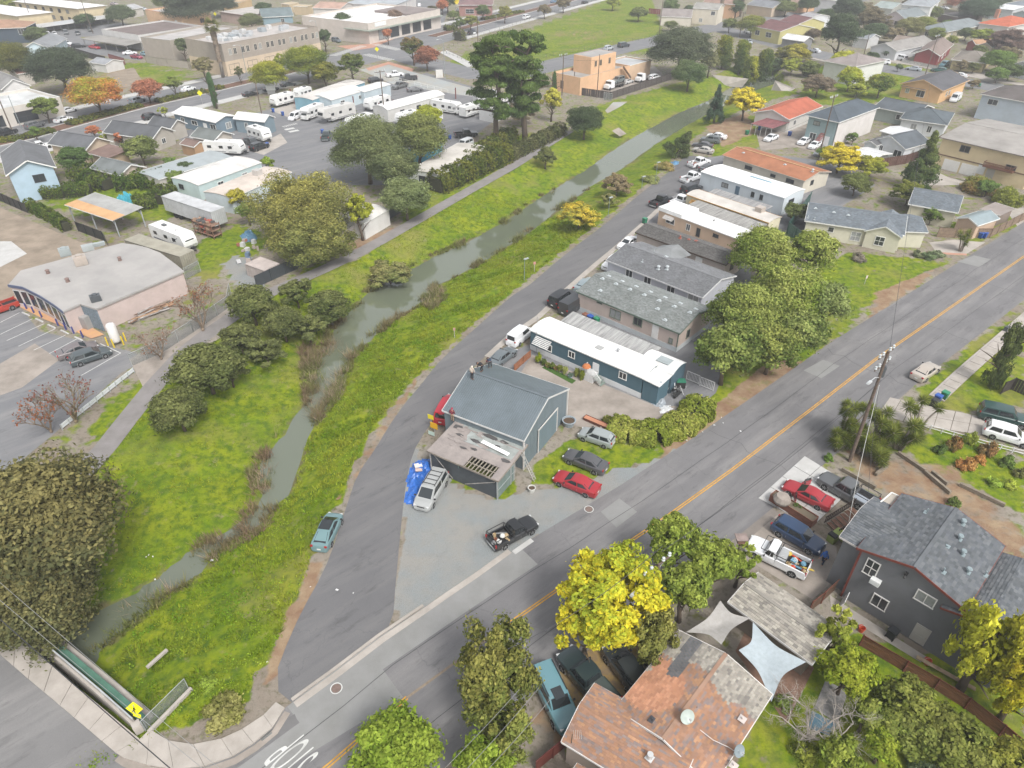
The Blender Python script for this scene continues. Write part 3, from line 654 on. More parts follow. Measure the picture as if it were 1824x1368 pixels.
mb.add(q+[(a,b_,c_-.09)for a,b_,c_ in q],[(0,1,2,3),(7,6,5,4),(0,4,5,1),(1,5,6,2),(2,6,7,3),(3,7,4,0)])
for k in range(12):
 y=-W/2+(w2+.1)*k/11;mb.beam((L/2-.1,y,3.),(L/2+2.15,y,2.89),.05,.04)
mb.obj('end_room_roof',Cm(WT,ME),h)
prof=[(W/2-1.2+3.4*i/8,2.75+.45*(1-(2*i/8-1)**2))for i in range(9)];pr=[(prof[0][0],0)]+prof+[(prof[-1][0],0)];k=len(pr)
mb=MB();mb.add([(x,y,z)for x in(L/2-2.3,L/2+2.1)for y,z in pr],[tuple(range(k)),tuple(reversed(range(k,2*k)))]+[(i,i+k,(i+1)%k+k,(i+1)%k)for i in range(k)]);mb.obj('rear_room',Cm((.07,.12,.155),'siding'),h)
pr=prof+[(y,z+.05)for y,z in reversed(prof)];k=len(pr)
mb=MB();mb.add([(x,y,z+.01)for x in(L/2-2.4,L/2+2.2)for y,z in pr],[tuple(range(k)),tuple(reversed(range(k,2*k)))]+[(i,i+k,(i+1)%k+k,(i+1)%k)for i in range(k)]);mb.obj('rear_room_roof',Cm(WT,FR),h)
BX('skylight',mat('skylight',(.33,.37,.38),.3,.2,2),h,(L/2+.2,W/2+.3,3.26),(1.7,1.3,.08))
def awning_roof(label,A,B,C,z,adj='A',col=(.40,.40,.39),group='corrugated carport roofs',pitch=.25,slope=.25,posts=5,name='carport'):
 c,rz,L,W=rect(A,B,C,z,adj);r=Th(name,label,'carport',c,rz,group)
 mb=MB();n=int(L/pitch)
 for i in range(n):
  x0,x1=-L/2+L*i/n,-L/2+L*(i+1)/n;xm=x0+(x1-x0)*.5;q=.045
  for a,b_,za,zb in((x0,xm,0,q),(xm,x1,q,0)):
   mb.add([(a,-W/2,z+za),(b_,-W/2,z+zb),(b_,W/2,z+zb+slope),(a,W/2,z+za+slope)],[(0,1,2,3)])
   mb.add([(a,-W/2,z+za-.02),(b_,-W/2,z+zb-.02),(b_,W/2,z+zb+slope-.02),(a,W/2,z+za+slope-.02)],[(3,2,1,0)])
 mb.obj('corrugated_sheet',mat('sheet_%d'%int(col[0]*99+col[2]*9),col,.55,.0,1.1,col2=tuple(k*.5 for k in col),metal=.1,streak=(2.5,.25,1)),r)
 for i in range(posts):
  for s in(-1,1):
   BX(PO,Cm((.55,.55,.54)),r,(-L/2+.2+(L-.4)*i/(posts-1),s*(W/2-.12),z/2-.04+(slope/2 if s>0 else 0)),(.08,.08,z-.02+(slope if s>0 else 0)))
 mb=MB()
 for s in(-1,1):mb.beam((-L/2,s*(W/2-.12),z-.06+(slope if s>0 else 0)),(L/2,s*(W/2-.12),z-.06+(slope if s>0 else 0)),.06,.1)
 mb.obj('beam',Cm((.55,.55,.54)),r);return r
awning_roof('grey white corrugated carport roof between the teal and beige mobile homes',(999,571),(1157,638),(1022.6,558.6),2.75)
h=Hs(MH,'beige double-wide mobile home with green trim and grey shingles next to the teal one',MO,(1027,519),(1211,594),(1272,549.7),3.05,GA,1.15,(.52,.43,.385),(.22,.235,.23),'x','B',over=.2,wk='siding',trim=(.13,.17,.14),skirt=(.50,.53,.55),group=G,tabs='green',wins=[('F',1068,539,.9,.3,'gn'),('F',1096.2,559.6,1.8,1.3,'gc'),('F',1136.2,573,1.4,1.25,'g'),('F',1167,591,.95,2.,'dw'),('F',1194.9,607,.6,.85,'gn'),('R',1225.4,594,.8,1.3,'gn')])
L,W=h['L'],h['W'];roof_vents(h,[(-L/2+1.6+2.35*i,y,'v')for i in range(7)for y in(-.45,.95)]+[(-5.5,-2.6,'v'),(3.4,-1.9,'v'),(5.4,-3.2,'v')],3.05,1.15/(W/2),W)
for x_ in(L/2-.26,):
 BX('corner_trim',Cm((.13,.17,.14)),h,(x_,-W/2+.24,1.5),(.12,.12,3.))
h=Hs(MH,'lilac grey double-wide mobile home with white fascia and dark grey roof',MO,(1080,463),(1251.7,530),(1313,491.5),3.,GA,1.15,(.46,.47,.52),(.195,.20,.21),'x','B',over=.22,wk='siding',trim=(.66,.66,.67),skirt=(.42,.43,.47),group=G,tabs='plain',wins=[('F',1120.8,487.6,1.3,1.3),('F',1153.4,500,1.3,1.3),('F',1194.9,516,1.4,1.3),('F',1234.9,531,1.8,1.3),('R',1290.6,528,.7,.6)])
L,W=h['L'],h['W'];roof_vents(h,[(-L/2+5.,-2.3,'p'),(.7,-2.,'c'),(-.4,-2.6,'c'),(-1.5,.9,'v'),(-4,1.4,'p')],3.,1.15/(W/2),W)
cw=rect((1160,452),(1197,466),(1186,436),3.,'A')
mb=MB();wx=-L*.16;mb.add([(wx-2.6,.1,3.85),(wx,W/2-.4,3.95),(wx,W/2+1.4,3.95),(wx-2.6,W/2+1.4,3.),(wx+2.6,.1,3.85),(wx+2.6,W/2+1.4,3.)],[(0,1,2,3),(1,4,5,2),(0,4,1)]);mb.obj('cross_gable_roof',Cm((.235,.245,.25),'shingle'),h)
h=Hs(MH,'long narrow brown mobile home with a dark shingle roof and red brown vents',MO,(1131.7,413.5),(1293.5,471.8),(1163,397),2.9,GA,.75,(.47,.40,.355),(.135,.13,.125),'x','A',over=.25,wk='siding',trim=(.10,.075,.06),group=G,tabs='brown',wins=[('f',9.3,1.2,2.6,.9,'rx'),('f',12.,1.75,1.2,1.4,'dw'),('r',2.2,1.8,1.,1.3)])
L,W=h['L'],h['W']
for x_,y_ in((-1.2,-.6),(.2,-.2),(1.3,.1)):
 mb=MB();mb.box(OO,(.5,.5,.06));mb.cyl(OO,(0,0,.45 if x_<-1 else .12),.13,n=8);o=mb.obj('roof_vent',Cm((.35,.12,.09)),h);o.location=(x_,y_,2.95+.75*(1-abs(y_)/(W/2)))
h=Hs(MH,'peach mobile home with a bright white roof raised at the lane end',MO,(1172.6,372.7),(1318,427),(1200.6,361),3.,'arch',.3,(.60,.44,.32),WT,'x','A',over=.12,wk='siding',rk=FR,group=G,trim=(.72,.70,.68),wins=[('F',1225.9,405,.9,1.2),('F',1243.7,414,.75,1.5,'kn'),('F',1275,420,1.1,.6,'k'),('F',1194,394,1.9,1.)])
L,W=h['L'],h['W'];BX('raised_roof',Cm(WT,FR),h,(-L/2+2.6,0,3.2),(5.3,W+.2,.62),taper=.97)
mb=MB()
for i in range(5):mb.box((-L/2+2.7,-W/2-.08-.75*i/5,2.5-.5*i/5),(2.1,.18,.05))
mb.obj('awning',Cm((.74,.72,.70),ME),h)
o=CY('vent_cap',Cm((.4,.4,.4),ME),h,OO,(0,0,.3),.15,n=8);o.location=(1.5,.2,3.25)
awning_roof('grey corrugated carport roof behind the peach mobile home',(1218,368),(1342,413),(1243,359),2.7,pitch=.4,col=(.36,.35,.33))
h=Hs(MH,'cream mobile home with an orange fascia band and rust-stained pale roof',MO,(1222,346),(1370,397),(1240,335.5),2.9,'arch',.3,(.58,.53,.39),(.56,.53,.49),'x','A',over=.12,wk='siding',rk=FR,trim=(.55,.30,.085),group=G,wins=[('F',1300.3,379.6,1.4,.8,'k'),('F',1319.5,386,.8,.4,'k'),('F',1347.7,395.8,1.5,.8,'k'),('F',1239,362,1.8,1.)])
L,W=h['L'],h['W'];mb=MB()
for i in range(5):mb.box((-L/2+2.6,-W/2-.08-.8*i/5,2.35-.6*i/5),(2.4,.19,.05))
mb.obj('awning',Cm((.60,.36,.12),ME),h)
mb=MB();mb.box((5.2,.6,3.55),(1.3,1.3,.95));
for k in range(5):mb.box((5.2,-.06,3.25+.15*k),(1.1,.04,.05))
mb.obj('rooftop_cooler',Cm((.50,.44,.39),ME),h)
awning_roof('grey corrugated carport roof between the orange-banded and white mobile homes',(1250,348),(1352,381),(1272,337),2.7,pitch=.4,col=(.34,.335,.33))
h=Hs(MH,'large white mobile home with grey blue walls and a blue roof skylight strip',MO,(1248,305.6),(1398,353),(1437.5,338),3.4,'arch',.35,(.57,.62,.66),WT,'x','B',over=.1,wk='siding',rk=FR,trim=(.66,.70,.73),group=G,wins=[('F',1291.4,330,1.5,.9,'k'),('F',1313,341,.9,2.,'dt'),('F',1340.8,346.4,.7,1.,'k'),('F',1356,351.6,.7,1.,'k'),('R',1409,358,1.8,.8,'k')])
BX('skylight_strip',mat('blue_skylight',(.18,.33,.42),.4,.3,2),h,(1.4,.9,3.74),(4.6,.5,.08))
h=Hs(MH,'pale mobile home under a terracotta orange roof at the far end of the row',MO,(1286.5,276),(1433.5,322.4),(1331,261),2.9,GA,.9,(.56,.52,.44),(.36,.155,.085),'x','A',over=.3,wk='siding',group=G,trim=(.45,.40,.34),wins=[('f',6.5,1.9,1.8,.8,'k'),('f',12.5,1.9,1.2,.6,'k'),('f',16.5,1.9,1.8,.8,'k'),('f',21.5,1.7,.7,1.3,'k'),('f',23,1.7,.7,1.3,'k'),('r',3,1.8,1.,1.,'k')])
L,W=h['L'],h['W'];BM('ridge_cap',Cm((.52,.33,.16)),h,(-L/2,0,3.85),(L/2,0,3.85),.3,.06);roof_vents(h,[(-7,-1.5,'v'),(3,-1.2,'v'),(9,-.8,'c')],2.9,.9/(W/2),W)
# grey house, brown-roofed house and carport in front
GW=(.155,.158,.168);RED=(.20,.055,.04)
h=Hs(HO,'dark grey two-storey house with red-brown trim and grey shingle roof below the driveway',HO,(1527,976),(1721.5,1087.7),(1620,886),6.1,GA,1.25,GW,(.13,.14,.15),'y','A',over=.25,trim=RED,tabs='grey',wins=[('F',1552.4,1011.7,1.05,1.75,'x'),('F',1566.6,1072.5,1.25,1.35),('F',1648.5,1066.6,1.45,1.15),('F',1639.6,1130,1.15,1.95,'dg')],tcol=(.70,.68,.66))
L,W=h['L'],h['W'];sl=1.25/(L/2)
for x_,y_,k in((-1.6,W*.30,'p'),(.9,W*.36,'c'),(1.3,W*.16,'c'),(.9,-W*.02,'v'),(2.,.2,'c'),(2.9,-W*.12,'c'),(1.6,-W*.32,'p'),(3.9,.0,'p')):
 z=6.1+1.25*(1-abs(x_)/(L/2));mb=MB()
 mb.box((0,0,.02),(.55,.55,.03));mb.cyl(OO,(0,0,.55 if k!='v' else .15),.07 if k=='p' else .15,n=10)
 if k=='c':mb.cyl((0,0,.5),(0,0,.62),.28,.22,12)
 o=mb.obj({'p':'vent_pipe','c':'vent_cap','v':'roof_vent'}[k],Cm((.28,.34,.36),ME),h);o.scale=(.8,.8,.85);o.location=(x_,y_,z)
for x_ in(-L/2+.32,L/2-.3):
 BX('corner_board',Cm(RED),h,(x_,-W/2+.22,2.95),(.16,.08,5.9))
mb=MB();mb.box((-L/2+2.15,-W/2+.05,3.85),(.75,.55,.5));mb.box((-L/2+2.15,-W/2-.23,3.85),(.6,.02,.36));mb.obj('air_conditioner',Cm((.72,.73,.73)),h)
mb=MB();mb.box((-.3,-W/2+.12,6.2),(.22,.3,.2));mb.cyl((-.3,-W/2-.1,6.15),(-.3,-W/2-.3,6.05),.09,n=8);mb.obj('security_light',Cm((.03,.03,.03)),h)
def wing(root,name,pts,z,rise,wallc,tabs,ridge='x',trim=None,adj='A',walls=True):
 "an extra roofed wing of a house, as parts of that house"
 c,rz,L,W=rect(*pts,z,adj);inv=root.matrix_basis.inverted()@(Mx.Translation(c)@Mx.Rotation(rz,4,'Z'))
 flip=ridge=='y';X,Y=(W,L)if flip else(L,W)
 T=(lambda x,y,z:inv@Vc((-y,x,z)))if flip else(lambda x,y,z:inv@Vc((x,y,z)))
 rf=MB();planes=[];tr=MB()
 for s in(-1,1):
  e,r,e2,r2=T(-X/2,s*Y/2,z),T(-X/2,0,z+rise),T(X/2,s*Y/2,z),T(X/2,0,z+rise);dn=Vc((0,0,-.13))
  q=[e,e2,r2,r]if s<0 else[e2,e,r,r2]
  rf.add([*q,*[p+dn for p in q]],[(0,1,2,3),(7,6,5,4),(0,4,5,1),(1,5,6,2),(3,7,4,0),(2,6,7,3)])
  v=q[3]-q[0];u=q[1]-q[0];planes.append((q[0],u.normalized(),v.normalized(),[(0,0),(u.length,0),(u.length,v.length),(0,v.length)]))
  tr.beam(T(-X/2,s*(Y/2+.02),z-.08),T(X/2,s*(Y/2+.02),z-.08),.05,.17)
  for sx in(-1,1):tr.beam(T(sx*(X/2+.02),s*(Y/2),z-.08),T(sx*(X/2+.02),s*.02,z+rise-.08),.05,.17)
 ro=rf.obj(name+'_roof',Cm(TAB_PAL[tabs][0],'shingle'),root);tr.obj(FA,Cm(trim or WHITE),ro)
 if walls:
  b=MB();o_=.3;hh=z+rise/(Y/2)*o_-.15;h1=z+rise-.16
  vs=[T(x,y,zz)for x in(-X/2+o_,X/2-o_)for y,zz in((-Y/2+o_,0),(Y/2-o_,0),(Y/2-o_,hh),(0,h1),(-Y/2+o_,hh))]
  b.add(vs,[(4,3,2,1,0),(5,6,7,8,9),(0,5,9,4),(2,7,6,1),(0,1,6,5)]);b.obj(name+'_wall',Cm(wallc,SU),root)
 return planes
pl=wing(h,'porch',((1495.6,955.5),(1590,1010),(1563,888)),5.75,1.,GW,'grey','x',(.55,.52,.5))
pl+=wing(h,'rear_wing',((1676,1082),(1830,1172),(1770,985)),5.2,.9,GW,'grey','y',RED)
tab_roof(h,pl,'grey')
c,rz,L2,W2=rect((1556,903),(1580,921),(1588,878),5.9,'A');inv=h.matrix_basis.inverted()
q=[inv@p for p in PP([(1557,905),(1582,921),(1613,890),(1588,878)],5.8)];mb=MB();mb.add([*q,*[p-Vc((0,0,.2))for p in q]],[(3,2,1,0),(4,5,6,7),(0,1,5,4),(1,2,6,5),(2,3,7,6),(3,0,4,7)]);mb.obj('flat_roof',Cm((.42,.38,.33),FR),h)
for a,b_ in zip(q,q[1:]+q[:1]):
 BM('roof_edge',Cm(WHITE),h,a+Vc((0,0,.03)),b_+Vc((0,0,.03)),.1,.12)
def pick_patch(p):
 "tan tabs on the re-roofed far end of the house, orange-brown elsewhere, a dark strip between"
 a=P(1160,1178,3.6);b_=P(1352,1262,3.6);d=(b_-a);s=(d.x*(p.y-a.y)-d.y*(p.x-a.x))/d.length
 w=.9*math.sin(p.x*.9)+.4*math.sin(p.x*2.7)
 c0,c1=P(1240,1140,3.6),P(1199,1206,3.6);e=(c1-c0);k=(e.x*(p.y-c0.y)-e.y*(p.x-c0.x))/e.length;t=(p-c0).dot(e)/e.length_squared
 if 0<k+.55<.95 and-.2<t<1.:return 'char'
 if s+w>.3:return 'tan'
 sa=P(1165,1185,3.6);
 if(p-P(1160,1212,3.6)).length<2.3:return 'salmon'
 return 'rust'
h=Hs(HO,'low house with a mottled orange brown shingle roof and two satellite dishes',HO,(1209.5,1123),(1095,1262),(1356,1267),3.1,GA,.95,(.36,.30,.26),(.33,.21,.15),'x','B',over=.3,trim=(.70,.68,.66),tabs='rust',pick=pick_patch)
Lh,Wh=h['L'],h['W']
pl=wing(h,'side_wing',((1059,1217),(1000,1321),(1260,1290)),3.,.85,(.36,.30,.26),'rust','y',(.70,.68,.66));
pl+=wing(h,'front_wing',((1028,1360),(1000,1420),(1280,1400)),3.,.9,(.36,.30,.26),'rust','y',(.70,.68,.66));tab_roof(h,pl,'rust')
def satellite_dish(label,px,z,d,col,face,cat='satellite dish',base=.9):
 r=Th('satellite_dish',label,cat,P(*px,z),face,'satellite dishes on roofs');r.rotation_euler=(0,0,face)
 mb=MB();prof=[(.001,.0)]+[(d/2*t,.16*d*t*t)for t in(.25,.5,.75,1.)];M=Mx.Translation((0,0,base))@Mx.Rotation(R(52),4,'X')
 s=MB();s.lathe(prof,20);mb.add(s.v,s.f,0,M);mb.add([(a,b_,c_-.015)for a,b_,c_ in s.v],[tuple(reversed(f))for f in s.f],0,M);mb.obj('dish',Cm(col,PL),r,True)
 mb=MB();mb.tube([M@Vc((0,-d*.48,.13*d)),M@Vc((0,-d*.25,.55*d)),M@Vc((0,0,.6*d))],.02,5);mb.box(tuple(M@Vc((0,0,.58*d))),(.12,.12,.1));mb.obj('feed_arm',Cm((.4,.42,.43),ME),r)
 mb=MB();mb.tube([(0,0,-.05),(0,.05,base*.6),(0,0,base)],.035,6);mb.box((0,0,-.02),(.3,.3,.03));mb.tube([(.18,.1,0),(0,.03,base*.55)],.02,5);mb.obj('mast',Cm((.45,.47,.48),ME),r);return r
satellite_dish('pale green satellite dish near the middle of the orange brown roof',(1220,1285),3.85,1.,(.38,.43,.40),.25,base=.7)
satellite_dish('dark grey satellite dish at the right eave of the orange brown roof',(1312,1343),3.3,.85,(.20,.24,.26),.5,base=.5)
inv=h.matrix_basis.inverted()
for px,k in(((1162,1283),'b'),((1157,1350),'c'),((1322,1281),'p'),((1307,1364),'p'),((1240,1262),'b')):
 mb=MB();mb.box((0,0,.02),(.5,.5,.03));mb.cyl(OO,(0,0,.5 if k=='c' else .22),.2 if k=='c' else .06,n=12)
 o=mb.obj('vent_pipe',Cm({'b':(.07,.07,.08),'c':(.55,.56,.56),'p':(.62,.55,.52)}[k],ME),h);o.location=inv@P(*px,3.75 if k!='p' else 3.45)
cb=MB();pts=[P(1247,1300,3.86),P(1270,1318,3.72),P(1298,1331,3.5),P(1308,1338,3.4)];cb.tube(pts,.022,4);tag(cb.obj('roof_cable',Cm((.62,.6,.58))),'white cable running down the orange brown roof to the grey dish','cable')
r=Th('antenna','small dark television aerial at the left gable of the brown roof','antenna',P(1018,1322,3.2));TU('mast',Cm((.05,.06,.05)),r,[(0,0,-.4),(0,0,1.)],.03,5)
for i in range(5):
 TU('element',Cm((.5,.5,.5),ME),r,[(.1+.12*i,-.3,1.),(.1+.12*i,.3,1.)],.012,4)
h=Hs('carport','long low carport roof of tan grey shingles beside the pickup driveway','carport',(1297,1072),(1447,1183),(1342,1014),2.7,GA,.55,(.22,.19,.16),(.28,.26,.235),'x','A',over=.5,trim=(.62,.61,.60),tabs='tan')
def sail(label,pts,zs,col,sag=.25):
 mb=MB();q=[P(*a,z)for a,z in zip(pts,zs)];n=12;c=sum(q,Vc())/len(q)
 def edge(a,b_,t):m=a.lerp(b_,t);return m+(c-m)*.28*math.sin(math.pi*t)*.9
 a,b_,c_,d=q;g=[]
 for i in range(n+1):
  for j in range(n+1):
   s,t=i/n,j/n
   top,bot,lf,rt=edge(a,b_,s),edge(d,c_,s),edge(a,d,t),edge(b_,c_,t)
   p=top*(1-t)+bot*t+lf*(1-s)+rt*s-(a*(1-s)*(1-t)+b_*s*(1-t)+d*(1-s)*t+c_*s*t);p.z-=sag*math.sin(math.pi*s)*math.sin(math.pi*t);g.append(p)
 k=n+1;fs=[(i*k+j,(i+1)*k+j,(i+1)*k+j+1,i*k+j+1)for i in range(n)for j in range(n)]
 mb.add(g,fs);mb.add([p-Vc((0,0,.012))for p in g],[tuple(reversed(f))for f in fs])
 return tag(mb.obj('shade_sail',Cm(col,'cloth'),None,True),label,'shade sail','shade sails over the patio')
sail('beige shade sail stretched between the brown roof and the carport',[(1283,1070),(1336,1101),(1285,1148),(1222,1126)],[3.,2.8,3.2,3.],(.35,.335,.32))
sail('pale blue white shade sail below the corner of the carport',[(1341,1108),(1436,1179),(1374,1250),(1316,1158)],[2.9,2.9,2.6,3.1],(.36,.41,.44))
# houses on the right
h=Hs(HO,'cream bungalow with a slate blue shingle roof beside the street',HO,(1433.5,393),(1612,419),None,3.,GA,1.7,(.55,.53,.42),(.185,.21,.235),'x',depth=8.6,over=.35,trim=(.66,.66,.62),tabs='slate',wins=[('F',1480,409,1.,1.,'n'),('F',1524,421,1.6,1.6,'x')])
pl=wing(h,'front_gable',((1540,411),(1607,424),(1562,382)),2.9,1.35,(.55,.53,.42),'slate','y',(.66,.66,.62))
pl+=wing(h,'side_wing',((1600,412),(1654,414),(1622,382)),2.9,1.1,(.55,.53,.42),'slate','x',(.66,.66,.62));tab_roof(h,pl,'slate')
c,rz,L_,W_=rect((1540,411),(1607,424),(1562,382),2.9,'A');M=h.matrix_basis.inverted()@(Mx.Translation(c)@Mx.Rotation(rz,4,'Z'));fm,pm,pc=win_mesh(1.5,1.6,WHITE,2);f=link(WI,fm,h,M@Vc((-.2,-W_/2+.3,1.55)),rz-h.rotation_euler.z);link('window_pane',pm,f)
roof_vents(h,[(-6.5,-1.2,'v'),(-3.5,-1.5,'v'),(-1.2,-1.7,'v'),(-7.4,-3.6,'p'),(-6.3,-3.8,'p')],3.,1.7/4.3,8.6)
h=Hs(HO,'cream house with grey roof and white vents behind the brown fence',HO,(1618,363),(1707,379),(1746,356),3.,GA,1.6,(.52,.49,.38),(.18,.195,.215),'x','B',over=.35,tabs='slate',wins=[('r',3,1.7,1.,1.2),('f',7,1.7,1.2,1.2)])
Hs('shed','peach garage under a pale blue corrugated gable roof behind the brown fence','shed',(1703,388),(1742,402),(1772,386),2.6,GA,.8,(.52,.38,.28),(.28,.34,.36),'y','B',over=.25,rk=ME,wins=[('f',2.7,1.1,3.2,2.1,'dg')])
Hs('carport','rusty open shed roof at the back of the fenced yard','shed',(1745,372),(1782,384),(1800,372),2.2,'flat',.3,(.25,.2,.17),(.30,.26,.24),'x','B',over=.3)
Hs(HO,'white stucco house under a bright terracotta red gable roof by the maroon carport',HO,(1405.5,213),(1466,189),(1350,197),3.3,GA,1.5,(.60,.58,.55),(.42,.125,.075),'x','A',over=.4,wins=[('f',4,1.7,1.2,1.2),('l',4,1.9,1.4,1.2)])
h=awning_roof('maroon curved metal carport in front of the red-roofed house',(1337,220),(1376,229),(1410,218),2.5,'B',(.26,.10,.105),slope=.0,name='carport')
h=Hs('apartment_house','two-storey teal and white house with a dark hip roof and red stairs',HO,(1435.5,205),(1495,218),(1588,195),6.,'hip',1.9,(.27,.36,.37),(.085,.105,.125),'y','B',over=.6,wins=[('f',2.2,4.6,1.6,1.,'k'),('f',9,4.6,1.6,1.,'k'),('f',2.,1.4,1.6,2.),('f',5.,1.2,2.2,2.2,'d'),('f',9.,1.4,1.6,2.),('r',4,4.5,1.2,1.4),('r',9,4.5,1.2,1.4),('r',9,1.7,1.,1.6),('r',17,4.5,1.2,1.2),('r',17,1.7,1,1.4)])
L,W=h['L'],h['W'];BX('side_wall',Cm((.60,.57,.55),SU),h,(L/2-.38,0,3.),(.06,W-1.3,5.8))
for k in range(12):
 BX('stair_tread',Cm((.36,.10,.085)),h,(L/2-3.2,-W/2-.4-.32*(12-k)+1.,.12+.24*k),(1.2,.36,.07))
Hs(HO,'dark-roofed low house tucked behind the teal two-storey house',HO,(1556,190),(1632,205),(1662,191),3.2,GA,1.5,(.33,.37,.35),(.10,.115,.13),'x','B',over=.5,wins=[('f',6.5,1.8,2.,1.3),('f',11,1.8,1.2,1.2)])
Hs(HO,'white house with dark slate hip roof between the teal and yellow buildings',HO,(1603,211),(1688,223),(1722,204),3.3,'hip',1.7,(.58,.60,.62),(.10,.12,.135),'x','B',over=.45,wins=[('f',3,1.7,1.4,1.6),('f',6.5,1.7,1.,1.6),('f',12,1.2,1.,2.,'db')])
h=Hs(HO,'small white bungalow with a dark front gable behind the white carport canopy',HO,(1553,249),(1613,266),(1645,250),2.9,GA,1.8,(.62,.64,.66),(.105,.12,.135),'y','B',over=.3,wins=[('f',2.2,1.6,1.,1.3),('f',6.3,1.5,1.9,1.5),('r',3.5,1.7,1.,1.2)])
wing(h,'porch',((1537,254),(1562,260),(1572,249)),2.6,.7,(.62,.64,.66),'char','y',WHITE,'B')
Hs('canopy','white gable canopy roof beside the small white bungalow','carport',(1508,275),(1552,287),(1585,272),2.4,GA,.6,(.28,.27,.25),(.74,.74,.74),'x','B',over=.5,rk=ME)
Hs('canopy','white metal awning roof between the white bungalow and the white hip-roofed house','carport',(1567,233),(1600,242),(1624,230),2.6,GA,.5,(.4,.4,.4),(.74,.74,.75),'x','B',over=.4,rk=ME)
h=Hs('apartment_building','big yellow stucco apartment building with a low grey roof and brown balcony','apartment building',(1674,244),(1850,284),(1732,206),6.3,GA,1.,(.62,.51,.325),(.33,.31,.29),'x','A',over=.5,rk=FR,trim=(.25,.22,.2),wins=[('F',1719,265.5,2.,1.4),('F',1758,276,1.4,2.1,'d'),('F',1693,296,3.2,2.2,'dw'),('F',1724,304,3.2,2.2,'dw'),('F',1763,310,1.5,2.,'dg'),('F',1800,300,2,1.3)])
L,W=h['L'],h['W'];BX('balcony_floor',Cm((.16,.075,.05)),h,(-L/2+13.,-W/2-.3,3.),(5.6,1.5,.2))
mb=MB();mb.box((-L/2+13.,-W/2-1.,3.9),(5.6,.08,.1));mb.box((-L/2+10.25,-W/2-.3,3.9),(.08,1.4,.1));mb.box((-L/2+15.75,-W/2-.3,3.9),(.08,1.4,.1))
for i in range(28):mb.box((-L/2+10.3+.2*i,-W/2-1.,3.5),(.12,.05,.75))
mb.obj('balcony_railing',Cm((.16,.075,.05)),h);BX('belt_course',Cm((.18,.12,.08)),h,(0,-W/2+.44,2.85),(L-1.,.06,.22))
Hs(HO,'pale blue two-storey house with a brown hip roof above the yellow building',HO,(1745.5,167),(1862,188),None,6.,'hip',2.2,(.47,.53,.60),(.125,.11,.105),'x',depth=15,over=.5,wins=[('f',3,4.5,2.4,1.4),('f',13,4.5,2.2,1.4)])
h=Hs(HO,'orange peach bungalow with a dark grey gable roof by the cross street',HO,(1603,149),(1680,162),(1730,143),3.6,GA,2.,(.66,.42,.22),(.105,.105,.115),'y','B',over=.6,trim=(.62,.40,.22),tcol=WHITE,wins=[('f',1.8,2.,1.1,1.2),('f',5.5,1.8,2.2,1.8),('f',12,1.8,1.6,1.7),('r',5,1.9,1.,1.3),('r',7,1.9,1.,1.3)])
wing(h,'porch',((1604,153),(1648,161),(1660,152)),3.,.5,(.66,.42,.22),'char','x',(.62,.40,.22),'B',walls=False)
h=Hs(HO,'dark red bungalow with white trim and a brown gable roof',HO,(1628,95),(1675,100),(1731,82),3.4,GA,1.9,(.22,.045,.045),(.235,.185,.165),'y','B',over=.5,wins=[('f',6.8,1.8,2.6,1.5),('r',3,1.9,1.1,1.6),('r',9,1.9,1.1,1.6),('r',11,1.9,1.1,1.6),('r',16,1.9,1.1,1.6)])
wing(h,'porch',((1620,95),(1646,98),(1662,92)),3.,.9,(.22,.045,.045),'brown','y',WHITE,'B',walls=False)
Hs(HO,'yellow bungalow with a wide tan brown hip roof next to the dark red one',HO,(1694,106),(1757,113),(1785,98),3.,'hip',1.9,(.50,.42,.22),(.215,.19,.165),'x','B',over=.5,wins=[('f',9,1.7,2.4,1.6),('f',4,1.6,1.2,1.6)])
Hs(HO,'cream house with a wide bluish grey hip roof on the upper right slope',HO,(1637,50),(1687,57),(1740,41),3.4,'hip',2.2,(.58,.52,.38),(.20,.225,.235),'y','B',over=.6,wins=[('f',3,1.8,1.8,1.5),('f',8,1.8,1.8,1.6),('r',5,1.8,1.3,1.4),('r',15,1.8,1.3,1.4),('r',20,1.8,1.3,1.4)])
h=Hs(HO,'white house under a bright red tile hip roof near the top right edge',HO,(1742,41),(1797,48),(1842,36),4.6,'hip',2.3,(.60,.57,.55),(.47,.12,.06),'x','B',over=.5,wins=[('f',5,2.2,1.4,2.2),('f',13,2.2,1.4,2.2),('r',5,2.2,1.4,2.2)])
BX('chimney',Cm((.44,.22,.15),SU),h,(-8,6,6.3),(1.4,1.4,3.2))
Hs(HO,'pale pink stucco house with a bluish grey gable roof below the white towers',HO,(1572,29),(1613,34),(1648,25),4.4,GA,2.6,(.55,.48,.50),(.19,.215,.225),'y','B',over=.4,wins=[('f',7,2.2,3.4,2.,'k'),('r',4,2.2,1,1.8),('r',8,2.2,1,1.8),('r',12,2.2,1,1.8)])
Hs(HO,'white house with a light tan roof behind a dark shrub beside the red house',HO,(1549,83),(1598,91),(1650,74),3.2,GA,1.9,(.55,.56,.58),(.28,.265,.25),'y','B',over=.4,wins=[('f',11,2.4,1.4,1.3),('f',6,1.7,1.3,1.3)])
Hs(HO,'white house with a pinkish brown hip roof half behind the yellow-green tree',HO,(1466,108),(1524,119),(1547,101),5.4,'hip',2.,(.60,.60,.59),(.27,.235,.225),'x','B',over=.5)
Hs(HO,'yellow stucco house with a maroon gable roof and white awnings',HO,(1388,36),(1422,43),(1430,31),5.4,GA,1.8,(.48,.44,.20),(.17,.085,.085),'x','B',over=.2,wins=[('f',4,3.8,3.,1.8,'x'),('f',12,3.8,1.8,1.6,'x')])
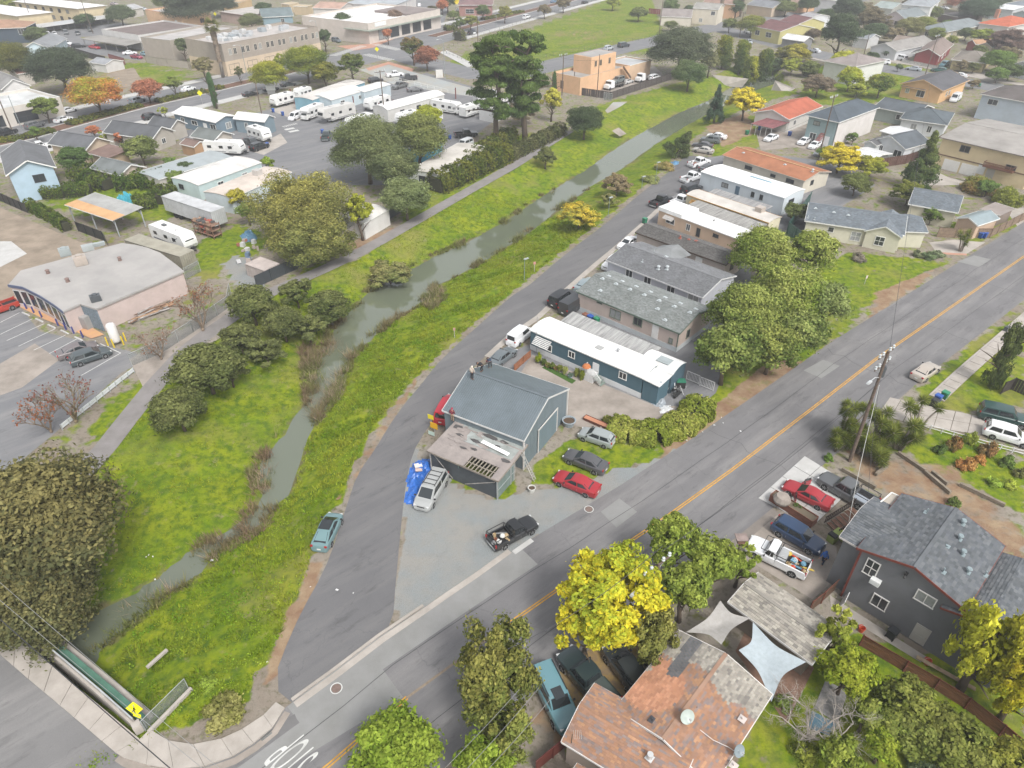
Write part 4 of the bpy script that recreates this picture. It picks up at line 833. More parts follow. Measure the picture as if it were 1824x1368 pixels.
Hs(HO,'yellow stucco house with a maroon roof, the lower of the two twins',HO,(1340,46),(1390,56),(1402,40),4.6,GA,1.8,(.48,.44,.20),(.17,.085,.085),'x','B',over=.2,wins=[('f',3,2.6,2.4,1.8),('f',9,2.6,3.,1.8,'x'),('f',16,2.6,1.8,1.6)])
Hs(HO,'white two-storey box house with a pale grey roof behind the yellow twins',HO,(1418,29),(1440,33),(1459,25),5.6,GA,1.2,(.60,.61,.63),(.36,.35,.36),'x','B',over=.2,wins=[('f',8,3.6,3.,1.4,'k')])
Hs(HO,'cream two-storey house beside the palm trunk at the far end of the field',HO,(1234,14),(1280,17),None,6.2,GA,1.6,(.58,.53,.44),(.32,.31,.29),'x',depth=12,over=.2,wins=[('f',9,4.6,1.8,1.6),('f',15,4.6,1.8,1.6),('f',12,1.6,1.6,1.6),('f',4,1.6,1.6,1.6)])
Hs('garage','long cream garage with a grey brown roof at the far edge of the field','garage',(1177,29),(1232,31),None,3.6,GA,2.4,(.56,.52,.45),(.27,.24,.23),'x',depth=12,over=.2)
Hs(HO,'peach orange two-storey house in front of the far palms',HO,(1252,4),(1310,8),None,6.,GA,1.8,(.58,.36,.22),(.30,.20,.16),'x',depth=14,over=.3,wins=[('f',6,4.4,1.5,1.4),('f',14,4.4,1.5,1.4)])
Hs(HO,'grey white bungalow with double gables at the right edge of the photo',HO,(1796,116),(1840,124),(1870,108),3.2,GA,1.8,(.52,.54,.55),(.20,.215,.23),'y','B',over=.5,wins=[('f',7,1.8,2.,1.6)])
Hs(HO,'tall white house with twin roof towers at the top right',HO,(1605,8),(1660,12),(1690,2),7.5,'hip',2.,(.66,.66,.65),(.30,.32,.34),'x','B',over=.4,wins=[('f',4,5.5,2.5,2.,'k'),('f',12,5.5,2.5,2.,'k')])
Hs('shed','dark tarred shed roof under the white-edged canopy near the red tile house','shed',(1672,24),(1706,30),(1712,20),3.2,'flat',.4,(.16,.12,.11),(.105,.095,.095),'x','B',over=.2)
Hs('warehouse','long white-edged flat roof behind the red tile house','warehouse',(1765,14),(1806,18),(1840,10),4.5,'flat',.4,(.48,.50,.52),(.66,.67,.68),'x','B',over=.3)
Hs(HO,'blue grey house with brown shingle roof at the top right corner',HO,(1790,6),(1850,12),(1880,2),5.,GA,2.,(.45,.50,.55),(.25,.21,.20),'y','B',over=.3)
Hs(HO,'teal grey house at the right edge behind the red tile roof',HO,(1803,24),(1835,28),(1860,18),5.,GA,1.6,(.42,.50,.52),(.40,.42,.43),'y','B',over=.3)
Hs(HO,'white house at the right edge just below the red tile roof',HO,(1806,66),(1850,76),(1880,60),3.2,GA,1.8,(.56,.55,.53),(.30,.32,.34),'y','B',over=.3)
Hs(HO,'small tan roofed cottage behind the yellow bungalow',HO,(1742,80),(1768,85),(1785,76),3.,GA,1.2,(.55,.50,.38),(.30,.31,.32),'y','B',over=.3)
Hs('shed','little garage with an orange brown roof behind the dark red bungalow','shed',(1722,75),(1738,79),(1752,73),2.6,GA,1.2,(.25,.06,.05),(.42,.25,.15),'y','B',over=.3)
for i,(lab,A,B,rc,wc)in En([('pale house with a green grey roof beyond the tall evergreen',(1555,12),(1590,16),(.32,.37,.36),(.5,.5,.46)),('orange stucco house beyond the field at the top',(1395,3),(1425,7),(.32,.22,.18),(.58,.35,.2)),('grey roofed long house beyond the street at the top centre right',(1330,8),(1376,14),(.22,.23,.25),(.52,.42,.32)),('white roofed block at the top edge right of the palms',(1435,-4),(1500,2),(.5,.5,.5),(.55,.55,.55)),('red-brown roofed house at the top edge',(1700,-2),(1750,2),(.30,.12,.10),(.5,.46,.42))]):
 Hs(HO,lab,HO,A,B,None,4.,GA,2.,wc,rc,'x',depth=13,over=.3)
 # left half: shops, apartments, homes
shop=Th('shop_building','pinkish corner shop with a bowed grey flat roof and roof units','shop',P(170,600))
o0=Vc(shop.location);roofpx=[(14,508),(40,512),(70,527),(95,543),(111,555),(142,541),(170,550),(328,483),(312,470),(285,450),(262,441),(240,436),(217,433),(190,440),(37,482)]
q=[p-o0 for p in PP(roofpx,3.6)];cen=sum(q,Vc())/len(q)
mb=MB();mb.prism([p+(cen-p).normalized()*.25 for p in q],0,3.35);mb.obj('wall',mat('pink_stucco',(.50,.41,.385),.85,.15,.5,bump=.2,bscale=10),shop)
mb=MB();mb.prism(q,3.36,3.62);ro=mb.obj('roof',mat('rolled_roofing',(.36,.345,.33),.9,.0,.22,col2=(.29,.28,.27),bump=.2,bscale=4),shop)
for a,b_ in((0,3),(3,5)):
 mb=MB()
 for i in range(a,b_-0 if b_<5 else 4):mb.beam(q[i]+Vc((0,0,3.5-3.6)),q[i+1]+Vc((0,0,3.5-3.6)),.12,.4)
 mb.obj(FA,Cm((.09,.11,.18)),ro)
stone=mat('blue_stone',(.19,.235,.27),.85,.0,4.,col2=(.11,.14,.165),bump=.6,bscale=5)
mb=MB();a,b_=q[5],q[6];a2=a+(cen-a).normalized()*.2;b2=b_+(cen-b_).normalized()*.2;mb.beam(Vc((a2.x,a2.y,1.7)),Vc((b2.x,b2.y,1.7)),.16,3.3);mb.obj('stone_wall',stone,shop)
for i in(0,1,2,3):
 a,b_=q[i]+(cen-q[i]).normalized()*.24,q[i+1]+(cen-q[i+1]).normalized()*.24
 for k in range(2):
  s,t=a.lerp(b_,(k+.08)/2),a.lerp(b_,(k+.92)/2);f=BM('shop_window',Cm((.55,.56,.57)),shop,Vc((s.x,s.y,1.75)),Vc((t.x,t.y,1.75)),.06,2.3)
  s,t=a.lerp(b_,(k+.14)/2),a.lerp(b_,(k+.86)/2);BM('window_pane',M_GLASS,f,Vc((s.x,s.y,1.75)),Vc((t.x,t.y,1.75)),.09,2.)
def roof_unit(px,d,col,z=3.62,fan=True,rz=.6,nm='rooftop_unit'):
 mb=MB();mb.box((0,0,d[2]/2+.1),d);mb.box((0,0,.05),(d[0]*.9,d[1]*.9,.1))
 for k in range(4):mb.box((0,-d[1]/2-.01,.25+k*d[2]*.2),(d[0]*.8,.03,.05))
 if fan:mb.cyl((0,0,d[2]+.1),(0,0,d[2]+.25),min(d[:2])*.38,n=12)
 o=mb.obj(nm,Cm(col,ME),shop);o.location=P(*px,z)-o0;o.rotation_euler=(0,0,rz)
roof_unit((118,455),(1.5,1.1,1.1),(.36,.40,.40));roof_unit((146,471),(1.7,1.3,1.3),(.48,.42,.37));roof_unit((158,446),(1.6,1.,.8),(.42,.45,.45),fan=False);roof_unit((173,439),(2.4,.5,.5),(.42,.46,.46),fan=False);roof_unit((172,536),(1.3,.9,.8),(.10,.11,.12))
for px in((86,487),(121,502),(214,464)):
 mb=MB();mb.cyl(OO,(0,0,.5),.28,.22,10);mb.cyl((0,0,.5),(0,0,.62),.34,.2,10);o=mb.obj('roof_ventilator',Cm((.22,.15,.13),ME),shop);o.location=P(*px,3.62)-o0
Ar('painted_walk',[(20,530),(60,530),(112,570),(142,572),(186,597),(163,604),(120,585),(80,570),(30,545)],.10,mat('ochre_paving',(.52,.30,.13),.8,.0,.35,col2=(.42,.24,.17)))
h=Hs('carport','open carport with an orange and grey plank roof on posts','carport',(115,364.5),(201,393),(172,347),3.2,'flat',.4,(.1,.1,.1),(.36,.36,.35),'x','A',over=.3)
bpy.data.objects.remove([c for c in h.children if c.name.startswith('wall')][0]);L,W=h['L'],h['W']
mb=MB();mb.add([(-L/2-.02,-W/2-.02,3.225),(L/2+.02,-W/2-.02,3.225),(L/2+.02,-.1*W,3.385),(-L/2-.02,-.1*W,3.385)],[(0,1,2,3)]);mb.obj('plywood_sheet',mat('orange_plywood',(.55,.33,.17),.8,.2,.4),h)
for x_ in(-1,0,1):
 for y_ in(-1,1):
  mb=MB();mb.box((x_*(L/2-.4),y_*(W/2-.4),1.5),(.16,.16,3.1));mb.beam((x_*(L/2-.4),y_*(W/2-.4),2.2),(x_*(L/2-.4)+.8*(1 if x_<1 else-1),y_*(W/2-.4),3.05),.1,.1);mb.obj(PO,Cm((.34,.36,.37)),h)
GB=(.105,.11,.118)
Hs(HO,'light blue two-storey gabled house with a deck at the left edge',HO,(10,313),(100,298),None,5.6,GA,2.1,(.36,.47,.56),(.15,.155,.165),'y',depth=16,over=.5,wins=[('f',4.5,4.,2.,1.5,'k'),('f',8.2,3.8,1.,2.,'d'),('f',10,4.1,2.4,1.2,'k')])
Hs(HO,'dark grey L-shaped house with black roof vents by the boulevard',HO,(183,236),(271,248),(314,233),3.,GA,1.9,(.40,.37,.33),GB,'x','B',over=.4,wins=[('f',4,1.7,1.6,1.2,'k'),('r',3,1.7,1.2,1.2)])
Hs(HO,'dark grey wing roof behind the L-shaped house beside the blue grey row house',HO,(262,222),(304,229),(318,217),3.,GA,1.5,(.40,.37,.33),GB,'x','B',over=.4)
Hs(HO,'dark grey gabled house with a peach gable and tan patio sail',HO,(84,256),(152,268),(214,254),3.,GA,1.9,(.50,.40,.30),(.125,.13,.14),'x','B',over=.5,wins=[('r',4,1.7,1.4,1.2)])
Hs('patio_cover','brown lean-to patio cover beside the peach-gabled house','patio cover',(154,272),(192,282),(226,268),2.6,'flat',.5,(.42,.32,.22),(.20,.135,.115),'x','B',over=.5)
Hs('garage','low beige garage with a grey green roof behind the ivy hedge','garage',(160,299),(213,313),(259,297),2.7,GA,1.4,(.50,.42,.35),(.165,.18,.18),'x','B',over=.4)
Hs(HO,'small beige house with a green grey roof below the blue grey row house',HO,(338,243),(381,251),(414,238),3.,GA,1.4,(.45,.41,.36),(.155,.17,.165),'x','B',over=.4)
Hs('shed','little brown roofed wooden shed beside the travel trailer','shed',(320,256),(345,262),(352,250),2.3,GA,.8,(.38,.24,.14),(.20,.14,.12),'x','B',over=.2)
Hs('row_house','blue grey row house with a white roof and white windows at the trailer park edge',HO,(306,201),(383,218),(416,205),3.3,GA,.9,(.16,.215,.26),WT,'x','B',over=.3,rk=FR,wins=[('f',3,1.8,1.4,1.5),('f',7.5,1.9,2.2,1.1),('f',11.5,1.3,1.3,2.2,'dw'),('f',14.5,1.9,2,1.3),('r',3.5,1.7,1.6,1.5)])
Hs('row_house','blue grey office with a white gable roof at the trailer park entrance',HO,(415,211),(471,217),(494,209),3.3,GA,1.1,(.19,.25,.29),WT,'x','B',over=.3,rk=FR,wins=[('f',3,1.7,1,1.6),('f',6,1.7,1,1.6)])
G2='mobile homes on the west side'
Hs(MH,'long mobile home under a striped pale grey metal roof behind the hedge',MO,(282,320),(413,279),(254,303),2.9,'arch',.25,(.50,.47,.43),(.40,.44,.45),'x','A',over=.2,rk=ME,group=G2)
Hs(MH,'pale aqua mobile home with a stained white roof below the striped one',MO,(352,330),(466,289),(333,307),3.1,'arch',.3,(.47,.57,.57),(.66,.64,.62),'x','A',over=.1,rk=FR,group=G2,wins=[('l',2.4,1.8,1.4,1.,'k'),('f',5,1.8,1.4,1.),('f',11,1.8,1.4,1.)])
h=Hs(MH,'pale blue mobile home with a beige roof and rooftop cooler',MO,(412,353),(520,306),(363,341),3.1,'arch',.3,(.50,.56,.58),(.58,.51,.45),'x','A',over=.1,rk=FR,group=G2,wins=[('f',4,1.8,1.4,1.),('f',12,1.8,1.4,1.)])
BX('rooftop_cooler',Cm((.56,.53,.50),ME),h,(3.,.5,3.9),(1.4,1.4,1.1))
Hs(MH,'off-white mobile home beside the footpath between the big tree and the hedge',MO,(784,313),(868,262),(748,292),3.,'arch',.3,(.60,.61,.62),(.55,.52,.48),'x','A',over=.1,rk=FR,group=G2,wins=[('l',3,1.7,1.6,1.2,'k')])
Hs(MH,'bright white mobile home roof glimpsed between the trees by the footpath',MO,(648,398),(694,372),(628,374),3.,'arch',.3,(.58,.57,.55),(.62,.60,.57),'x','A',over=.1,rk=FR,group=G2)
Hs(MH,'turquoise walled mobile home behind the big grey-green tree',MO,(742,270),(788,250),(725,258),3.,'arch',.3,(.10,.34,.46),(.5,.5,.5),'x','A',over=.1,rk=FR,group=G2)
Hs(MH,'long white bow-roofed mobile home in the middle of the trailer park',MO,(690,196),(792,168),(676,186),3.2,'arch',.7,(.58,.57,.55),WT,'x','A',over=.1,rk=FR,group=G2,wins=[('f',5,1.8,1.5,1.,'k'),('f',11,1.8,1.5,1.,'k')])
Hs(MH,'pale blue mobile home with a white roof near the chain fence',MO,(590,178),(652,160),(572,163),3.2,GA,.7,(.50,.58,.62),(.68,.67,.65),'x','A',over=.1,rk=FR,group=G2,wins=[('f',4,1.8,1.5,1.),('f',11,1.8,1.5,1.)])
Hs(MH,'blue walled mobile home with a grey-white roof beside the red fence',MO,(556,178),(650,146),(545,166),3.2,'arch',.3,(.20,.36,.44),(.60,.57,.54),'x','A',over=.1,rk=FR,group=G2)
Hs(MH,'pale blue mobile home with a beige awning close to the parked pickups',MO,(648,164),(696,150),(640,155),3.2,'arch',.3,(.45,.52,.56),(.66,.65,.63),'x','A',over=.1,rk=FR,group=G2)
Hs(MH,'white mobile home behind the tall pine trunks',MO,(880,196),(936,176),(866,186),3.2,'arch',.3,(.60,.60,.60),(.62,.60,.58),'x','A',over=.1,rk=FR,group=G2)
h=Hs('office_building','long two-storey taupe office building with a peach ground floor and roof machinery','office building',(394,79),(566,47.5),(326,69),9.4,'parapet',.8,(.34,.295,.25),(.46,.43,.41),'x','A',rk=FR,trim=(.30,.25,.21),floor2=4.3,tcol=(.45,.42,.38),wins=[('f',2.6+5.*(i//2)+(i%2)*1.9,6.9,1.2,1.9,'t' if i<26 else '')for i in range(30)]+[('f',3+7.2*i,1.9,4.,2.9,'kx')for i in range(9)])
L,W=h['L'],h['W']
for i in range(26):
 mb=MB();s_=random.Random(i);d=(s_.uniform(1,2.6),s_.uniform(1,2.),s_.uniform(.6,1.5));mb.box((0,0,d[2]/2),d);mb.box((0,0,d[2]+.05),(d[0]*.6,d[1]*.6,.1));o=mb.obj('rooftop_unit',Cm(s_.choice([(.5,.52,.54),(.66,.66,.66),(.36,.40,.43)]),ME),h);o.location=(-L/2+6+s_.uniform(0,L-10),s_.uniform(-2,W/2-3),8.6)
Hs('warehouse','taupe windowless warehouse with a pale roof left of the office building','warehouse',(250,66),(302,72),(425,48),6.6,'parapet',.6,(.36,.32,.275),(.46,.44,.43),'x','B',rk=FR,trim=(.42,.40,.38),wins=[('f',16,3.,2.,1.4,'k')])
Hs('warehouse','low building with a brown tar roof and white wall behind the carport','warehouse',(180,52),(246,63),(334,42),5.,'parapet',.5,(.58,.57,.56),(.19,.15,.14),'x','B',rk=FR,trim=(.5,.48,.46))
Hs('warehouse','peach block building with a red roof edge and small windows','building',(258,17),(322,28),(366,20),6.,'parapet',.6,(.66,.44,.28),(.52,.49,.47),'x','B',rk=FR,trim=(.48,.17,.11),wins=[('f',10,2.2,1.4,1.4),('f',14,2.2,1.4,1.4),('f',19,2.,1.2,2.4,'dw'),('r',9,3.2,2.,1.8),('f',24,2.4,2.,3.,'dw')])
Hs('shop_building','low pink shop with a beige roof and brown fascia in the far left','shop',(390,21),(440,28),(486,15),4.,'flat',.3,(.50,.38,.34),(.48,.45,.42),'x','B',over=.3,rk=FR,trim=(.26,.11,.09))
Hs(HO,'blue bungalow with a dark teal roof and white windows beside the white store',HO,(466,31),(523,28),None,4.,GA,2.6,(.22,.31,.36),(.16,.20,.21),'x',depth=13,over=.5,wins=[('f',8,2.2,1.5,1.8),('f',13,2.4,2.6,2.2),('f',18,2.4,1.5,1.8)])
h=Hs('store_building','large white corner store with a green canopy and glass front at the crossing','store',(537,28.5),(655,42),(708,9),7.2,'parapet',.7,(.57,.51,.465),(.74,.73,.72),'x','B',rk=FR,trim=(.60,.55,.50),wins=[('r',8+7*i,2.6,5.2,3.8,'kx')for i in range(6)]+[('f',41,2.4,5.,3.8,'kx')])
L,W=h['L'],h['W'];mb=MB();mb.box((L/2+.7,0,4.8),(1.6,W,.35));mb.box((L/2-5,-W/2-.7,4.8),(13,1.6,.34));mb.obj('canopy',Cm((.26,.29,.25)),h)
BX('sign_board',Cm((.74,.76,.76)),h,(L/2+.06,-W/2+7,6.3),(.15,6.5,1.4))
BX('raised_roof',Cm((.25,.21,.20),FR),h,(L*.2,W*.28,6.9),(L*.55,W*.38,.9))
Hs('building','white and tan building behind the white corner store','building',(556,14),(606,16),None,6.,GA,1.6,(.58,.55,.52),(.45,.30,.24),'x',depth=16,over=.3)
Hs('building','grey flat-roofed hall at the top edge behind the white store','building',(612,6),(700,10),None,6.5,'flat',.3,(.58,.56,.55),(.40,.43,.46),'x',depth=26,over=.3)
Hs('restaurant','dark brown roadside restaurant with white awnings and a red roof bay','restaurant',(815,9),(878,9),None,4.6,'hip',2.2,(.32,.17,.15),(.22,.14,.14),'x',depth=16,over=.6,wins=[('f',5+6*i,1.9,4.,2.,'x')for i in range(5)])
Hs('apartment_building','pale yellow two-storey apartments with white roof, nearer of the pair','apartment building',(30,29.5),(94,21.5),None,6.2,'flat',.2,(.60,.50,.33),WT,'y',depth=46,over=.7,rk=FR)
Hs('apartment_building','pale yellow two-storey apartments with white roof, farther of the pair behind the pole','apartment building',(138,16.5),(191,9.5),None,6.2,'flat',.2,(.60,.50,.33),WT,'y',depth=50,over=.7,rk=FR,wins=[('l',4+6*i,4.6,2.,1.6,'k')for i in range(7)]+[('l',4+6*i,1.6,2.,1.6,'k')for i in range(7)])
h=Hs('carport','very long white-edged carport roof in front of the yellow apartments','carport',(40,53),(216,29),None,2.6,'flat',.3,(.06,.06,.06),(.55,.56,.57),'x',depth=7.5,over=.4,rk=ME)
bpy.data.objects.remove([c for c in h.children if c.name.startswith('wall')][0]);L,W=h['L'],h['W']
BX('back_wall',Cm((.13,.12,.12)),h,(0,W/2-.4,1.3),(L-.6,.15,2.5))
for i in range(15):
 BX(PO,Cm((.2,.2,.2)),h,(-L/2+.5+(L-1)*i/14,-W/2+.5,1.28),(.15,.15,2.5))
h=Hs('carport','wide tan carport roof on slim posts sheltering red cars','carport',(144,69),(224,81.5),(252,75),2.8,'flat',.3,(.1,.1,.1),(.31,.295,.275),'x','B',over=.4,rk=FR,trim=(.2,.18,.16))
bpy.data.objects.remove([c for c in h.children if c.name.startswith('wall')][0]);L,W=h['L'],h['W']
for i in range(5):
 for s in(-1,1):
  BX(PO,Cm((.32,.30,.28)),h,(-L/2+.5+(L-1)*i/4,s*(W/2-.6),1.4),(.15,.15,2.7))
Hs(HO,'dark navy house with an orange brown roof and white windows at the left edge',HO,(-45,52),(44,49),None,5.4,'hip',2.,(.055,.075,.10),(.36,.22,.15),'x',depth=14,over=.4,wins=[('f',15,4.,2.,2.),('f',21,4.2,2.6,2.),('f',24,4.2,2.6,2.)])
Hs(HO,'light blue gabled house with a grey roof behind the dark trees',HO,(37,88.5),(89,86.5),None,4.4,GA,2.2,(.50,.60,.66),(.25,.26,.275),'y',depth=20,over=.4)
Hs('store_building','white single-storey shop row with a cluttered roof facing the boulevard','store',(-70,208),(106,172.5),None,4.6,'parapet',.7,(.60,.56,.51),(.56,.57,.57),'x',depth=17,rk=FR,wins=[('f',6+8*i,1.8,5.4,2.6,'kx')for i in range(5)])
Hs(HO,'white gable house with a grey roof behind the shop row',HO,(2,160),(55,152),None,4.6,GA,2.2,(.62,.61,.60),(.26,.255,.25),'y',depth=18,over=.4)
Hs('shed','small pale garden shed beside the dark fence of the vacant lot','shed',(158,111),(187,115),None,2.6,GA,1.,(.58,.57,.56),(.30,.31,.33),'x',depth=7,over=.2)
for i,(lab,A,B,rc,wc,dp)in En([('long low house with a dark roof at the top left edge',(60,5),(110,3),(.22,.22,.24),(.46,.42,.36),14),('tan wooden fence-walled yard building at the top left',(395,3),(430,4),(.5,.36,.22),(.5,.36,.2),10),('beige box van shaped store room behind the blue bungalow',(500,6),(515,8),(.52,.43,.30),(.5,.40,.27),6),('beige storage container behind the blue bungalow',(522,11),(548,12),(.52,.43,.30),(.5,.40,.27),5)]):
 Hs('building',lab,'building',A,B,None,3.6,'flat',.2,wc,rc,'x',depth=dp,over=.1,rk=FR)
for lab,A,B,rc,wc,dp,cat in[('white carport roof in front of the yellow twin houses',(1392,68),(1432,74),(.66,.66,.66),(.2,.2,.2),7,'carport'),('house with a reddish roof squeezed between the dark trees at the left',(30,132),(58,128),(.30,.16,.13),(.5,.46,.42),10,HO),('grey house roof behind the tall dark evergreen',(1520,66),(1548,70),(.25,.27,.29),(.5,.5,.5),9,HO),('brown roofed house above the light tan roof',(1590,72),(1625,76),(.24,.19,.16),(.45,.40,.36),9,HO),('pale house roof at the far right between red and purple trees',(1735,14),(1765,17),(.32,.30,.29),(.55,.53,.5),10,HO),('grey shop roof at the top left behind the carport',(215,20),(255,13),(.40,.40,.41),(.5,.47,.43),10,'shop')]:Hs(cat,lab,cat,A,B,None,3.4,GA,1.3,wc,rc,'x',depth=dp,over=.3)
h=Hs('mission_building','peach stucco flat-roofed building with an outside stair by the tow yard','building',(1034,139),(1122,117),(1008,123),4.8,'parapet',.7,(.66,.42,.255),(.33,.325,.315),'x','A',rk=FR,trim=(.60,.40,.26),wins=[('f',13,1.6,1.,1.2),('l',4,2,1.2,2.2,'db')])
L,W=h['L'],h['W'];BX('upper_storey',Cm((.66,.42,.255),SU),h,(L*.08,W*.05,6.2),(L*.5,W*.62,5.2));BX('upper_roof',Cm((.36,.35,.34),FR),h,(L*.08,W*.05,8.82),(L*.46,W*.55,.06))
for x_ in(-.08,.02,.2):
 fm,pm,pc=win_mesh(1.1,1.7,(.55,.40,.27),1);f=link(WI,fm,h,Vc((L*x_,W*.05-W*.31,6.9)),0);link('window_pane',pm,f)
for k in range(9):
 BX('stair_tread',Cm((.10,.06,.04)),h,(L*.30+.45*k,-W/2-.7,4.4-.42*k),(.46,1.2,.08))
BM('stair_rail',Cm((.10,.06,.04)),h,(L*.28,-W/2-1.3,5.4),(L*.30+4,-W/2-1.3,1.6),.08,.6)
Hs('workshop','tan workshop with a grey junk-covered roof attached beside the peach building','workshop',(1120,118),(1160,107),(1100,103),4.6,'parapet',.4,(.58,.42,.29),(.44,.45,.46),'x','A',rk=FR)
# vehicles
M_PAINT=mat('car_paint',(.5,.5,.5),.32,.0,objcol=True,spec=.5,coat=.6)
M_CGLASS=mat('car_glass',(.022,.027,.03),.06,.0,spec=.9)
M_TYRE=mat('tyre_rubber',(.022,.022,.023),.85,.1,3.)
M_RIM=mat('wheel_rim',(.36,.37,.38),.35,.1,6.,metal=.5,spec=.5)
M_HEAD=mat('headlight_lens',(.55,.56,.56),.15,.0,spec=.8);M_TAIL=mat('taillight_lens',(.33,.018,.018),.2,.0,spec=.7)
M_BLACK=mat('black_plastic',(.03,.03,.032),.6,.1,3.);M_PLATE=mat('licence_plate',(.62,.62,.60),.5,.1,4.);M_CHROME=mat('dull_chrome',(.50,.51,.52),.3,.1,4.,metal=.6)
CARS={SE:(4.8,1.82,1.44,.93,.74,1.00,-.37,-.19,.07,.24,.72,.33),'coupe':(4.75,1.82,1.38,.90,.70,.98,-.36,-.17,.03,.20,.70,.33),'hatchback':(4.,1.72,1.50,.95,.78,.98,-.485,-.36,.09,.27,.72,.31),'liftback':(4.46,1.75,1.48,.94,.74,1.02,-.47,-.14,.12,.32,.72,.32),'suv':(4.75,1.88,1.72,1.05,.92,1.05,-.485,-.40,.09,.24,.76,.37),LS:(5.2,2.,1.90,1.15,1.02,1.15,-.49,-.45,.10,.22,.80,.40),'minivan':(5.1,1.95,1.75,1.02,.86,1.02,-.485,-.43,.13,.33,.78,.34),'wagon':(4.8,1.84,1.60,.98,.82,1.,-.475,-.35,.09,.26,.74,.35),PU:(5.7,1.98,1.86,1.10,.98,.70,-.13,-.10,.11,.21,.80,.40),'small_pickup':(5.,1.78,1.66,1.,.88,.66,-.08,-.05,.12,.22,.78,.35),'old_pickup':(5.5,2.,1.90,1.14,1.02,.72,.0,.02,.14,.21,.82,.42),'van':(5.3,1.98,2.15,1.20,.95,1.2,-.49,-.475,.22,.36,.86,.36),'compact_van':(4.7,1.75,1.90,1.08,.90,1.1,-.485,-.47,.17,.35,.84,.33)}
def car_parts(kind):
 L,W,H,belt,hood,deck,rb,rr,rf,wb,tw,wr=CARS[kind];hw=W/2;pick=PU in kind
 out={}
 body=MB();zb=wr*.62
 if pick:st=[(-.5,deck+.02,.90),(-.495,deck+.03,.97),(-.45,deck,1.),(-.2,deck,1.),(rb-.005,deck,1.),(rb,belt,1.),(.1,belt,1.)]
 elif rr<-.34:st=[(-.5,.62,.80),(-.495,belt-.12,.90),(-.48,belt-.02,.95),(-.40,belt,.985),(-.2,belt,1.),(.1,belt-.01,1.)]
 else:st=[(-.5,.60,.78),(-.493,deck-.14,.88),(-.475,deck-.03,.92),(-.42,deck,.96),(-.3,deck-.01,.99),(-.1,belt,1.),(.1,belt-.01,1.)]
 st+=[(wb-.02,belt-.02,1.),(wb+.04,belt-.03-(belt-hood)*.15,.99),(.36,hood+(belt-hood)*.45,.975),(.44,hood+.02,.92),(.478,hood-.08,.85),(.494,hood-.22,.76),(.5,.44,.70)]
 prof=lambda zt,w:[(0,zb),(w*.84,zb),(w*.955,zb+.08),(w,zb+.24),(w*1.,zb+(zt-zb)*.62),(w*.965,zt-.07),(w*.90,zt-.015),(w*.62,zt+.012),(0,zt+.028)]
 n=0
 for f,zt,w in st:
  pr=prof(max(zt,zb+.22),hw*w);ring=[(f*L,y,z)for y,z in pr]+[(f*L,-y,z)for y,z in reversed(pr[1:-1])];n=len(ring);body.v+=ring
 for i in range(len(st)-1):
  for k in range(n):
   q=(k+1)%n;body.f.append((i*n+k,(i+1)*n+k,(i+1)*n+q,i*n+q));body.m.append(0)
 body.f.append(tuple(range(n)));body.m.append(0);e=(len(st)-1)*n;body.f.append(tuple(e+k for k in reversed(range(n))));body.m.append(0)
 bw,tw_=hw*.925,hw*tw;zr=H-.05;zb2=belt-.02;x0,x1,x2,x3=rb*L,rr*L,rf*L,wb*L
 bl=[(x0,bw*.93),(x0*.55+x3*.45,bw),(x3,bw*.88)];tl=[(x1,tw_*.93),((x1+x2)/2,tw_),(x2,tw_*.94)];zz=[zr-.03,zr+.012,zr-.02]
 g=[]
 for s in(1,-1):
  g.append(([(x,s*y,zb2 if i else zb2+(.03 if not pick and rr>-.34 else 0))for i,(x,y)in En(bl)],[(x,s*y,z)for(x,y),z in zip(tl,zz)]))
 o=len(body.v)
 Lb_,Lt=g[0];Rb_,Rt=g[1];mid=[(x,0,z+.045)for(x,y),z in zip(tl,zz)]
 vs=Lb_+Lt+mid+Rt+Rb_
 fs=[(0,3,4,1),(1,4,5,2),(3,6,7,4),(4,7,8,5),(6,9,10,7),(7,10,11,8),(9,12,13,10),(10,13,14,11),(2,5,8,11,14),(0,12,9,6,3)]
 body.add(vs,[tuple(reversed(f))for f in fs],0)
 if pick:
  bx0,bx1=-.49*L,rb*L-.05;zt=belt+.02
  for s in(1,-1):body.box(((bx0+bx1)/2,s*(hw-.07),(deck+zt)/2-.05),(bx1-bx0,.13,zt-deck+.1),0)
  body.box((bx0+.04,0,(deck+zt)/2-.05),(.09,W-.26,zt-deck+.1),0);body.box((bx1-.03,0,(deck+zt)/2-.05),(.08,W-.26,zt-deck+.1),0)
  body.box(((bx0+bx1)/2,0,deck+.035),(bx1-bx0-.15,W-.30,.03),1)
 for sx in(1,-1):
  body.box((sx*(L/2-.03),0,zb+.2),(.12,W*.74,.18),0 if not pick else 2)
 out['body']=body
 V=[Vc(v)for v in vs]
 def inset(a,b,c,d,u0,u1,v0,v1,off=.012):
  f=lambda u,v:(a*(1-u)+b*u)*(1-v)+(d*(1-u)+c*u)*v
  q=[f(u0,v0),f(u1,v0),f(u1,v1),f(u0,v1)];nn=(q[1]-q[0]).cross(q[3]-q[0]).normalized();m=MB()
  cen=sum(q,Vc())/4
  if nn.dot(cen-Vc((cen.x*.6,0,belt-.3)))<0:nn=-nn;q.reverse()
  m.add([p+nn*off for p in q]+[p-nn*.02 for p in q],[(0,1,2,3),(0,4,5,1),(1,5,6,2),(2,6,7,3),(3,7,4,0)]);return m
 out['windshield']=inset(V[2],V[14],V[11],V[5],.07,.93,.08,.90)
 if kind not in('van',):out['rear_window']=inset(V[0],V[12],V[9],V[3],.10,.90,.12,.88)
 sw=[]
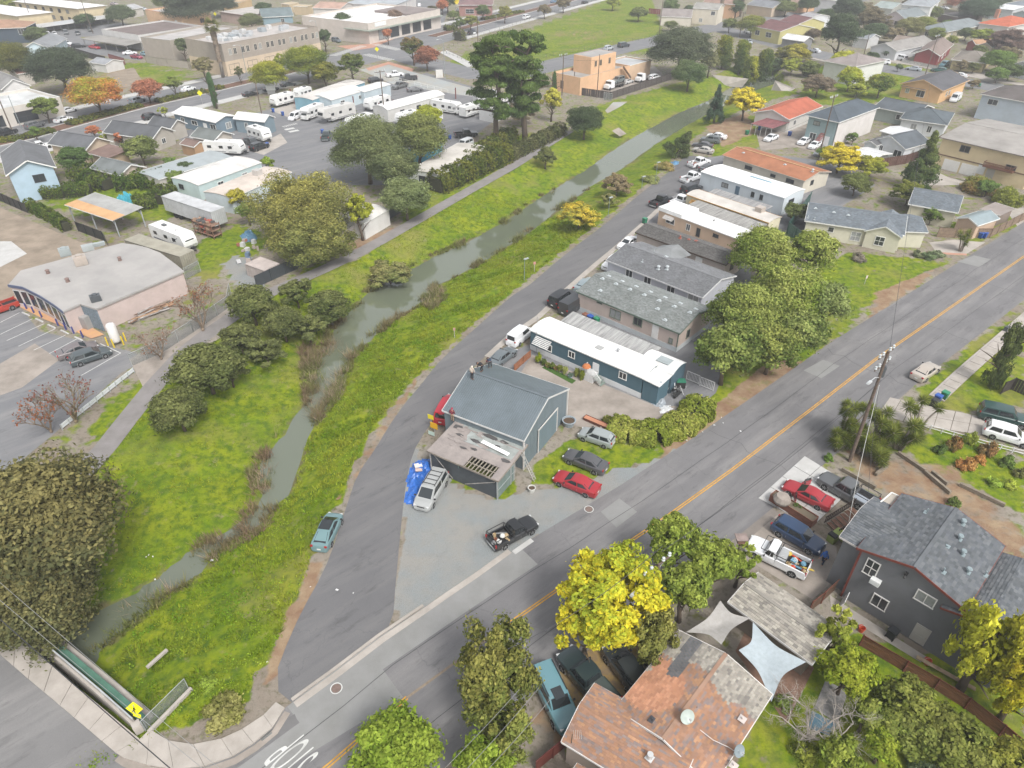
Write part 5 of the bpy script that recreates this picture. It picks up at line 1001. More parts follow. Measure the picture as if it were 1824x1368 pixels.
 for a,b,c,d in((V[0],V[1],V[4],V[3]),(V[12],V[13],V[10],V[9])):
  if kind=='old_pickup':sw.append(inset(a,b,c,d,.45,.96,.14,.84))
  elif kind not in('van','compact_van'):sw.append(inset(a,b,c,d,.16 if not pick else.12,.95,.14,.84))
 for a,b,c,d in((V[1],V[2],V[5],V[4]),(V[13],V[14],V[11],V[10])):sw.append(inset(a,b,c,d,.05 if kind!='van' else.45,.82,.14,.84))
 out['side_window']=sw
 wx=(L*.315,-L*.295 if not pick else-L*.30);wh=[]
 for x in wx:
  for s in(1,-1):
   t=MB();y=s*(hw-.12);t.lathe([(.001,-.115),(wr*.92,-.115),(wr,-.07),(wr,.07),(wr*.92,.115),(.001,.115)],14);M=Mx.Translation((x,y+s*.03,wr))@Mx.Rotation(math.pi/2,4,'X')
   m=MB();m.add(t.v,t.f,0,M);r=MB();r.lathe([(.001,.125),(wr*.2,.125),(wr*.55,.118),(wr*.64,.10)]if s<0 else[(wr*.64,-.10),(wr*.55,-.118),(wr*.2,-.125),(.001,-.125)],10);rm=MB();rm.add(r.v,r.f,0,M)
   for k in range(5):
    a_=k*2*math.pi/5;rm.box(OO,(wr*.16,wr*.5,.012),1,M=M@Mx.Rotation(a_,4,'Z')@Mx.Translation((0,wr*.34,-s*.123)))
   wh.append((m,rm))
 out['wheel']=wh
 out['headlight']=[MB().box((L*.472,s*hw*.66,hood-.13),(.18,hw*.30,.14),rz=-s*.35)for s in(1,-1)]
 ty=.76 if not pick else.90;tz=deck-.12 if not(pick or rr<-.34)else belt-.06
 out['taillight']=[MB().box((-L*.489,s*hw*ty,tz),(.12,hw*.26 if not pick else.16,.17 if not pick else.32),rz=s*.15)for s in(1,-1)]
 out['mirror']=[MB().box((x3-.22,s*(hw+.07),belt+.03),(.12,.18,.12))for s in(1,-1)]
 out['licence_plate']=MB().box((-L*.5-.02,0,zb+.36 if not pick else zb+.22),(.03,.34,.15))
 out['grille']=MB().box((L*.494,0,hood-.20),(.05,hw*.8,.10))
 for s in(1,-1):
  for x in(x3-.25,(x0*.55+x3*.45),):body.box((x,s*(hw+.001),zb+.42),(.012,.012,belt-zb-.5),2)
  for x in wx:body.box((x,s*(hw*.985),wr+.02),(wr*2.2,.06,wr*1.15),2,taper=.8)
 return out
_cc={}
def _sm(me):me.polygons.foreach_set('use_smooth',[True]*len(me.polygons));me.set_sharp_from_angle(angle=R(32));return me
def car_cache(kind):
 if kind in _cc:return _cc[kind]
 p=car_parts(kind);W_={'windshield':M_CGLASS,'rear_window':M_CGLASS,'side_window':M_CGLASS,'headlight':M_HEAD,'taillight':M_TAIL,'mirror':M_BLACK,'licence_plate':M_PLATE,'grille':M_BLACK}
 parts=[];far=MB();slot={M_PAINT:0,M_BLACK:1,M_CHROME:2,M_CGLASS:3,M_TYRE:4,M_HEAD:5,M_TAIL:6,M_PLATE:1,M_RIM:2}
 for nm,v in p.items():
  if nm=='body':parts.append(('body',_sm(v.mesh('body',[M_PAINT,M_BLACK,M_CHROME])),None));
  elif nm=='wheel':
   for t,r in v:parts.append(('wheel',_sm(t.mesh('wheel',M_TYRE)),r.mesh('rim',[M_BLACK,M_RIM])))
  else:
   for m in(v if isinstance(v,list)else[v]):parts.append((nm,m.mesh(nm,W_[nm]),None))
  if nm=='body':
   o=len(far.v);far.v+=v.v;far.f+=[tuple(i+o for i in f)for f in v.f];far.m+=v.m
  elif nm in('licence_plate','grille'):pass
  else:
   for m in(v if isinstance(v,list)else[v]):
    m=m[0]if isinstance(m,tuple)else m;o=len(far.v);far.v+=m.v;far.f+=[tuple(i+o for i in f)for f in m.f];far.m+=[slot[M_TYRE if nm=='wheel' else W_[nm]]]*len(m.f)
 fm=_sm(far.mesh('vehicle',[M_PAINT,M_BLACK,M_CHROME,M_CGLASS,M_TYRE,M_HEAD,M_TAIL]));_cc[kind]=(parts,fm);return _cc[kind]
NAMES={SE:SE,'coupe':'coupe','hatchback':'hatchback','liftback':'hatchback','suv':'suv',LS:'suv','minivan':'minivan','wagon':'station_wagon',PU:'pickup_truck','small_pickup':'pickup_truck','old_pickup':'pickup_truck','van':'van','compact_van':'van'}
def car(kind,col,cx,cy,fx,fy,label,near=True,group=None,z=.0):
 a,b_=P(cx,cy,.75),P(fx,fy,.75);rz=ang(a,b_);loc=Vc((a.x,a.y,z));parts,fm=car_cache(kind);nm=NAMES[kind];cat={'suv':'car',SE:'car','coupe':'car','hatchback':'car','station_wagon':'car','minivan':'minivan','pickup_truck':'pickup truck','van':'van'}[nm]
 if not near:
  o=link(nm,fm,None,loc,rz);o.color=(*col,1);return tag(o,label,cat,group)
 r=Th(nm,label,cat,loc,rz,group)
 for pn,me_,sub in parts:
  o=link(pn,me_,r);o.color=(*col,1)
  if sub:link('rim',sub,o)
 return r
WC,BK,SV,DG,RD,NV=(.72,.73,.74),(.016,.017,.019),(.33,.345,.35),(.085,.09,.095),(.32,.018,.026),(.02,.045,.10)
g_,lane_g='cars parked on the gravel by the barn','vehicles parked along the lane'
pr_=car('liftback',(.135,.225,.235),583,943,602,903,'pale teal hatchback with a black roof parked on the grass edge of the lane')
BX('roof_panel',M_CGLASS,pr_,(-.05,0,1.475),(1.15,1.08,.03))
mp=car('minivan',(.33,.34,.335),768,871,747,906,'silver minivan with a roof rack parked beside the crumpled blue tarpaulin')
mb=MB()
for s in(1,-1):mb.box((-.6,s*.62,1.80),(2.2,.05,.06))
for k in range(4):mb.box((-1.5+.6*k,0,1.81),(.05,1.2,.04))
mb.obj('roof_rack',M_BLACK,mp)
car('minivan',(.42,.02,.035),797,726,816,692,'bright red van half hidden behind the corner of the barn')
bp_=car('small_pickup',BK,914,946,957,923,'black pickup truck with a rack and tools in its bed by the gutter',group=g_)
def bed_rack(r,kind,col=(.03,.03,.03),over_cab=False):
 L,W,H,belt=CARS[kind][:4];rb=CARS[kind][6];mb=MB();x0,x1=-.48*L,rb*L-.1;z1=belt+.55
 for s in(1,-1):
  for x in(x0,x1):mb.beam((x,s*(W/2-.08),belt),(x,s*(W/2-.08),z1),.05,.05)
  mb.beam((x0,s*(W/2-.08),z1),(x1 if not over_cab else .25*L,s*(W/2-.08),z1),.05,.05)
 for x in(x0,x1):mb.beam((x,-W/2+.08,z1),(x,W/2-.08,z1),.05,.05)
 if over_cab:mb.beam((.25*L,-W/2+.08,z1),(.25*L,W/2-.08,z1),.05,.05)
 mb.obj('bed_rack',Cm(col,ME),r)
def bed_load(r,kind,n,seed,cols,group,word):
 L,W,H,belt,hood,deck=CARS[kind][:6];rb=CARS[kind][6];s_=random.Random(seed);x0,x1=-.46*L,rb*L-.25
 combos=[(k,c)for k in('bucket','box','plank','bag')for c in dict.fromkeys(cols)];s_.shuffle(combos)
 for i,(k,c)in En(combos[:n]):
  mb=MB()
  if k=='bucket':mb.lathe([(.001,0),(.13,0),(.17,.36),(.15,.36),(.12,.03),(.001,.03)],10)
  elif k=='box':mb.box((0,0,.14),(s_.uniform(.25,.5),s_.uniform(.25,.4),.28));mb.box((0,0,.29),(.2,.06,.03))
  elif k=='plank':mb.box((0,0,.05),(s_.uniform(.8,1.5),.12,.06));mb.box((.1,.05,.09),(s_.uniform(.5,1.),.07,.05))
  else:mb.lathe([(.001,0),(.22,.03),(.26,.15),(.18,.28),(.06,.33),(.001,.33)],9)
  nm={'bucket':'bucket','box':'tool box','plank':'timber','bag':'sack'}[k];o=mb.obj(nm.replace(' ','_'),Cm(c,PL))
  o.location=r.matrix_basis@Vc((s_.uniform(x0,x1),s_.uniform(-W/2+.35,W/2-.35),deck+.06+(.15 if i>n*.6 else 0)));o.rotation_euler=(s_.uniform(-.2,.2),s_.uniform(-.2,.2),s_.uniform(0,6));cn={(.5,.07,.03):'orange red',(.55,.40,.08):'yellow',(.16,.33,.45):'blue',(.45,.34,.2):'tan',(.6,.6,.58):'white',(.25,.25,.25):'grey',(.30,.13,.08):'rusty'}[c]
  tag(o,'%s %s lying in the bed of the %s'%(cn,nm,word),nm,group)
bed_rack(bp_,'small_pickup');bed_load(bp_,'small_pickup',9,4,[(.45,.34,.2),(.6,.6,.58),(.25,.25,.25),(.30,.13,.08)],'tools in the black pickup','black pickup')
car(SE,RD,1027,858,987,842,'red sedan parked on the gravel, nearest the street',group=g_)
car(SE,(.075,.075,.08),1043,819,1003,803,'dark grey sedan parked between the red sedan and the silver hatchback',group=g_)
car('hatchback',(.27,.295,.295),1063,776,1033,766,'silver hatchback parked on the grass beside the ivy mound',group=g_)
car(SE,(.12,.14,.15),895,633,921,613,'charcoal sedan parked behind the barn roof beside the white van',group=lane_g)
car('compact_van',WC,927,597,955,575,'white compact van parked at the end of the teal mobile home',group=lane_g)
car(LS,BK,1002,530,1030,512,'black SUV parked at the end of the beige double-wide home',group=lane_g)
car('van',(.03,.032,.035),1022,543,1048,527,'black van tucked against the wall of the beige double-wide home',group=lane_g)
car(SE,(.24,.29,.31),1043,505,1062,491,'pale blue grey car half hidden behind the beige home roof',group=lane_g)
car('suv',WC,1092,467,1072,480,'white SUV nose out under the lilac home roof corner',group=lane_g)
car(SE,WC,1119,431,1097,444,'white sedan parked beside the brown narrow mobile home',group=lane_g)
car(PU,BK,1178,357,1208,343,'black pickup truck parked on the lane by the peach mobile home',group=lane_g)
car(PU,WC,1214,357,1240,346,'white pickup squeezed in between the black pickup and the peach home',group=lane_g)
car(LS,BK,1232,336,1256,328,'black SUV parked at the front of the orange-banded mobile home',group=lane_g)
car(PU,WC,1233,315,1262,305,'clean white pickup truck parked by the large white mobile home',group=lane_g)
wp=car(PU,WC,1246,289,1276,281,'white pickup truck with clutter in its bed near the wind-bent tree',group=lane_g)
bed_load(wp,PU,6,9,[(.25,.25,.25),(.6,.6,.58),(.30,.13,.08)],'clutter in the white pickup','cluttered white pickup')
car(SE,DG,1262,297,1284,290,'dark grey sedan beside the cluttered white pickup',group=lane_g)
car(SE,(.40,.38,.35),1253,266,1228,262,'tan silver sedan at the near side of the parked cluster by the creek',group=lane_g)
car(SE,(.07,.07,.075),1252,257,1230,254,'dark sedan behind the tan silver sedan',group=lane_g)
car('suv',(.12,.135,.14),1266,248,1243,245,'grey SUV parked in front of the white car with a black roof',group=lane_g)
car(SE,WC,1277,241,1254,238,'white car at the back of the cluster, closest to the creek',group=lane_g)
car(SE,WC,1374,244,1354,252,'white sedan parked under the edge of the maroon carport')
car(SE,WC,1433,250,1415,259,'white sedan in the concrete court, left of its white neighbour')
car(SE,WC,1452,257,1436,266,'white sedan in the concrete court, next to the tall pole')
car(SE,(.20,.21,.22),1462,270,1447,278,'dark grey car behind the pole at the edge of the court')
car(SE,(.40,.355,.31),1650,659,1682,637,'tan sedan parked along the sidewalk of the street')
rc_=car('coupe',RD,1439,878,1398,858,'red coupe with its doors open on the concrete driveway')
for s in(1,-1):
 mb=MB();mb.box((-.55,0,0),(1.1,.07,.62));mb.box((-.6,0,.47),(.9,.035,.36),1,taper=.85);o=mb.obj('door',[M_PAINT,M_CGLASS],rc_);o.color=(*RD,1);o.location=(.95,s*.90,.62);o.rotation_euler=(0,0,-s*R(62))
gp=car(PU,(.10,.105,.11),1509,873,1465,848,'grey extended-cab pickup beside the red coupe on the driveway');bed_rack(gp,PU)
BX('bed_cover',Cm((.28,.31,.35)),gp,(-1.6,.3,.86),(1.4,.9,.25))
car('suv',NV,1422,952,1464,976,'navy blue SUV parked beside the white work pickup')
ww=car('old_pickup',WC,1385,990,1335,966,'white work pickup truck loaded with orange buckets and tools');bed_rack(ww,'old_pickup',over_cab=True)
bed_load(ww,'old_pickup',18,2,[(.5,.07,.03),(.55,.40,.08),(.16,.33,.45),(.45,.34,.2),(.6,.6,.58)],'buckets and tools in the white work pickup','white work pickup')
o=BX('tool_box',Cm((.45,.46,.47),ME),None,(.0,0,1.),(.7,1.5,.5));o.location=ww.matrix_basis@Vc((-.45,0,0));o.rotation_euler=ww.rotation_euler;tag(o,'long grey metal tool chest behind the cab of the white work pickup','tool box')
car(LS,(.025,.06,.055),1790,741,1840,753,'dark green SUV with a roof rack behind the white SUV')
car('suv',WC,1797,773,1845,787,'white SUV with roof rails at the right edge of the photo')
ts=car(LS,(.115,.235,.27),989,1241,1014,1292,'teal SUV with a sunroof parked by the brown-roofed house')
BX('sunroof',M_CGLASS,ts,(.35,0,1.875),(.9,.8,.04))
for s in(1,-1):
 BX('roof_rail',M_BLACK,ts,(-.9,s*.72,1.93),(2.6,.06,.06))
gp2=car(PU,(.022,.036,.038),1046,1207,1006,1160,'dark green pickup with a covered bed under the yellow tree');BX('bed_cover',Cm((.06,.075,.07),'cloth'),gp2,(-1.75,0,1.14),(2.1,1.72,.06))
car('suv',(.03,.035,.037),1117,1190,1098,1164,'dark car mostly hidden beneath the olive tree by the brown roof')
car('wagon',(.06,.075,.08),160,632,197,620,'dark slate station wagon in the shop car park, nearer of the two')
car(SE,(.15,.13,.13),137,621,172,610,'brownish grey sedan beside the dark station wagon')
car(PU,(.36,.04,.025),-8,549,-45,562,'red pickup truck cut by the left edge of the photo')
FAR=[(PU,(.05,.07,.07),582,241,590,228,'dark green pickup half under the big grey-green tree'),('suv',BK,462,260,480,254,'black SUV beside the small travel trailer on the concrete pad'),(LS,(.50,.51,.52),827,257,810,264,'silver SUV beside the off-white mobile home roof'),(PU,BK,830,238,852,236,'black pickup under the pine by the fence'),('suv',BK,669,142,690,139,'black SUV near the white rail fence'),(PU,WC,703,132,725,130,'white pickup truck behind the white rail fence'),(PU,(.035,.037,.04),727,138,705,139,'black pickup beside the white one at the rail fence'),(PU,(.11,.115,.115),712,152,690,158,'grey pickup parked in front of the white rail fence'),(SE,(.12,.125,.13),739,158,760,156,'dark grey sedan at the end of the white rail fence'),('compact_van',WC,526,207,514,212,'small white van beside the motorhome'),(PU,(.05,.055,.06),449,253,468,262,'dark truck parked behind the curved travel trailer'),(PU,WC,70,260,92,256,'white pickup truck behind the dark-roofed house near the boulevard'),('suv',(.10,.105,.11),61,222,82,216,'dark grey SUV parked on the boulevard before the shop row'),(SE,WC,112,211,134,205,'white sedan driving along the boulevard past the young tree'),(PU,BK,9,235,30,229,'black pickup on the boulevard at the left edge'),(SE,WC,121,195,140,190,'white car parked at the end of the shop row'),('suv',(.22,.25,.28),244,178,262,173,'grey blue SUV behind the orange-red street tree'),(SE,WC,335,157,352,152,'white sedan parked beside the green vacant lot'),(SE,BK,446,166,466,162,'black car on the near side of the boulevard'),('suv',BK,270,207,290,203,'black SUV parked behind the dark grey house roof'),('suv',(.10,.12,.14),599,71,612,74,'dark blue grey SUV at the white corner store'),(SE,(.05,.06,.07),482,157,498,154,'dark car under the street trees, left one'),(SE,(.04,.05,.055),513,149,530,146,'dark car under the street trees, right one'),('suv',WC,748,30,747,40,'white SUV coming down the side street'),(SE,(.11,.14,.15),730,37,732,28,'dark car parked at the kerb of the side street'),(SE,(.17,.22,.23),740,23,742,16,'teal grey car parked farther up the side street'),(PU,(.30,.31,.31),785,20,784,30,'grey pickup coming down the side street beside the island'),(SE,WC,747,8,749,2,'white car farthest up the side street'),(SE,WC,818,17,826,20,'white car at the roadside restaurant'),('suv',(.06,.06,.07),837,20,845,23,'black car at the roadside restaurant'),(SE,(.27,.30,.32),849,21,857,24,'grey car at the roadside restaurant'),(LS,WC,938,30,952,26,'white SUV driving beside the green field'),('suv',BK,1042,4,1056,1,'dark car at the far end of the boulevard'),(SE,(.10,.18,.27),987,2,999,0,'blue car far along the boulevard'),(LS,(.045,.055,.065),1111,80,1124,78,'black SUV parked by the open field'),('suv',(.42,.45,.47),1084,85,1098,81,'pale grey SUV parked behind the peach building'),(SE,(.30,.33,.36),1335,73,1344,80,'silver car beyond the row of dark trees'),('suv',WC,1332,56,1342,61,'white car near the red-leaved bush across the field'),('suv',WC,1363,57,1373,61,'white SUV near the twin yellow houses'),(SE,(.50,.52,.54),1452,89,1440,86,'silver car in front of the tall evergreen'),('suv',WC,1573,110,1558,109,'white SUV parked on the cross street'),(LS,WC,1604,103,1592,100,'white SUV in the driveway of the dark red bungalow'),(SE,(.38,.42,.45),1628,121,1612,119,'silver sedan at the kerb before the dark red bungalow'),('wagon',(.03,.10,.09),1673,124,1658,122,'dark green car at the kerb by the utility pole'),('suv',(.07,.16,.20),1682,114,1668,119,'teal SUV in the drive of the yellow bungalow'),(SE,WC,1709,133,1693,131,'white sedan parked across from the orange peach bungalow'),('van',(.70,.72,.74),1702,175,1690,182,'tall white cargo van beside the orange peach bungalow'),(SE,WC,85,59,86,66,'white car under the very long carport, first from the left'),(SE,(.6,.6,.6),97,59,98,66,'silver white car under the very long carport, second from the left'),('suv',DG,117,57,118,64,'grey car under the very long carport, third from the left'),(SE,BK,138,58,140,65,'black car under the very long carport, fourth from the left'),('suv',(.05,.055,.05),160,52,163,58,'dark SUV beneath the far part of the very long carport'),(SE,WC,118,76,134,77,'white car in the lane between the two carports'),(SE,(.5,.53,.56),91,81,107,82,'pale silver car behind the light blue gable'),('suv',BK,139,81,154,80,'black SUV at the corner of the tan carport'),(SE,(.40,.03,.04),168,83,183,85,'red car beneath the tan carport'),(SE,WC,231,93,247,92,'white car at the front of the tan carport'),(SE,(.28,.03,.06),243,100,258,102,'dark red car by the pole fence'),(SE,(.20,.33,.38),258,95,270,99,'teal car by the pole fence'),(SE,(.36,.30,.31),203,6,215,7,'reddish grey car at the top left street'),(SE,(.10,.10,.11),240,11,252,13,'dark car at the top left street'),(SE,(.5,.53,.55),255,15,267,17,'silver car beside the peach block'),(SE,(.3,.32,.33),506,39,518,42,'grey pickup-like car behind the office roof'),(SE,(.5,.5,.5),1118,144,1135,139,'silver car parked in the tow yard'),('suv',(.16,.17,.17),1128,133,1142,129,'dark SUV in the back row of the tow yard'),(SE,(.45,.47,.48),1060,154,1078,150,'pale car at the left end of the tow yard'),(SE,(.3,.05,.04),1072,148,1086,144,'reddish car in the tow yard behind the truck cab'),('suv',WC,1166,137,1180,133,'white car at the right end of the tow yard'),('suv',(.17,.18,.19),1500,2,1512,4,'dark car at the far top by the tall evergreen'),(SE,WC,1702,6,1716,7,'white car on the far street at the top right'),(SE,WC,1683,13,1695,15,'white car beneath the red bushes at the top right')]
for k,c,x,y,fx,fy,lab in FAR:car(k,c,x,y,fx,fy,lab,near=False,group='distant cars')
pc_=car('suv',BK,842,58,860,55,'black and white police car by the field fence')
for s in(1,-1):
 BX('door_panel',Cm(WC),pc_,(.1,s*.945,.72),(1.5,.03,.55))
BX('light_bar',Cm((.1,.1,.3),PL),pc_,(.1,0,1.76),(.3,1.1,.1))
# caravans
def caravan(name,label,cx,cy,fx,fy,L=7.5,W=2.5,H=2.9,col=(.70,.70,.69),stripe=(.25,.26,.27),style='trailer',cat='travel trailer'):
 a,b_=P(cx,cy,1.5),P(fx,fy,1.5);r=Th(name,label,cat,Vc((a.x,a.y,0)),ang(a,b_),'caravans and motorhomes');z0=.62
 if style=='trailer':pr=[(-L/2,z0),(L/2-.25,z0),(L/2,z0+.55),(L/2-.05,H*.62),(L/2-.5,H-.12),(L/2-.9,H),(-L/2+.3,H),(-L/2,H-.25)]
 elif style=='fifth':pr=[(-L/2,z0),(L/2-2.6,z0),(L/2-2.4,1.55),(L/2-.2,1.6),(L/2,2.1),(L/2-.35,3.2),(L/2-.9,H+.35),(L/2-3,H+.3),(-L/2+.2,H),(-L/2,H-.3)]
 else:pr=[(-L/2,z0-.1),(L/2-1.6,z0-.1),(L/2-1.6,1.95),(L/2-.35,2.05),(L/2-.25,2.55),(L/2-.9,H),(-L/2+.2,H),(-L/2,H-.2)]
 k=len(pr);b=MB();vs=[]
 for s,w in((-1,.965),(-1,1.),(1,1.),(1,.965)):vs+=[(x if w==1 else x*.992,s*W/2*(1 if w==1 else 1)+(0 if w==1 else .0)+(.03*s if w!=1 else 0)*0,z if w==1 else z)for x,z in pr]
 b.add([(x,-W/2,z)for x,z in pr]+[(x,W/2,z)for x,z in pr],[tuple(range(k)),tuple(reversed(range(k,2*k)))]+[(i,i+k,(i+1)%k+k,(i+1)%k)for i in range(k)]);b.obj('body',Cm(col),r)
 for s in(-1,1):
  st=MB();st.box((-.2,s*(W/2+.006),z0+.25),(L*.8,.012,.22));st.beam((L*.12,s*(W/2+.008),z0+.4),(L*.34,s*(W/2+.008),H-.6),.012,.10);st.obj('stripe',Cm(stripe),r)
  for i,f in En((-.33,-.02,.22)):w_=MB();w_.box((L*f,s*(W/2+.015),H*.62),(.95,.03,.6));o=w_.obj(WI,M_CGLASS,r)
  d=MB();d.box((L*.09+.35,s*(W/2+.02),1.5),(.62,.04,1.7));d.obj('door',Cm(tuple(c*.92 for c in col)),r)
  for f in(-.12,-.02)if style!='motorhome' else(-.25,):
   t=MB();t.lathe([(.001,-.11),(.33,-.11),(.33,.11),(.001,.11)],12);m=MB();m.add(t.v,t.f,0,Mx.Translation((L*f,s*(W/2-.1),.34))@Mx.Rotation(math.pi/2,4,'X'));m.obj('wheel',M_TYRE,r)
 fr=MB()
 if style=='trailer':fr.box((L/2-.14,0,H*.60),(.12,W*.62,.62));fr.obj('front_window',M_CGLASS,r);t=MB();t.beam((L/2-.2,-.5,.5),(L/2+1.2,0,.5),.1,.1);t.beam((L/2-.2,.5,.5),(L/2+1.2,0,.5),.1,.1);t.box((L/2+.35,0,.75),(.4,.6,.4));t.obj('tow_bar',M_BLACK,r)
 elif style=='fifth':fr.box((L/2-.12,0,2.55),(.16,W*.7,.8));fr.obj('front_window',M_CGLASS,r);t=MB();t.beam((L/2-2.8,.8,0),(L/2-2.8,.8,.8),.12,.12);t.beam((L/2-2.8,-.8,0),(L/2-2.8,-.8,.8),.12,.12);t.obj('landing_leg',M_BLACK,r)
 else:
  c=MB();c.box((L/2-.75,0,.95),(1.7,W*.82,.9),taper=.92);c.box((L/2-.9,0,1.55),(1.3,W*.74,.6),taper=.8);c.obj('cab',Cm(col),r);fr.box((L/2-.22,0,1.62),(.12,W*.62,.5));fr.obj('windshield',M_CGLASS,r)
  for s in(-1,1):
   t=MB();t.lathe([(.001,-.11),(.36,-.11),(.36,.11),(.001,.11)],12);m=MB();m.add(t.v,t.f,0,Mx.Translation((L/2-.75,s*(W/2-.2),.36))@Mx.Rotation(math.pi/2,4,'X'));m.obj('wheel',M_TYRE,r);h_=MB();h_.box((L/2+.09,s*.7,.85),(.08,.3,.2));h_.obj('headlight',M_HEAD,r)
 for f in(-.2,.18):
  u=MB();zt=H+(.31 if style=='fifth' and f>0 else 0);u.box((L*f,0,zt+.11),(.85 if f<0 else.5,.6 if f<0 else.5,.24),taper=.85);u.obj('roof_unit',Cm((.10,.105,.11)if f<0 else(.5,.5,.5),PL),r)
 return r
caravan('travel_trailer','white travel trailer with dark decals beside the mossy shipping container',309,421,350,437,L=9.5,H=3.,stripe=(.04,.05,.09))
CV=[('travel_trailer','small white travel trailer beside the red fence of the trailer park',503,177,480,183,7,'trailer'),('travel_trailer','boxy white trailer seen end-on inside the red fence',539,166,525,170,5,'trailer'),('travel_trailer','white travel trailer with a curved nose at the left concrete pad',462,238,490,247,6.5,'trailer'),('travel_trailer','long white travel trailer with black windows behind the corrugated roof home',400,262,441,264,9,'trailer'),('travel_trailer','grey and white trailer behind the fifth wheel',672,183,640,192,8,'trailer'),('travel_trailer','white trailer roof just behind the top of the big tree',640,217,612,226,8,'trailer'),('travel_trailer','white trailer beside the utility pole behind the big tree',725,210,705,216,6.5,'trailer'),('travel_trailer','small white trailer roof under the yellow green tree top',768,208,750,213,6,'trailer'),('travel_trailer','white trailer in the gap left of the pines',838,196,856,190,6.5,'trailer'),('travel_trailer','white trailer at the right, seen through the pine branches',866,172,890,168,7,'trailer'),('fifth_wheel','big grey fifth wheel caravan with slide-outs in the trailer park',600,203,562,214,11,'fifth'),('motorhome','white motorhome with an over-cab bunk facing the park lane',556,199,534,208,7.5,'motorhome'),('motorhome','long white motorhome parked near the pine trees',795,190,830,196,9,'motorhome')]
for nm,lab,x,y,fx,fy,L_,st in CV:caravan(nm,lab,x,y,fx,fy,L_,H=3. if st!='fifth' else 3.4,style=st,col=(.69,.69,.68)if st!='fifth' else(.56,.55,.53),cat='motorhome' if st=='motorhome' else 'travel trailer')
for i,(x,y,fx,fy,lab)in En([(1095,150,1076,156,'white tow truck with a dark flatbed, left one in the yard'),(1150,137,1130,143,'white tow truck with a bare flatbed, right one in the yard')]):
 a,b_=P(x,y,1),P(fx,fy,1);r=Th('tow_truck',lab,'tow truck',Vc((a.x,a.y,0)),ang(a,b_),'tow trucks in the yard')
 mb=MB();mb.box((2.6,0,1.5),(1.9,2.3,1.9),taper=.88);mb.box((4.,0,1.05),(1.3,1.9,.9),taper=.9);mb.obj('cab',Cm(WC),r);BX('windshield',M_CGLASS,r,(3.45,0,2.),(.14,1.8,.6))
 mb=MB();mb.box((-1.4,0,1.05),(6.2,2.4,.16));mb.box((-1.4,0,.8),(6.4,.9,.3));mb.obj('flatbed',Cm((.16,.15,.14)),r)
 for wx in(3.9,-1.6,-2.8):
  for s in(-1,1):
   t=MB();t.lathe([(.001,-.14),(.45,-.14),(.45,.14),(.001,.14)],12);m=MB();m.add(t.v,t.f,0,Mx.Translation((wx,s*1.,.45))@Mx.Rotation(math.pi/2,4,'X'));m.obj('wheel',M_TYRE,r)
 if i==0:
  o=link('suv',car_cache(LS)[1],None,r.matrix_basis@Vc((-1.6,0,1.14)),r.rotation_euler.z);o.color=(.14,.16,.16,1);tag(o,'dark grey SUV carried on the flatbed of the left tow truck','car')
  # plants
def leaf_material(name='leaf',trans=.33):
 m=bpy.data.materials.new(name);m.use_nodes=True;N=m.node_tree.nodes;L=m.node_tree.links;N.clear()
 at=N.new('ShaderNodeAttribute');at.attribute_name='Col';sp=N.new('ShaderNodeSeparateColor');L.new(at.outputs[CLR],sp.inputs[0])
 oi=N.new('ShaderNodeObjectInfo');c2=N.new('ShaderNodeAttribute');c2.attribute_type='OBJECT';c2.attribute_name='tint'
 mx=N.new('ShaderNodeMix');mx.data_type='RGBA';L.new(sp.outputs[1],mx.inputs[FAC]);L.new(oi.outputs[CLR],mx.inputs['A']);L.new(c2.outputs[CLR],mx.inputs['B'])
 mu=N.new('ShaderNodeVectorMath');mu.operation='SCALE';L.new(mx.outputs['Result'],mu.inputs[0]);L.new(sp.outputs[0],mu.inputs[SCL])
 d=N.new('ShaderNodeBsdfDiffuse');t=N.new('ShaderNodeBsdfTranslucent');ms=N.new('ShaderNodeMixShader');ms.inputs[0].default_value=trans
 L.new(mu.outputs[0],d.inputs[CLR]);L.new(mu.outputs[0],t.inputs[CLR]);L.new(d.outputs[0],ms.inputs[1]);L.new(t.outputs[0],ms.inputs[2])
 o=N.new('ShaderNodeOutputMaterial');L.new(ms.outputs[0],o.inputs['Surface']);return m
M_LEAF=leaf_material();M_GRASS=leaf_material('grass_blade',.2)
M_BARK=mat('bark',(.13,.10,.075),.95,.4,3.,bump=.6,bscale=12);M_BARKG=mat('grey_bark',(.33,.29,.255),.95,.3,2.,bump=.4,bscale=12)
def tri_mesh(name,V,F,C,m):
 "mesh from arrays: V points, F faces of one size, C a colour per point"
 me=bpy.data.meshes.new(name);V=np.asarray(V,np.float32);F=np.asarray(F,np.int32);k=F.shape[1]
 me.vertices.add(len(V));me.vertices.foreach_set('co',V.ravel());me.loops.add(F.size);me.loops.foreach_set('vertex_index',F.ravel())
 me.polygons.add(len(F));me.polygons.foreach_set('loop_start',np.arange(0,F.size,k));me.update(calc_edges=True)
 a=me.attributes.new('Col','FLOAT_COLOR','POINT');a.data.foreach_set('color',np.asarray(C,np.float32).ravel());me.materials.append(m);return me
def leaf_cards(cen,nor,size,rng,aspect=1.7):
 "one pointed leaf spray (a folded diamond) per point"
 n=len(cen);t=rng.normal(size=(n,3));t-=nor*np.sum(t*nor,1,keepdims=True);t/=np.linalg.norm(t,axis=1,keepdims=True)+1e-9;b=np.cross(nor,t)
 s=size[:,None];V=np.stack([cen-t*s*aspect*.5,cen+b*s*.5+nor*s*.12,cen+t*s*aspect*.5,cen-b*s*.5+nor*s*.12],1).reshape(-1,3)
 F=np.arange(n*4).reshape(-1,4);return V,F
def unit(v):return v/(np.linalg.norm(v,axis=1,keepdims=True)+1e-9)
_crowns={}
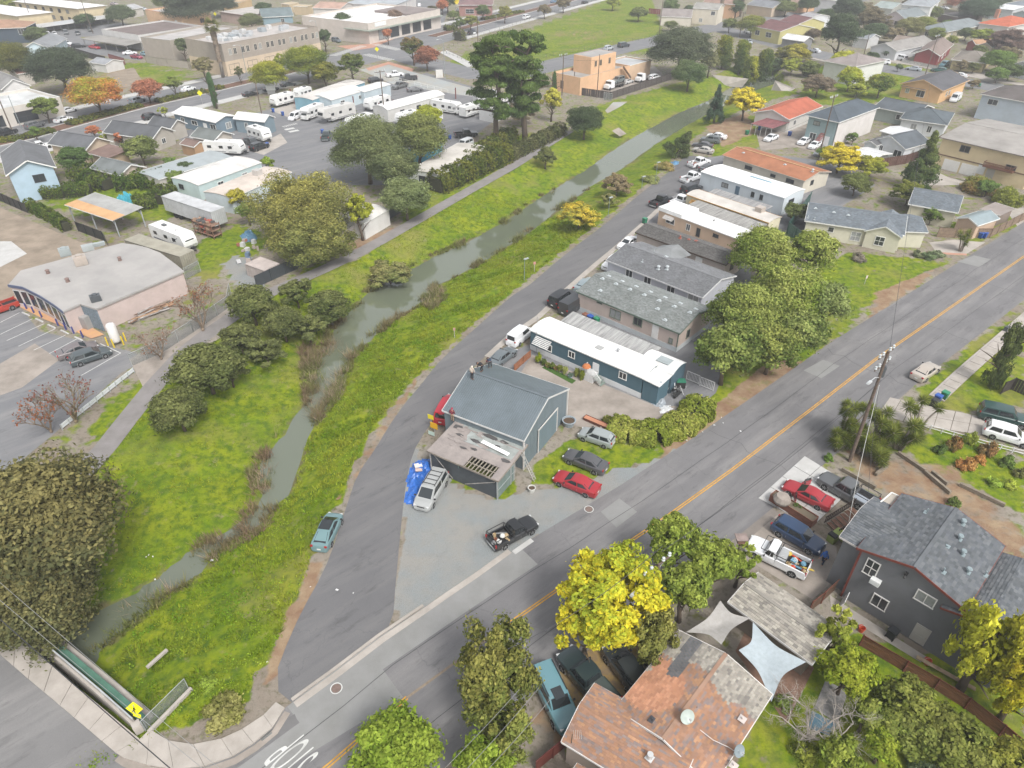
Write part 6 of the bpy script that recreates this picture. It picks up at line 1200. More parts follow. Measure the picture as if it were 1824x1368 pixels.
def crown_mesh(kind,size,var):
 "a crown about its own centre; kind gives the habit, size the radius in metres it is meant for"
 key=(kind,size,var)
 if key in _crowns:return _crowns[key]
 rng=np.random.default_rng(hash((kind,size,var))%9999 if False else sum(map(ord,kind))*7+int(size*10)+var*131);r=size
 leaf={1.5:.13,2.5:.155,4:.185,6.5:.195,9:.19}[size];nc={1.5:20,2.5:40,4:74,6.5:140,9:200}[size];nl={1.5:150,2.5:190,4:215,6.5:270,9:310}[size]
 d=unit(rng.normal(size=(nc,3)))
 if kind==RO:d[:,2]=np.where(d[:,2]<-.45,-d[:,2],d[:,2]);rad=rng.uniform(.45,.80,nc);cc=d*rad[:,None];cr=rng.uniform(.14,.30,nc)
 elif kind==LO:d[:,2]=np.where(d[:,2]<-.5,-d[:,2],d[:,2]);rad=rng.uniform(.40,.95,nc);cc=d*rad[:,None];cc[:,2]+=.12*np.sin(cc[:,0]*4+var);cr=rng.uniform(.09,.21,nc)
 elif kind=='weeping':rad=rng.uniform(.45,.95,nc);cc=d*rad[:,None];cr=rng.uniform(.16,.27,nc)
 elif kind=='pine':
  nb=nc//4;bz=rng.uniform(-.85,.95,nb);ba=rng.uniform(0,6.28,nb);bl=rng.uniform(.45,1,nb)*(1-.5*np.abs(bz-.05));k=rng.integers(0,nb,nc);t_=rng.uniform(.35,1,nc);a=ba[k]+rng.normal(0,.16,nc);rr=bl[k]*t_;cc=np.stack([np.cos(a)*rr,np.sin(a)*rr,bz[k]+.06*t_+rng.normal(0,.025,nc)],1);cr=rng.uniform(.09,.18,nc)
 elif kind=='cone':
  z=rng.uniform(-1,1,nc);a=rng.uniform(0,6.28,nc);rr=(1-z)*.5*rng.uniform(.6,1,nc);cc=np.stack([np.cos(a)*rr,np.sin(a)*rr,z],1);cr=.10+.16*(1-z)/2
 elif kind=='column':
  z=rng.uniform(-1,.95,nc);a=rng.uniform(0,6.28,nc);rr=.62*np.sqrt(1-np.clip(z,0,1)**2)*rng.uniform(.5,1,nc);cc=np.stack([np.cos(a)*rr,np.sin(a)*rr,z],1);cr=rng.uniform(.22,.34,nc)
 elif kind=='shrub':d[:,2]=np.abs(d[:,2]);cc=d*rng.uniform(.35,.80,nc)[:,None];cr=rng.uniform(.20,.34,nc)
 ci=np.repeat(np.arange(nc),nl);n=len(ci);dd=unit(rng.normal(size=(n,3)));dd[:,2]=np.where((dd[:,2]<-.2)&(rng.random(n)<.6),-dd[:,2],dd[:,2])
 rad=rng.uniform(.55,1.08,n)**.7;rad=np.where(rng.random(n)<.09,rng.uniform(1.1,1.55,n),rad);sq=np.array([1,1,.75])if kind!='pine' else np.array([1.25,1.25,.42])
 if kind=='weeping':sq=np.array([.8,.8,1.25])
 p=cc[ci]+dd*sq*(cr[ci]*rad)[:,None]
 out=unit(p+np.array([0,0,.25]));nor=unit(dd*.55+out*.5+rng.normal(size=(n,3))*.55)
 if kind=='weeping':nor[:,2]*=.4;nor=unit(nor)
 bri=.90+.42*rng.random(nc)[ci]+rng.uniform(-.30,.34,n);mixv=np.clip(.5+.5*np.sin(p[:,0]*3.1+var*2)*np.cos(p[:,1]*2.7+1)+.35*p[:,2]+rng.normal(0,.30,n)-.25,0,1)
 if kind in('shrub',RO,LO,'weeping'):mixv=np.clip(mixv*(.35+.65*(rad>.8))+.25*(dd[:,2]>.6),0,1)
 lz=leaf*rng.uniform(.5,1.6,n)*(1. if kind!='pine' else 1.15)
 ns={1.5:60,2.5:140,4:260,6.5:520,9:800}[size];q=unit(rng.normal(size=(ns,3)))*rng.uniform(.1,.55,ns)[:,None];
 if kind=='cone':q*=np.array([.4,.4,1.4])
 if kind=='column':q*=np.array([.6,.6,1.3])
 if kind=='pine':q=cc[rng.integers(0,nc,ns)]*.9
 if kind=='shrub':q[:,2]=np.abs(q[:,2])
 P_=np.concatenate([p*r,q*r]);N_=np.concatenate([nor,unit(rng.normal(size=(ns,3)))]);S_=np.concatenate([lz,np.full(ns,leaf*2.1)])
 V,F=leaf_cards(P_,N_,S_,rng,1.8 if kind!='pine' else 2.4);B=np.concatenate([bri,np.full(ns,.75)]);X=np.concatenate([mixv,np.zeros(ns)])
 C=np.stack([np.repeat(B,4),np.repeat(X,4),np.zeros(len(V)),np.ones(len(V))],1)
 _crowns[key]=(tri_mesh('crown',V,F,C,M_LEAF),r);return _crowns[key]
_trunks={}
def trunk_mesh(kind,var,grey=False):
 "a one-metre-tall tapered trunk with limbs, scaled to the tree"
 key=(kind,var,grey)
 if key in _trunks:return _trunks[key]
 s_=random.Random(var*7+len(kind));mb=MB();top={'pine':.97,'cone':.95,'column':.9}.get(kind,.62);r0=.028 if kind not in('pine','cone')else.024
 pts=[Vc(OO)];
 for i in range(1,5):pts.append(Vc((s_.uniform(-.02,.02)*i,s_.uniform(-.02,.02)*i,top*i/4)))
 mb.tube(pts,[r0*1.35,r0,r0*.85,r0*.6,r0*.25],7)
 for i in range(9 if kind=='pine' else 6):
  t=s_.uniform(.28,.9);b_=pts[int(t*4)].lerp(pts[min(4,int(t*4)+1)],t*4-int(t*4));a=i*2.4+s_.uniform(-.4,.4);ln=s_.uniform(.18,.34)*(1.2-t*.5);up=s_.uniform(.4,1.1)if kind!='pine' else s_.uniform(.0,.35)
  e=b_+Vc((math.cos(a)*ln,math.sin(a)*ln,ln*up));m=b_.lerp(e,.5)+Vc((0,0,.02));mb.tube([b_,m,e],[r0*.5,r0*.33,r0*.12],5)
 _trunks[key]=mb.mesh('trunk',M_BARKG if grey else M_BARK,True);return _trunks[key]
def tree(kind,cx,cy,wpx,H,col,label,tint=None,group=None,name=TR,cat=TR,ratio=None,grey=False,base=None,lean=None):
 "crown centred where the photograph shows it; wpx its width there, H the height in metres"
 ch={RO:.72,LO:.74,'weeping':.82,'pine':.80,'cone':.93,'column':.92,'shrub':.95}[kind]
 if ratio:ch=ratio
 zc=H*(1-ch/2)if kind!='shrub' else H*.42;cz=H*ch;col=(col[0]*1.36,col[1]*1.5,col[2]*1.3)
 for it in range(3):
  b_=P(*base)if base else P(cx,cy,zc);d=(Vc((b_.x,b_.y,zc))-Vc((0,0,CAM_H))).length
  u,v=(cx-912)/FPX,(cy-684)/FPX;W=wpx*d/math.sqrt(1+u*u+v*v)/FPX;rad=W/2
  if kind in(RO,LO,'weeping'):H=max(H,.60*W);cz=max(H*ch,min({RO:.84,LO:.70,'weeping':.9}[kind]*W,H*.94));zc=H-cz/2
 size=min((1.5,2.5,4,6.5,9),key=lambda s:abs(math.log(s/max(rad,cz*.4))));i=int(abs(cx*7+cy*3))%2
 x,y=b_.x,b_.y;zb=.0
 Z=bank_fields(np.array([[x]]),np.array([[y]]))[0][0,0];zb=float(Z)
 if group==g2:rad*=.97
 r=Th(name,label,cat,(x,y,zb),(cx*.37+cy*.11)%6.28,group)
 cm,cr=crown_mesh(kind,size,i);o=link('crown',cm,r);vs_=(cz/2)/cr if kind!='shrub' else H/cr
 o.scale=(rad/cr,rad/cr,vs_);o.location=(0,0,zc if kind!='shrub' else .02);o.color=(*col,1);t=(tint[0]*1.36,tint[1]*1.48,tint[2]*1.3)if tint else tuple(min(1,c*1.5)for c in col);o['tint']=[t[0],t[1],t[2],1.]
 if kind!='shrub' or H>1.8:
  tk=link('trunk',trunk_mesh(kind if kind in('pine','cone','column')else 'broad',i,grey),r);tk.scale=(H,H,H)
 if lean:r.rotation_euler=(lean[0],lean[1],0)
 return r
OAK,OAKT=(.070,.078,.030),(.125,.125,.050)
GR,GRT=(.112,.142,.026),(.21,.225,.05)
DK,DKT=(.042,.056,.030),(.075,.090,.045)
YG,YGT=(.20,.215,.026),(.36,.32,.045)
GG,GGT=(.088,.100,.048),(.150,.155,.075)
YE,YET=(.42,.325,.026),(.45,.33,.035)
RB,RBT=(.17,.075,.06),(.27,.11,.075)
g1,g2,g3,g4,g5='oaks on the west creek bank','acacia grove by the street','street trees along the boulevard','dark hedge trees at the creek bend','median trees'
TREES=[(RO,58,905,305,14,(.070,.068,.036),'huge olive brown oak hanging over the creek at the left edge',(.150,.122,.055),g1),(RO,45,1040,235,9,(.070,.068,.036),'lower olive brown oak in front of the huge one, next to the bridge',(.145,.12,.055),g1),(RO,365,652,145,6.5,OAK,'rounded dark oak beside the footpath, upper of the touching pair',OAKT,g1),(RO,313,722,112,5.5,OAK,'rounded dark oak beside the footpath, lower of the touching pair',OAKT,g1),(RO,447,540,100,6.,OAK,'dark oak at the left of the bank thicket',OAKT,g1),(RO,500,560,86,5.5,(.074,.080,.034),'grey green oak in the middle of the bank thicket',OAKT,g1),(RO,582,525,84,5.5,(.064,.075,.028),'dense oak right at the bend of the creek',OAKT,g1),(RO,425,598,86,4.5,(.075,.078,.035),'low spreading oak between the pair and the thicket',OAKT,g1),(LO,545,565,70,4,(.075,.082,.036),'scrubby oak filling the thicket beside the creek bend',OAKT,g1),(LO,470,612,80,3.5,(.075,.080,.036),'low scrub under the thicket on the west bank',OAKT,g1),(LO,525,512,70,4.5,(.07,.08,.032),'scrubby oak behind the thicket by the path',OAKT,g1),(LO,405,650,70,4,(.07,.076,.034),'scrub right of the touching pair of oaks',OAKT,g1),(LO,690,458,86,2.6,(.11,.12,.045),'scrubby brush on the creek bank below the footpath',(.2,.17,.08)),(LO,1098,1060,200,9.,YE,'bright yellow autumn tree over the street kerb',(.24,.26,.030)),(LO,1045,1120,120,6.,YE,'lower yellow tree leaning over the parked pickup',(.24,.26,.03)),('weeping',1160,1130,100,6.5,(.145,.140,.045),'feathery olive green tree right of the yellow one',(.21,.185,.06)),(RO,1198,965,112,7.5,GR,'bright green tree at the roadside, top of the clump by the pickup driveway',GRT),(RO,1268,1000,112,7.,(.115,.140,.030),'green tree beside the wooden birdhouse',GRT),(RO,1222,1050,108,6.5,(.105,.130,.030),'green tree between the yellow tree and the grey sail',GRT),(LO,1322,1003,72,5.,GR,'small green tree at the nose of the white work pickup',GRT),('weeping',882,1195,168,9.,(.105,.115,.034),'drooping olive tree hanging over the road',(.20,.175,.055)),('weeping',900,1285,140,6.,(.115,.125,.036),'lower drooping olive tree beside the teal SUV',(.19,.17,.05)),(RO,705,1345,190,6.5,(.120,.165,.022),'large-leaved green tree at the bottom edge over the centre line',(.20,.23,.04)),(RO,865,1368,130,5.5,(.125,.17,.022),'large-leaved green tree at the bottom edge by the red fence',(.20,.23,.04)),('weeping',1765,1150,130,9.5,(.25,.235,.025),'yellow green tree in front of the grey house wall at the right',(.38,.33,.04)),('weeping',1825,1225,90,7.,(.30,.26,.02),'yellower tree cut by the right edge below the grey house',(.45,.34,.04)),(LO,1490,1125,80,5.5,(.165,.18,.03),'light green tree by the end of the tan carport roof',(.24,.23,.05)),(RO,1512,1195,112,5.,(.135,.165,.018),'glossy citrus tree above the bare grey tree',(.22,.22,.03)),(RO,1615,1258,128,4.5,(.100,.112,.026),'olive green bushy tree along the red-brown fence, upper one',(.17,.165,.045)),(RO,1700,1330,150,4.5,(.095,.105,.026),'olive green bushy tree along the red-brown fence, lower one',(.16,.155,.045)),(RO,1640,1310,120,4.,(.10,.115,.03),'olive green tree in the bottom right thicket, beside the bluish shrub',(.16,.16,.05)),(RO,1790,1362,120,4.,(.125,.13,.025),'olive green tree in the bottom right corner',(.2,.18,.04)),(RO,1545,1275,84,3.5,(.10,.12,.028),'olive shrub tree right of the bare grey tree',(.17,.17,.045)),(RO,1500,1345,90,3,(.105,.135,.025),'green shrub tree at the bottom edge under the bare grey tree',(.18,.19,.04)),(RO,1590,1290,80,3.5,(.09,.11,.028),'dark olive shrub filling the gap in the bottom right thicket',(.15,.15,.04)),(RO,1575,1330,80,3.5,(.115,.155,.02),'bright green round shrub between the grey tree and the thicket',(.19,.2,.03)),(RO,1358,452,124,9.5,GR,'acacia at the top left of the roadside grove',(.24,.24,.075),g2),(RO,1447,452,106,9.,GR,'acacia in front of the cream bungalow',(.24,.24,.075),g2),(RO,1400,528,150,10,GR,'acacia in the middle of the roadside grove',(.24,.24,.075),g2),(RO,1468,540,110,8,(.10,.125,.045),'bluish green acacia at the right of the roadside grove',(.2,.215,.085),g2),(RO,1328,565,155,10,(.092,.118,.030),'acacia beside the beige double-wide home',(.21,.215,.065),g2),(RO,1296,628,138,8.5,(.080,.105,.030),'acacia at the lowest end of the grove above the white gate',(.18,.19,.06),g2),(RO,1424,596,112,7.5,(.098,.125,.040),'acacia nearest the street in the grove',(.22,.225,.08),g2),(RO,1375,622,120,7,(.088,.112,.032),'low acacia over the bark-covered verge',(.2,.2,.06),g2),(LO,1032,382,76,4.5,(.20,.19,.045),'yellowing shrub tree on the strip between creek and lane',(.42,.29,.04)),(LO,1100,325,62,2.2,(.17,.125,.085),'reddish brown brush on the creek side of the lane',(.22,.16,.1)),(LO,1085,355,40,2.,(.14,.14,.05),'low olive brush beside the lamp on the grass strip',(.2,.17,.08)),(RO,1042,212,76,8.,DK,'dark rounded tree standing alone beside the footpath end',DKT),(LO,972,273,46,4.5,(.09,.10,.04),'small tree on the grass below the footpath',OAKT),('cone',1277,184,36,9.,(.040,.062,.042),'dark pointed conifer beside the creek',(.06,.085,.06)),(LO,1328,182,68,8.,(.36,.29,.045),'golden yellow tree beside the creek end',(.5,.38,.04)),(RO,1212,88,128,15,(.062,.070,.046),'massive dark grey green willow beyond the tow yard',(.10,.105,.07)),(RO,1228,130,70,9,(.070,.098,.046),'rounder green tree in front of the massive willow',(.11,.13,.06)),(LO,1265,108,38,8,(.15,.14,.085),'thin pale tree at the right side of the massive willow',(.2,.18,.1)),('column',1290,92,40,10,(.07,.09,.03),'tall hedge tree, first of the dark row at the creek bend',(.24,.22,.03),g4),('column',1322,94,38,10,(.062,.085,.03),'tall hedge tree, second of the dark row',(.2,.2,.03),g4),('column',1342,108,36,9,(.07,.09,.03),'tall yellowish hedge tree, third of the dark row',(.30,.27,.03),g4),('column',1366,98,38,10,(.055,.075,.03),'tall hedge tree, fourth and last of the dark row',(.17,.17,.03),g4),(LO,1412,98,64,7,(.15,.14,.06),'thin yellowing tree right of the dark hedge row',(.33,.27,.05)),(LO,1458,152,64,6,(.16,.115,.095),'purplish leafless shrub tree above the red roof',(.2,.15,.12)),('pine',893,140,120,24,(.058,.088,.028),'tall spreading pine with broken crown, left trunk of the pair',(.10,.13,.04),'pines by the footpath',None,(884,262)),('pine',945,125,104,24,(.054,.082,.028),'tall spreading pine with broken crown, right trunk of the pair',(.10,.13,.04),'pines by the footpath',None,(936,258)),(RO,652,262,142,14,GG,'big grey green tree in the middle of the trailer park',GGT),(RO,700,300,100,10,(.075,.088,.045),'shaded grey green tree at the right shoulder of the big one',GGT),(RO,745,248,112,12,(.100,.110,.046),'olive tree right of the big grey green tree',(.16,.16,.06)),(RO,762,212,62,9,(.20,.215,.032),'yellow green tree top behind the olive tree',(.28,.27,.04)),('weeping',535,372,190,11,(.125,.120,.045),'wide feathery olive tree in front of the beige roofed home',(.235,.20,.065)),('weeping',560,425,150,8,(.11,.112,.042),'lower feathery olive tree by the path fence',(.2,.175,.06)),(LO,640,378,52,8,(.20,.20,.03),'yellow green slim tree beside the white-roofed home by the path',(.3,.28,.04)),(RO,722,352,104,8,(.105,.122,.058),'pale grey green tree beside the footpath',(.165,.175,.085)),(RO,478,135,74,9,(.16,.165,.03),'yellow green street tree in front of the office',(.27,.24,.03),g3),(RO,545,112,92,11,(.080,.105,.03),'dark green street tree right of the yellow green one',(.2,.2,.03),g3),(RO,578,132,54,8,(.105,.105,.03),'brownish olive street tree beside the dark green one',(.17,.15,.03),g3),(LO,626,115,50,9,(.075,.10,.035),'thin street tree by the crossing with pale branches',(.14,.14,.04),g3),(RO,610,38,38,9,(.065,.09,.035),'green tree against the white corner store wall',DKT,g3),(RO,577,66,30,8,(.050,.075,.035),'small dark tree at the office corner',DKT,g3),(LO,735,84,46,9,(.075,.10,.035),'green tree at the brick corner of the crossing',(.2,.12,.06)),(RO,760,102,52,8,RB,'purple red tree beside the green one at the crossing',RBT),(RO,703,32,34,9,(.17,.11,.095),'reddish bare street tree beside the white corner store',(.2,.13,.11)),(RO,770,20,24,8,(.075,.07,.05),'dark tree on the traffic island',(.1,.08,.05)),(RO,760,26,16,7,(.075,.06,.05),'small dark tree on the traffic island',(.1,.08,.05)),(LO,818,42,22,6,(.075,.09,.035),'slim green median tree near the restaurant',None,g5),(LO,838,38,30,6,(.16,.15,.05),'yellowish median tree near the restaurant',None,g5),(RO,860,20,30,7,(.08,.095,.04),'green tree in front of the restaurant',None,g5),(LO,899,22,26,7,(.17,.15,.05),'yellowish median tree by the field',None,g5),(RO,808,27,26,3,(.10,.11,.04),'round shrub at the restaurant corner',None),(RO,797,2,34,9,(.07,.085,.04),'dark tree behind the restaurant',None),(RO,168,168,102,10,(.40,.145,.055),'orange red autumn tree with green lower branches on the boulevard',(.25,.235,.035)),(RO,262,160,62,7,(.33,.125,.085),'dusty red autumn tree on the boulevard median',(.27,.12,.08)),(RO,105,122,120,13,(.044,.052,.036),'very dark big tree behind the orange red one',(.065,.075,.05)),(RO,18,108,92,12,(.065,.070,.034),'dark olive tree at the left edge below the blue gable',(.12,.11,.03)),(RO,66,64,46,8,(.075,.085,.04),'olive tree in front of the long carport',None),(RO,214,26,56,9,(.075,.085,.05),'grey green tree at the end of the long carport',None),(LO,78,192,54,6.5,(.105,.12,.035),'young green tree on the median by the shop row',None,g5),(RO,250,266,66,6.5,(.105,.12,.042),'round olive green tree by the beige garage',(.16,.165,.06)),(RO,132,284,66,6,(.055,.08,.028),'dark green tree between the light blue house and the garage',None),(LO,308,150,34,5.5,(.105,.115,.035),'small green median tree by the white sedan',None,g5),(LO,362,118,40,7,(.14,.115,.065),'sparse brownish tree before the office side wall',None),('column',378,160,15,9,(.050,.085,.035),'narrow green cypress on the median',None),(LO,426,130,20,5,(.085,.085,.04),'small street tree in front of the office door',None,g5),(RO,325,82,30,8,(.085,.095,.05),'tree in the gap between warehouse and office',None),(RO,447,38,46,7,(.095,.095,.045),'rounded olive tree behind the office roof',None),(RO,340,10,110,11,(.060,.066,.048),'dark tree mass behind the peach block building',(.08,.085,.06)),(RO,395,8,60,10,(.055,.062,.045),'dark tree right of the tree mass at the top left',None),(RO,1497,58,72,17,(.048,.062,.040),'tall dark evergreen on the cross street',(.075,.09,.055)),(RO,1510,15,60,13,(.052,.062,.042),'dark evergreen behind the tall one',None),(LO,1556,40,66,10,(.13,.105,.075),'brownish bare tree beside the pink house',(.16,.12,.08)),(RO,1438,48,34,6,(.12,.06,.06),'dark red tree by the yellow twins',RBT),(RO,1450,62,36,5,(.09,.065,.05),'brown red bush below the dark red tree',None),(RO,1503,112,56,8,(.24,.245,.04),'yellow green tree hiding the pinkish hip roof',(.36,.32,.05)),(RO,1515,140,52,7,(.21,.235,.035),'yellow green tree below its taller twin',(.3,.28,.04)),(RO,1570,150,60,7,(.085,.12,.03),'bright dark-hearted green tree left of the orange peach bungalow',(.24,.22,.04)),('cone',1650,285,66,11,(.055,.078,.030),'dark feathery conifer in front of the yellow apartments',(.13,.14,.05)),(LO,1497,282,82,6,(.36,.29,.04),'golden tree behind the terracotta roofed home',(.44,.33,.04)),(LO,1552,298,58,5,(.17,.18,.035),'yellow green tree beside the golden one',(.28,.25,.04)),(RO,1525,328,60,4.5,(.09,.095,.035),'dark olive shrub tree above the cream bungalow roof',None),(LO,1620,345,70,4.5,(.085,.10,.030),'spreading juniper behind the cream bungalow',(.16,.155,.04)),(LO,1660,385,40,3,(.085,.11,.03),'green juniper at the right gable of the cream bungalow',None),(RO,1418,378,56,4,(.075,.082,.035),'dark olive shrub by the green panel fence',None),('shrub',1745,330,66,3,(.22,.13,.06),'reddish shrub in front of the yellow apartments',(.16,.17,.04)),('shrub',1800,350,60,3.5,(.13,.13,.03),'olive shrub at the right edge behind the brown fence',None),(RO,1669,60,34,5,(.12,.13,.04),'round green tree before the bluish hip roof',None),(RO,1722,60,36,5,(.065,.075,.035),'dark green tree right of the bluish hip roof',None),(RO,1750,64,46,5,(.14,.15,.03),'yellow green bush tree under the red tile roof',None),(LO,1795,78,74,7,(.13,.085,.085),'purple brown leafless tree at the right edge',(.17,.11,.1)),(RO,1780,108,66,6,(.085,.115,.03),'green tree beside the yellow bungalow',None),(RO,1800,128,50,4,(.06,.075,.03),'dark shrub before the grey white bungalow',None),(RO,1735,120,24,3.5,(.09,.09,.035),'small bush at the door of the yellow bungalow',None),(RO,1585,92,34,4,(.06,.08,.04),'dark shrub before the light tan roof',None),(RO,1620,48,56,6,(.13,.115,.05),'brown olive tree between the pink and cream houses',None),(RO,1648,42,44,5,(.14,.14,.04),'yellow olive tree at the end of the pink house',None),(RO,1745,18,76,9,(.052,.068,.048),'dark round tree behind the red tile roof',None),(LO,1715,1,60,7,(.25,.10,.07),'row of red autumn trees at the top right',None),(RO,1695,72,26,4,(.13,.13,.03),'small bush behind the dark red house',None),(RO,421,352,42,4.5,(.24,.205,.035),'yellow shrub tree by the semi trailer',(.32,.26,.04)),(RO,440,376,44,4.5,(.10,.125,.035),'green shrub tree below the yellow one',None),(RO,477,290,30,3.5,(.14,.17,.03),'small round bush by the beige roofed home',None),(RO,312,318,40,4,(.105,.125,.04),'green bush at the corner of the striped roof',None),(RO,1195,12,34,8,(.085,.105,.045),'green tree behind the cream garage',None),(RO,1340,45,60,8,(.13,.14,.04),'yellow olive tree beyond the creek bend',(.2,.18,.05)),(RO,1353,52,30,6,(.19,.10,.085),'reddish tree beyond the creek bend',None),(RO,1390,8,40,8,(.07,.08,.05),'dark tree at the far top by the orange house',None),(LO,983,180,44,8,(.28,.24,.05),'yellow shrub tree below the pines',None),('column',987,160,12,9,(.055,.08,.035),'narrow cypress right of the pines',None),(LO,930,200,60,6,(.13,.10,.075),'brownish brush under the pines',None)]  # tree at the big one's right shoulder has a slightly darker grey green
for tr_ in TREES:
 kind,cx,cy,w,H,col,lab=tr_[:7];tint=tr_[7]if len(tr_)>7 else None;grp=tr_[8]if len(tr_)>8 else None;bs=tr_[10]if len(tr_)>10 else None
 nm={'pine':'pine_tree','cone':'conifer','column':'cypress','shrub':'shrub'}.get(kind,TR);tree(kind,cx,cy,w,H,col,lab,tint,grp,nm,'shrub' if kind=='shrub' else TR,base=bs)
tree('cone',1206,252,52,6,(.060,.075,.032),'dark wind-bent juniper leaning over the creek beside the parked trucks',(.1,.11,.05),lean=(.1,.45))
tree('column',1792,632,44,8.5,(.055,.068,.025),'slim dark cypress beside the sidewalk at the right edge',(.1,.11,.04),name='cypress')
FK={'d':('dark green',(.055,.07,.036)),'o':('olive',(.10,.105,.042)),'y':('yellow green',(.19,.19,.04)),'b':('brownish',(.14,.105,.07)),'r':('rusty red',(.27,.10,.06)),'g':('green',(.085,.115,.035))}
HOUSES=[o for o in bpy.data.objects if o.get('category')in(HO,'warehouse','apartment building','garage','restaurant','store','building','apartment house')];USED={}
for cx,cy,w,H,k in[(1382,102,42,6,'d'),(1412,118,40,5,'y'),(1424,94,34,5,'b'),(1443,122,40,5,'o'),(1400,14,44,7,'o'),(1380,10,36,7,'d'),(1543,24,50,8,'b'),(1560,56,52,7,'d'),(1538,66,44,6,'d'),(1593,62,46,5,'b'),(1616,52,30,5,'y'),(1554,101,28,3.5,'d'),(1798,97,46,5,'b'),(1778,133,44,3.5,'g'),(1713,117,28,3.5,'b'),(1528,160,40,4,'y'),(1520,246,26,3,'g'),(1466,272,28,3,'g'),(1590,238,22,2.5,'g'),(1760,334,40,3.5,'g'),(1660,24,40,7,'o'),(1780,6,44,7,'d'),(1630,2,44,7,'b'),(1470,30,40,8,'d'),(1745,92,30,5,'o'),(1690,42,26,4,'g'),(1600,120,18,2.5,'d'),(1735,150,26,2.5,'b'),(8,10,50,8,'y'),(30,3,40,8,'o'),(150,36,40,6,'d'),(290,4,40,8,'o'),(470,16,36,7,'d'),(530,48,24,5,'o'),(788,10,26,7,'r'),(970,18,26,6,'b'),(1004,6,30,7,'b'),(1092,3,32,7,'y'),(166,233,30,3,'r'),(213,247,28,3.5,'r'),(188,241,26,3,'y'),(292,198,22,3,'y'),(40,288,30,3,'g'),(330,300,34,4,'d'),(300,292,30,3.5,'g'),(62,235,26,4,'g'),(1230,18,26,5,'d'),(1300,44,30,6,'o'),(1312,14,34,8,'d'),(1440,8,40,8,'d'),(1850,40,60,8,'d'),(440,100,18,5,'g'),(500,112,26,7,'y'),(655,26,24,6,'r'),(690,60,20,6,'r'),(1275,28,24,4,'g'),(1195,45,30,2.5,'o'),(1138,24,40,2,'o')]:
 q=P(cx,cy,1);n_=min(HOUSES,key=lambda o:(o.location-q).length)['label'].split();n_=' '.join(n_[:9]);n_=n_.rsplit(' with',1)[0].rsplit(' under',1)[0].rsplit(' in the',1)[0]
 while n_.split()[-1]in('a','the','of','and','by','to','in','on','behind','with','at','near','white','an','from','dark','its','before'):n_=' '.join(n_.split()[:-1])
 sd=TR if H>4.5 else 'bushy shrub';lab='%s %s beside the %s'%(FK[k][0],sd,n_);USED[lab]=USED.get(lab,0)+1
 if USED[lab]>1:lab=('smaller ' if USED[lab]==2 else 'third ')+lab
 tree(LO if k in 'by' else RO,cx,cy,w,H,FK[k][1],lab,None,'trees among the far houses')
def bare_tree(px,H,spread,col,label,seed,leaves=0,lcol=(.3,.1,.06),depth=4,dens=3):
 b_=P(*px);r=Th('bare_tree',label,TR,b_,.0);s_=random.Random(seed);mb=MB();tips=[]
 def grow(p,d,ln,rad,k):
  q=p+d*ln*.5+Vc((s_.uniform(-1,1),s_.uniform(-1,1),s_.uniform(-.5,1)))*ln*.06;e=q+(d+Vc((s_.uniform(-.25,.25),s_.uniform(-.25,.25),0)))*ln*.5
  mb.tube([p,q,e],[rad,rad*.8,rad*.62],5 if k>1 else 3,cap=False)
  if k==0:tips.append(e);return
  for i in range(dens+(1 if k<3 else 0)):
   a=s_.uniform(0,6.28);t=s_.uniform(.35,1.)if i else 1.;st=p.lerp(e,t)
   ax=Vc((math.cos(a),math.sin(a),s_.uniform(-.15,.5)));nd=(d*.75+ax*spread*.62).normalized();grow(st,nd,ln*s_.uniform(.55,.78),rad*.55,k-1)
 for i in range(4):
  a=i*1.6+s_.uniform(-.4,.4);grow(Vc((0,0,.3)),Vc((math.cos(a)*spread*.55,math.sin(a)*spread*.55,1)).normalized(),H*.42,H*.022,depth)
 mb.tube([(0,0,-.1),(0,0,.5)],[H*.036,H*.03],7);mb.obj('trunk',Cm(col,WO),r,True)
 if leaves:
  rng=np.random.default_rng(seed);tp=np.array([tuple(tips[i])for i in rng.integers(0,len(tips),leaves)])+rng.normal(0,.15,(leaves,3));V,F=leaf_cards(tp,unit(rng.normal(size=(leaves,3))),rng.uniform(.10,.2,leaves),rng);C=np.stack([np.repeat(rng.uniform(.7,1.3,leaves),4),np.repeat(rng.random(leaves)*.6,4),np.zeros(len(V)),np.ones(len(V))],1)
  o=link('crown',tri_mesh('crown',V,F,C,M_LEAF),r);o.color=(*lcol,1);o['tint']=[lcol[0]*.7,lcol[1]*1.1,lcol[2],1.]
 return r
bare_tree((1440,1318),4.6,1.35,(.40,.36,.32),'grey leafless spreading tree in the back yard at the bottom right',5,depth=5,dens=3)
bare_tree((362,589),6.5,.75,(.26,.20,.15),'thin tree with few rusty leaves beside the timber pile',11,420,(.30,.13,.075),3)
bare_tree((288,640),4.5,.95,(.26,.20,.15),'almost leafless tree at the corner of the shop fence',12,160,(.28,.14,.09),3)
bare_tree((136,752),6.,.85,(.25,.20,.13),'thin reddish-twigged tree at the edge of the car park',13,300,(.22,.075,.06),3)
bare_tree((92,770),4.8,.9,(.25,.19,.14),'low tree with brick red leaves beside the huge oak',14,420,(.32,.115,.06),3)
bare_tree((1590,905),1.2,1.1,(.25,.2,.15),'tiny dry bush on the slope behind the grey house',15,0,depth=2)
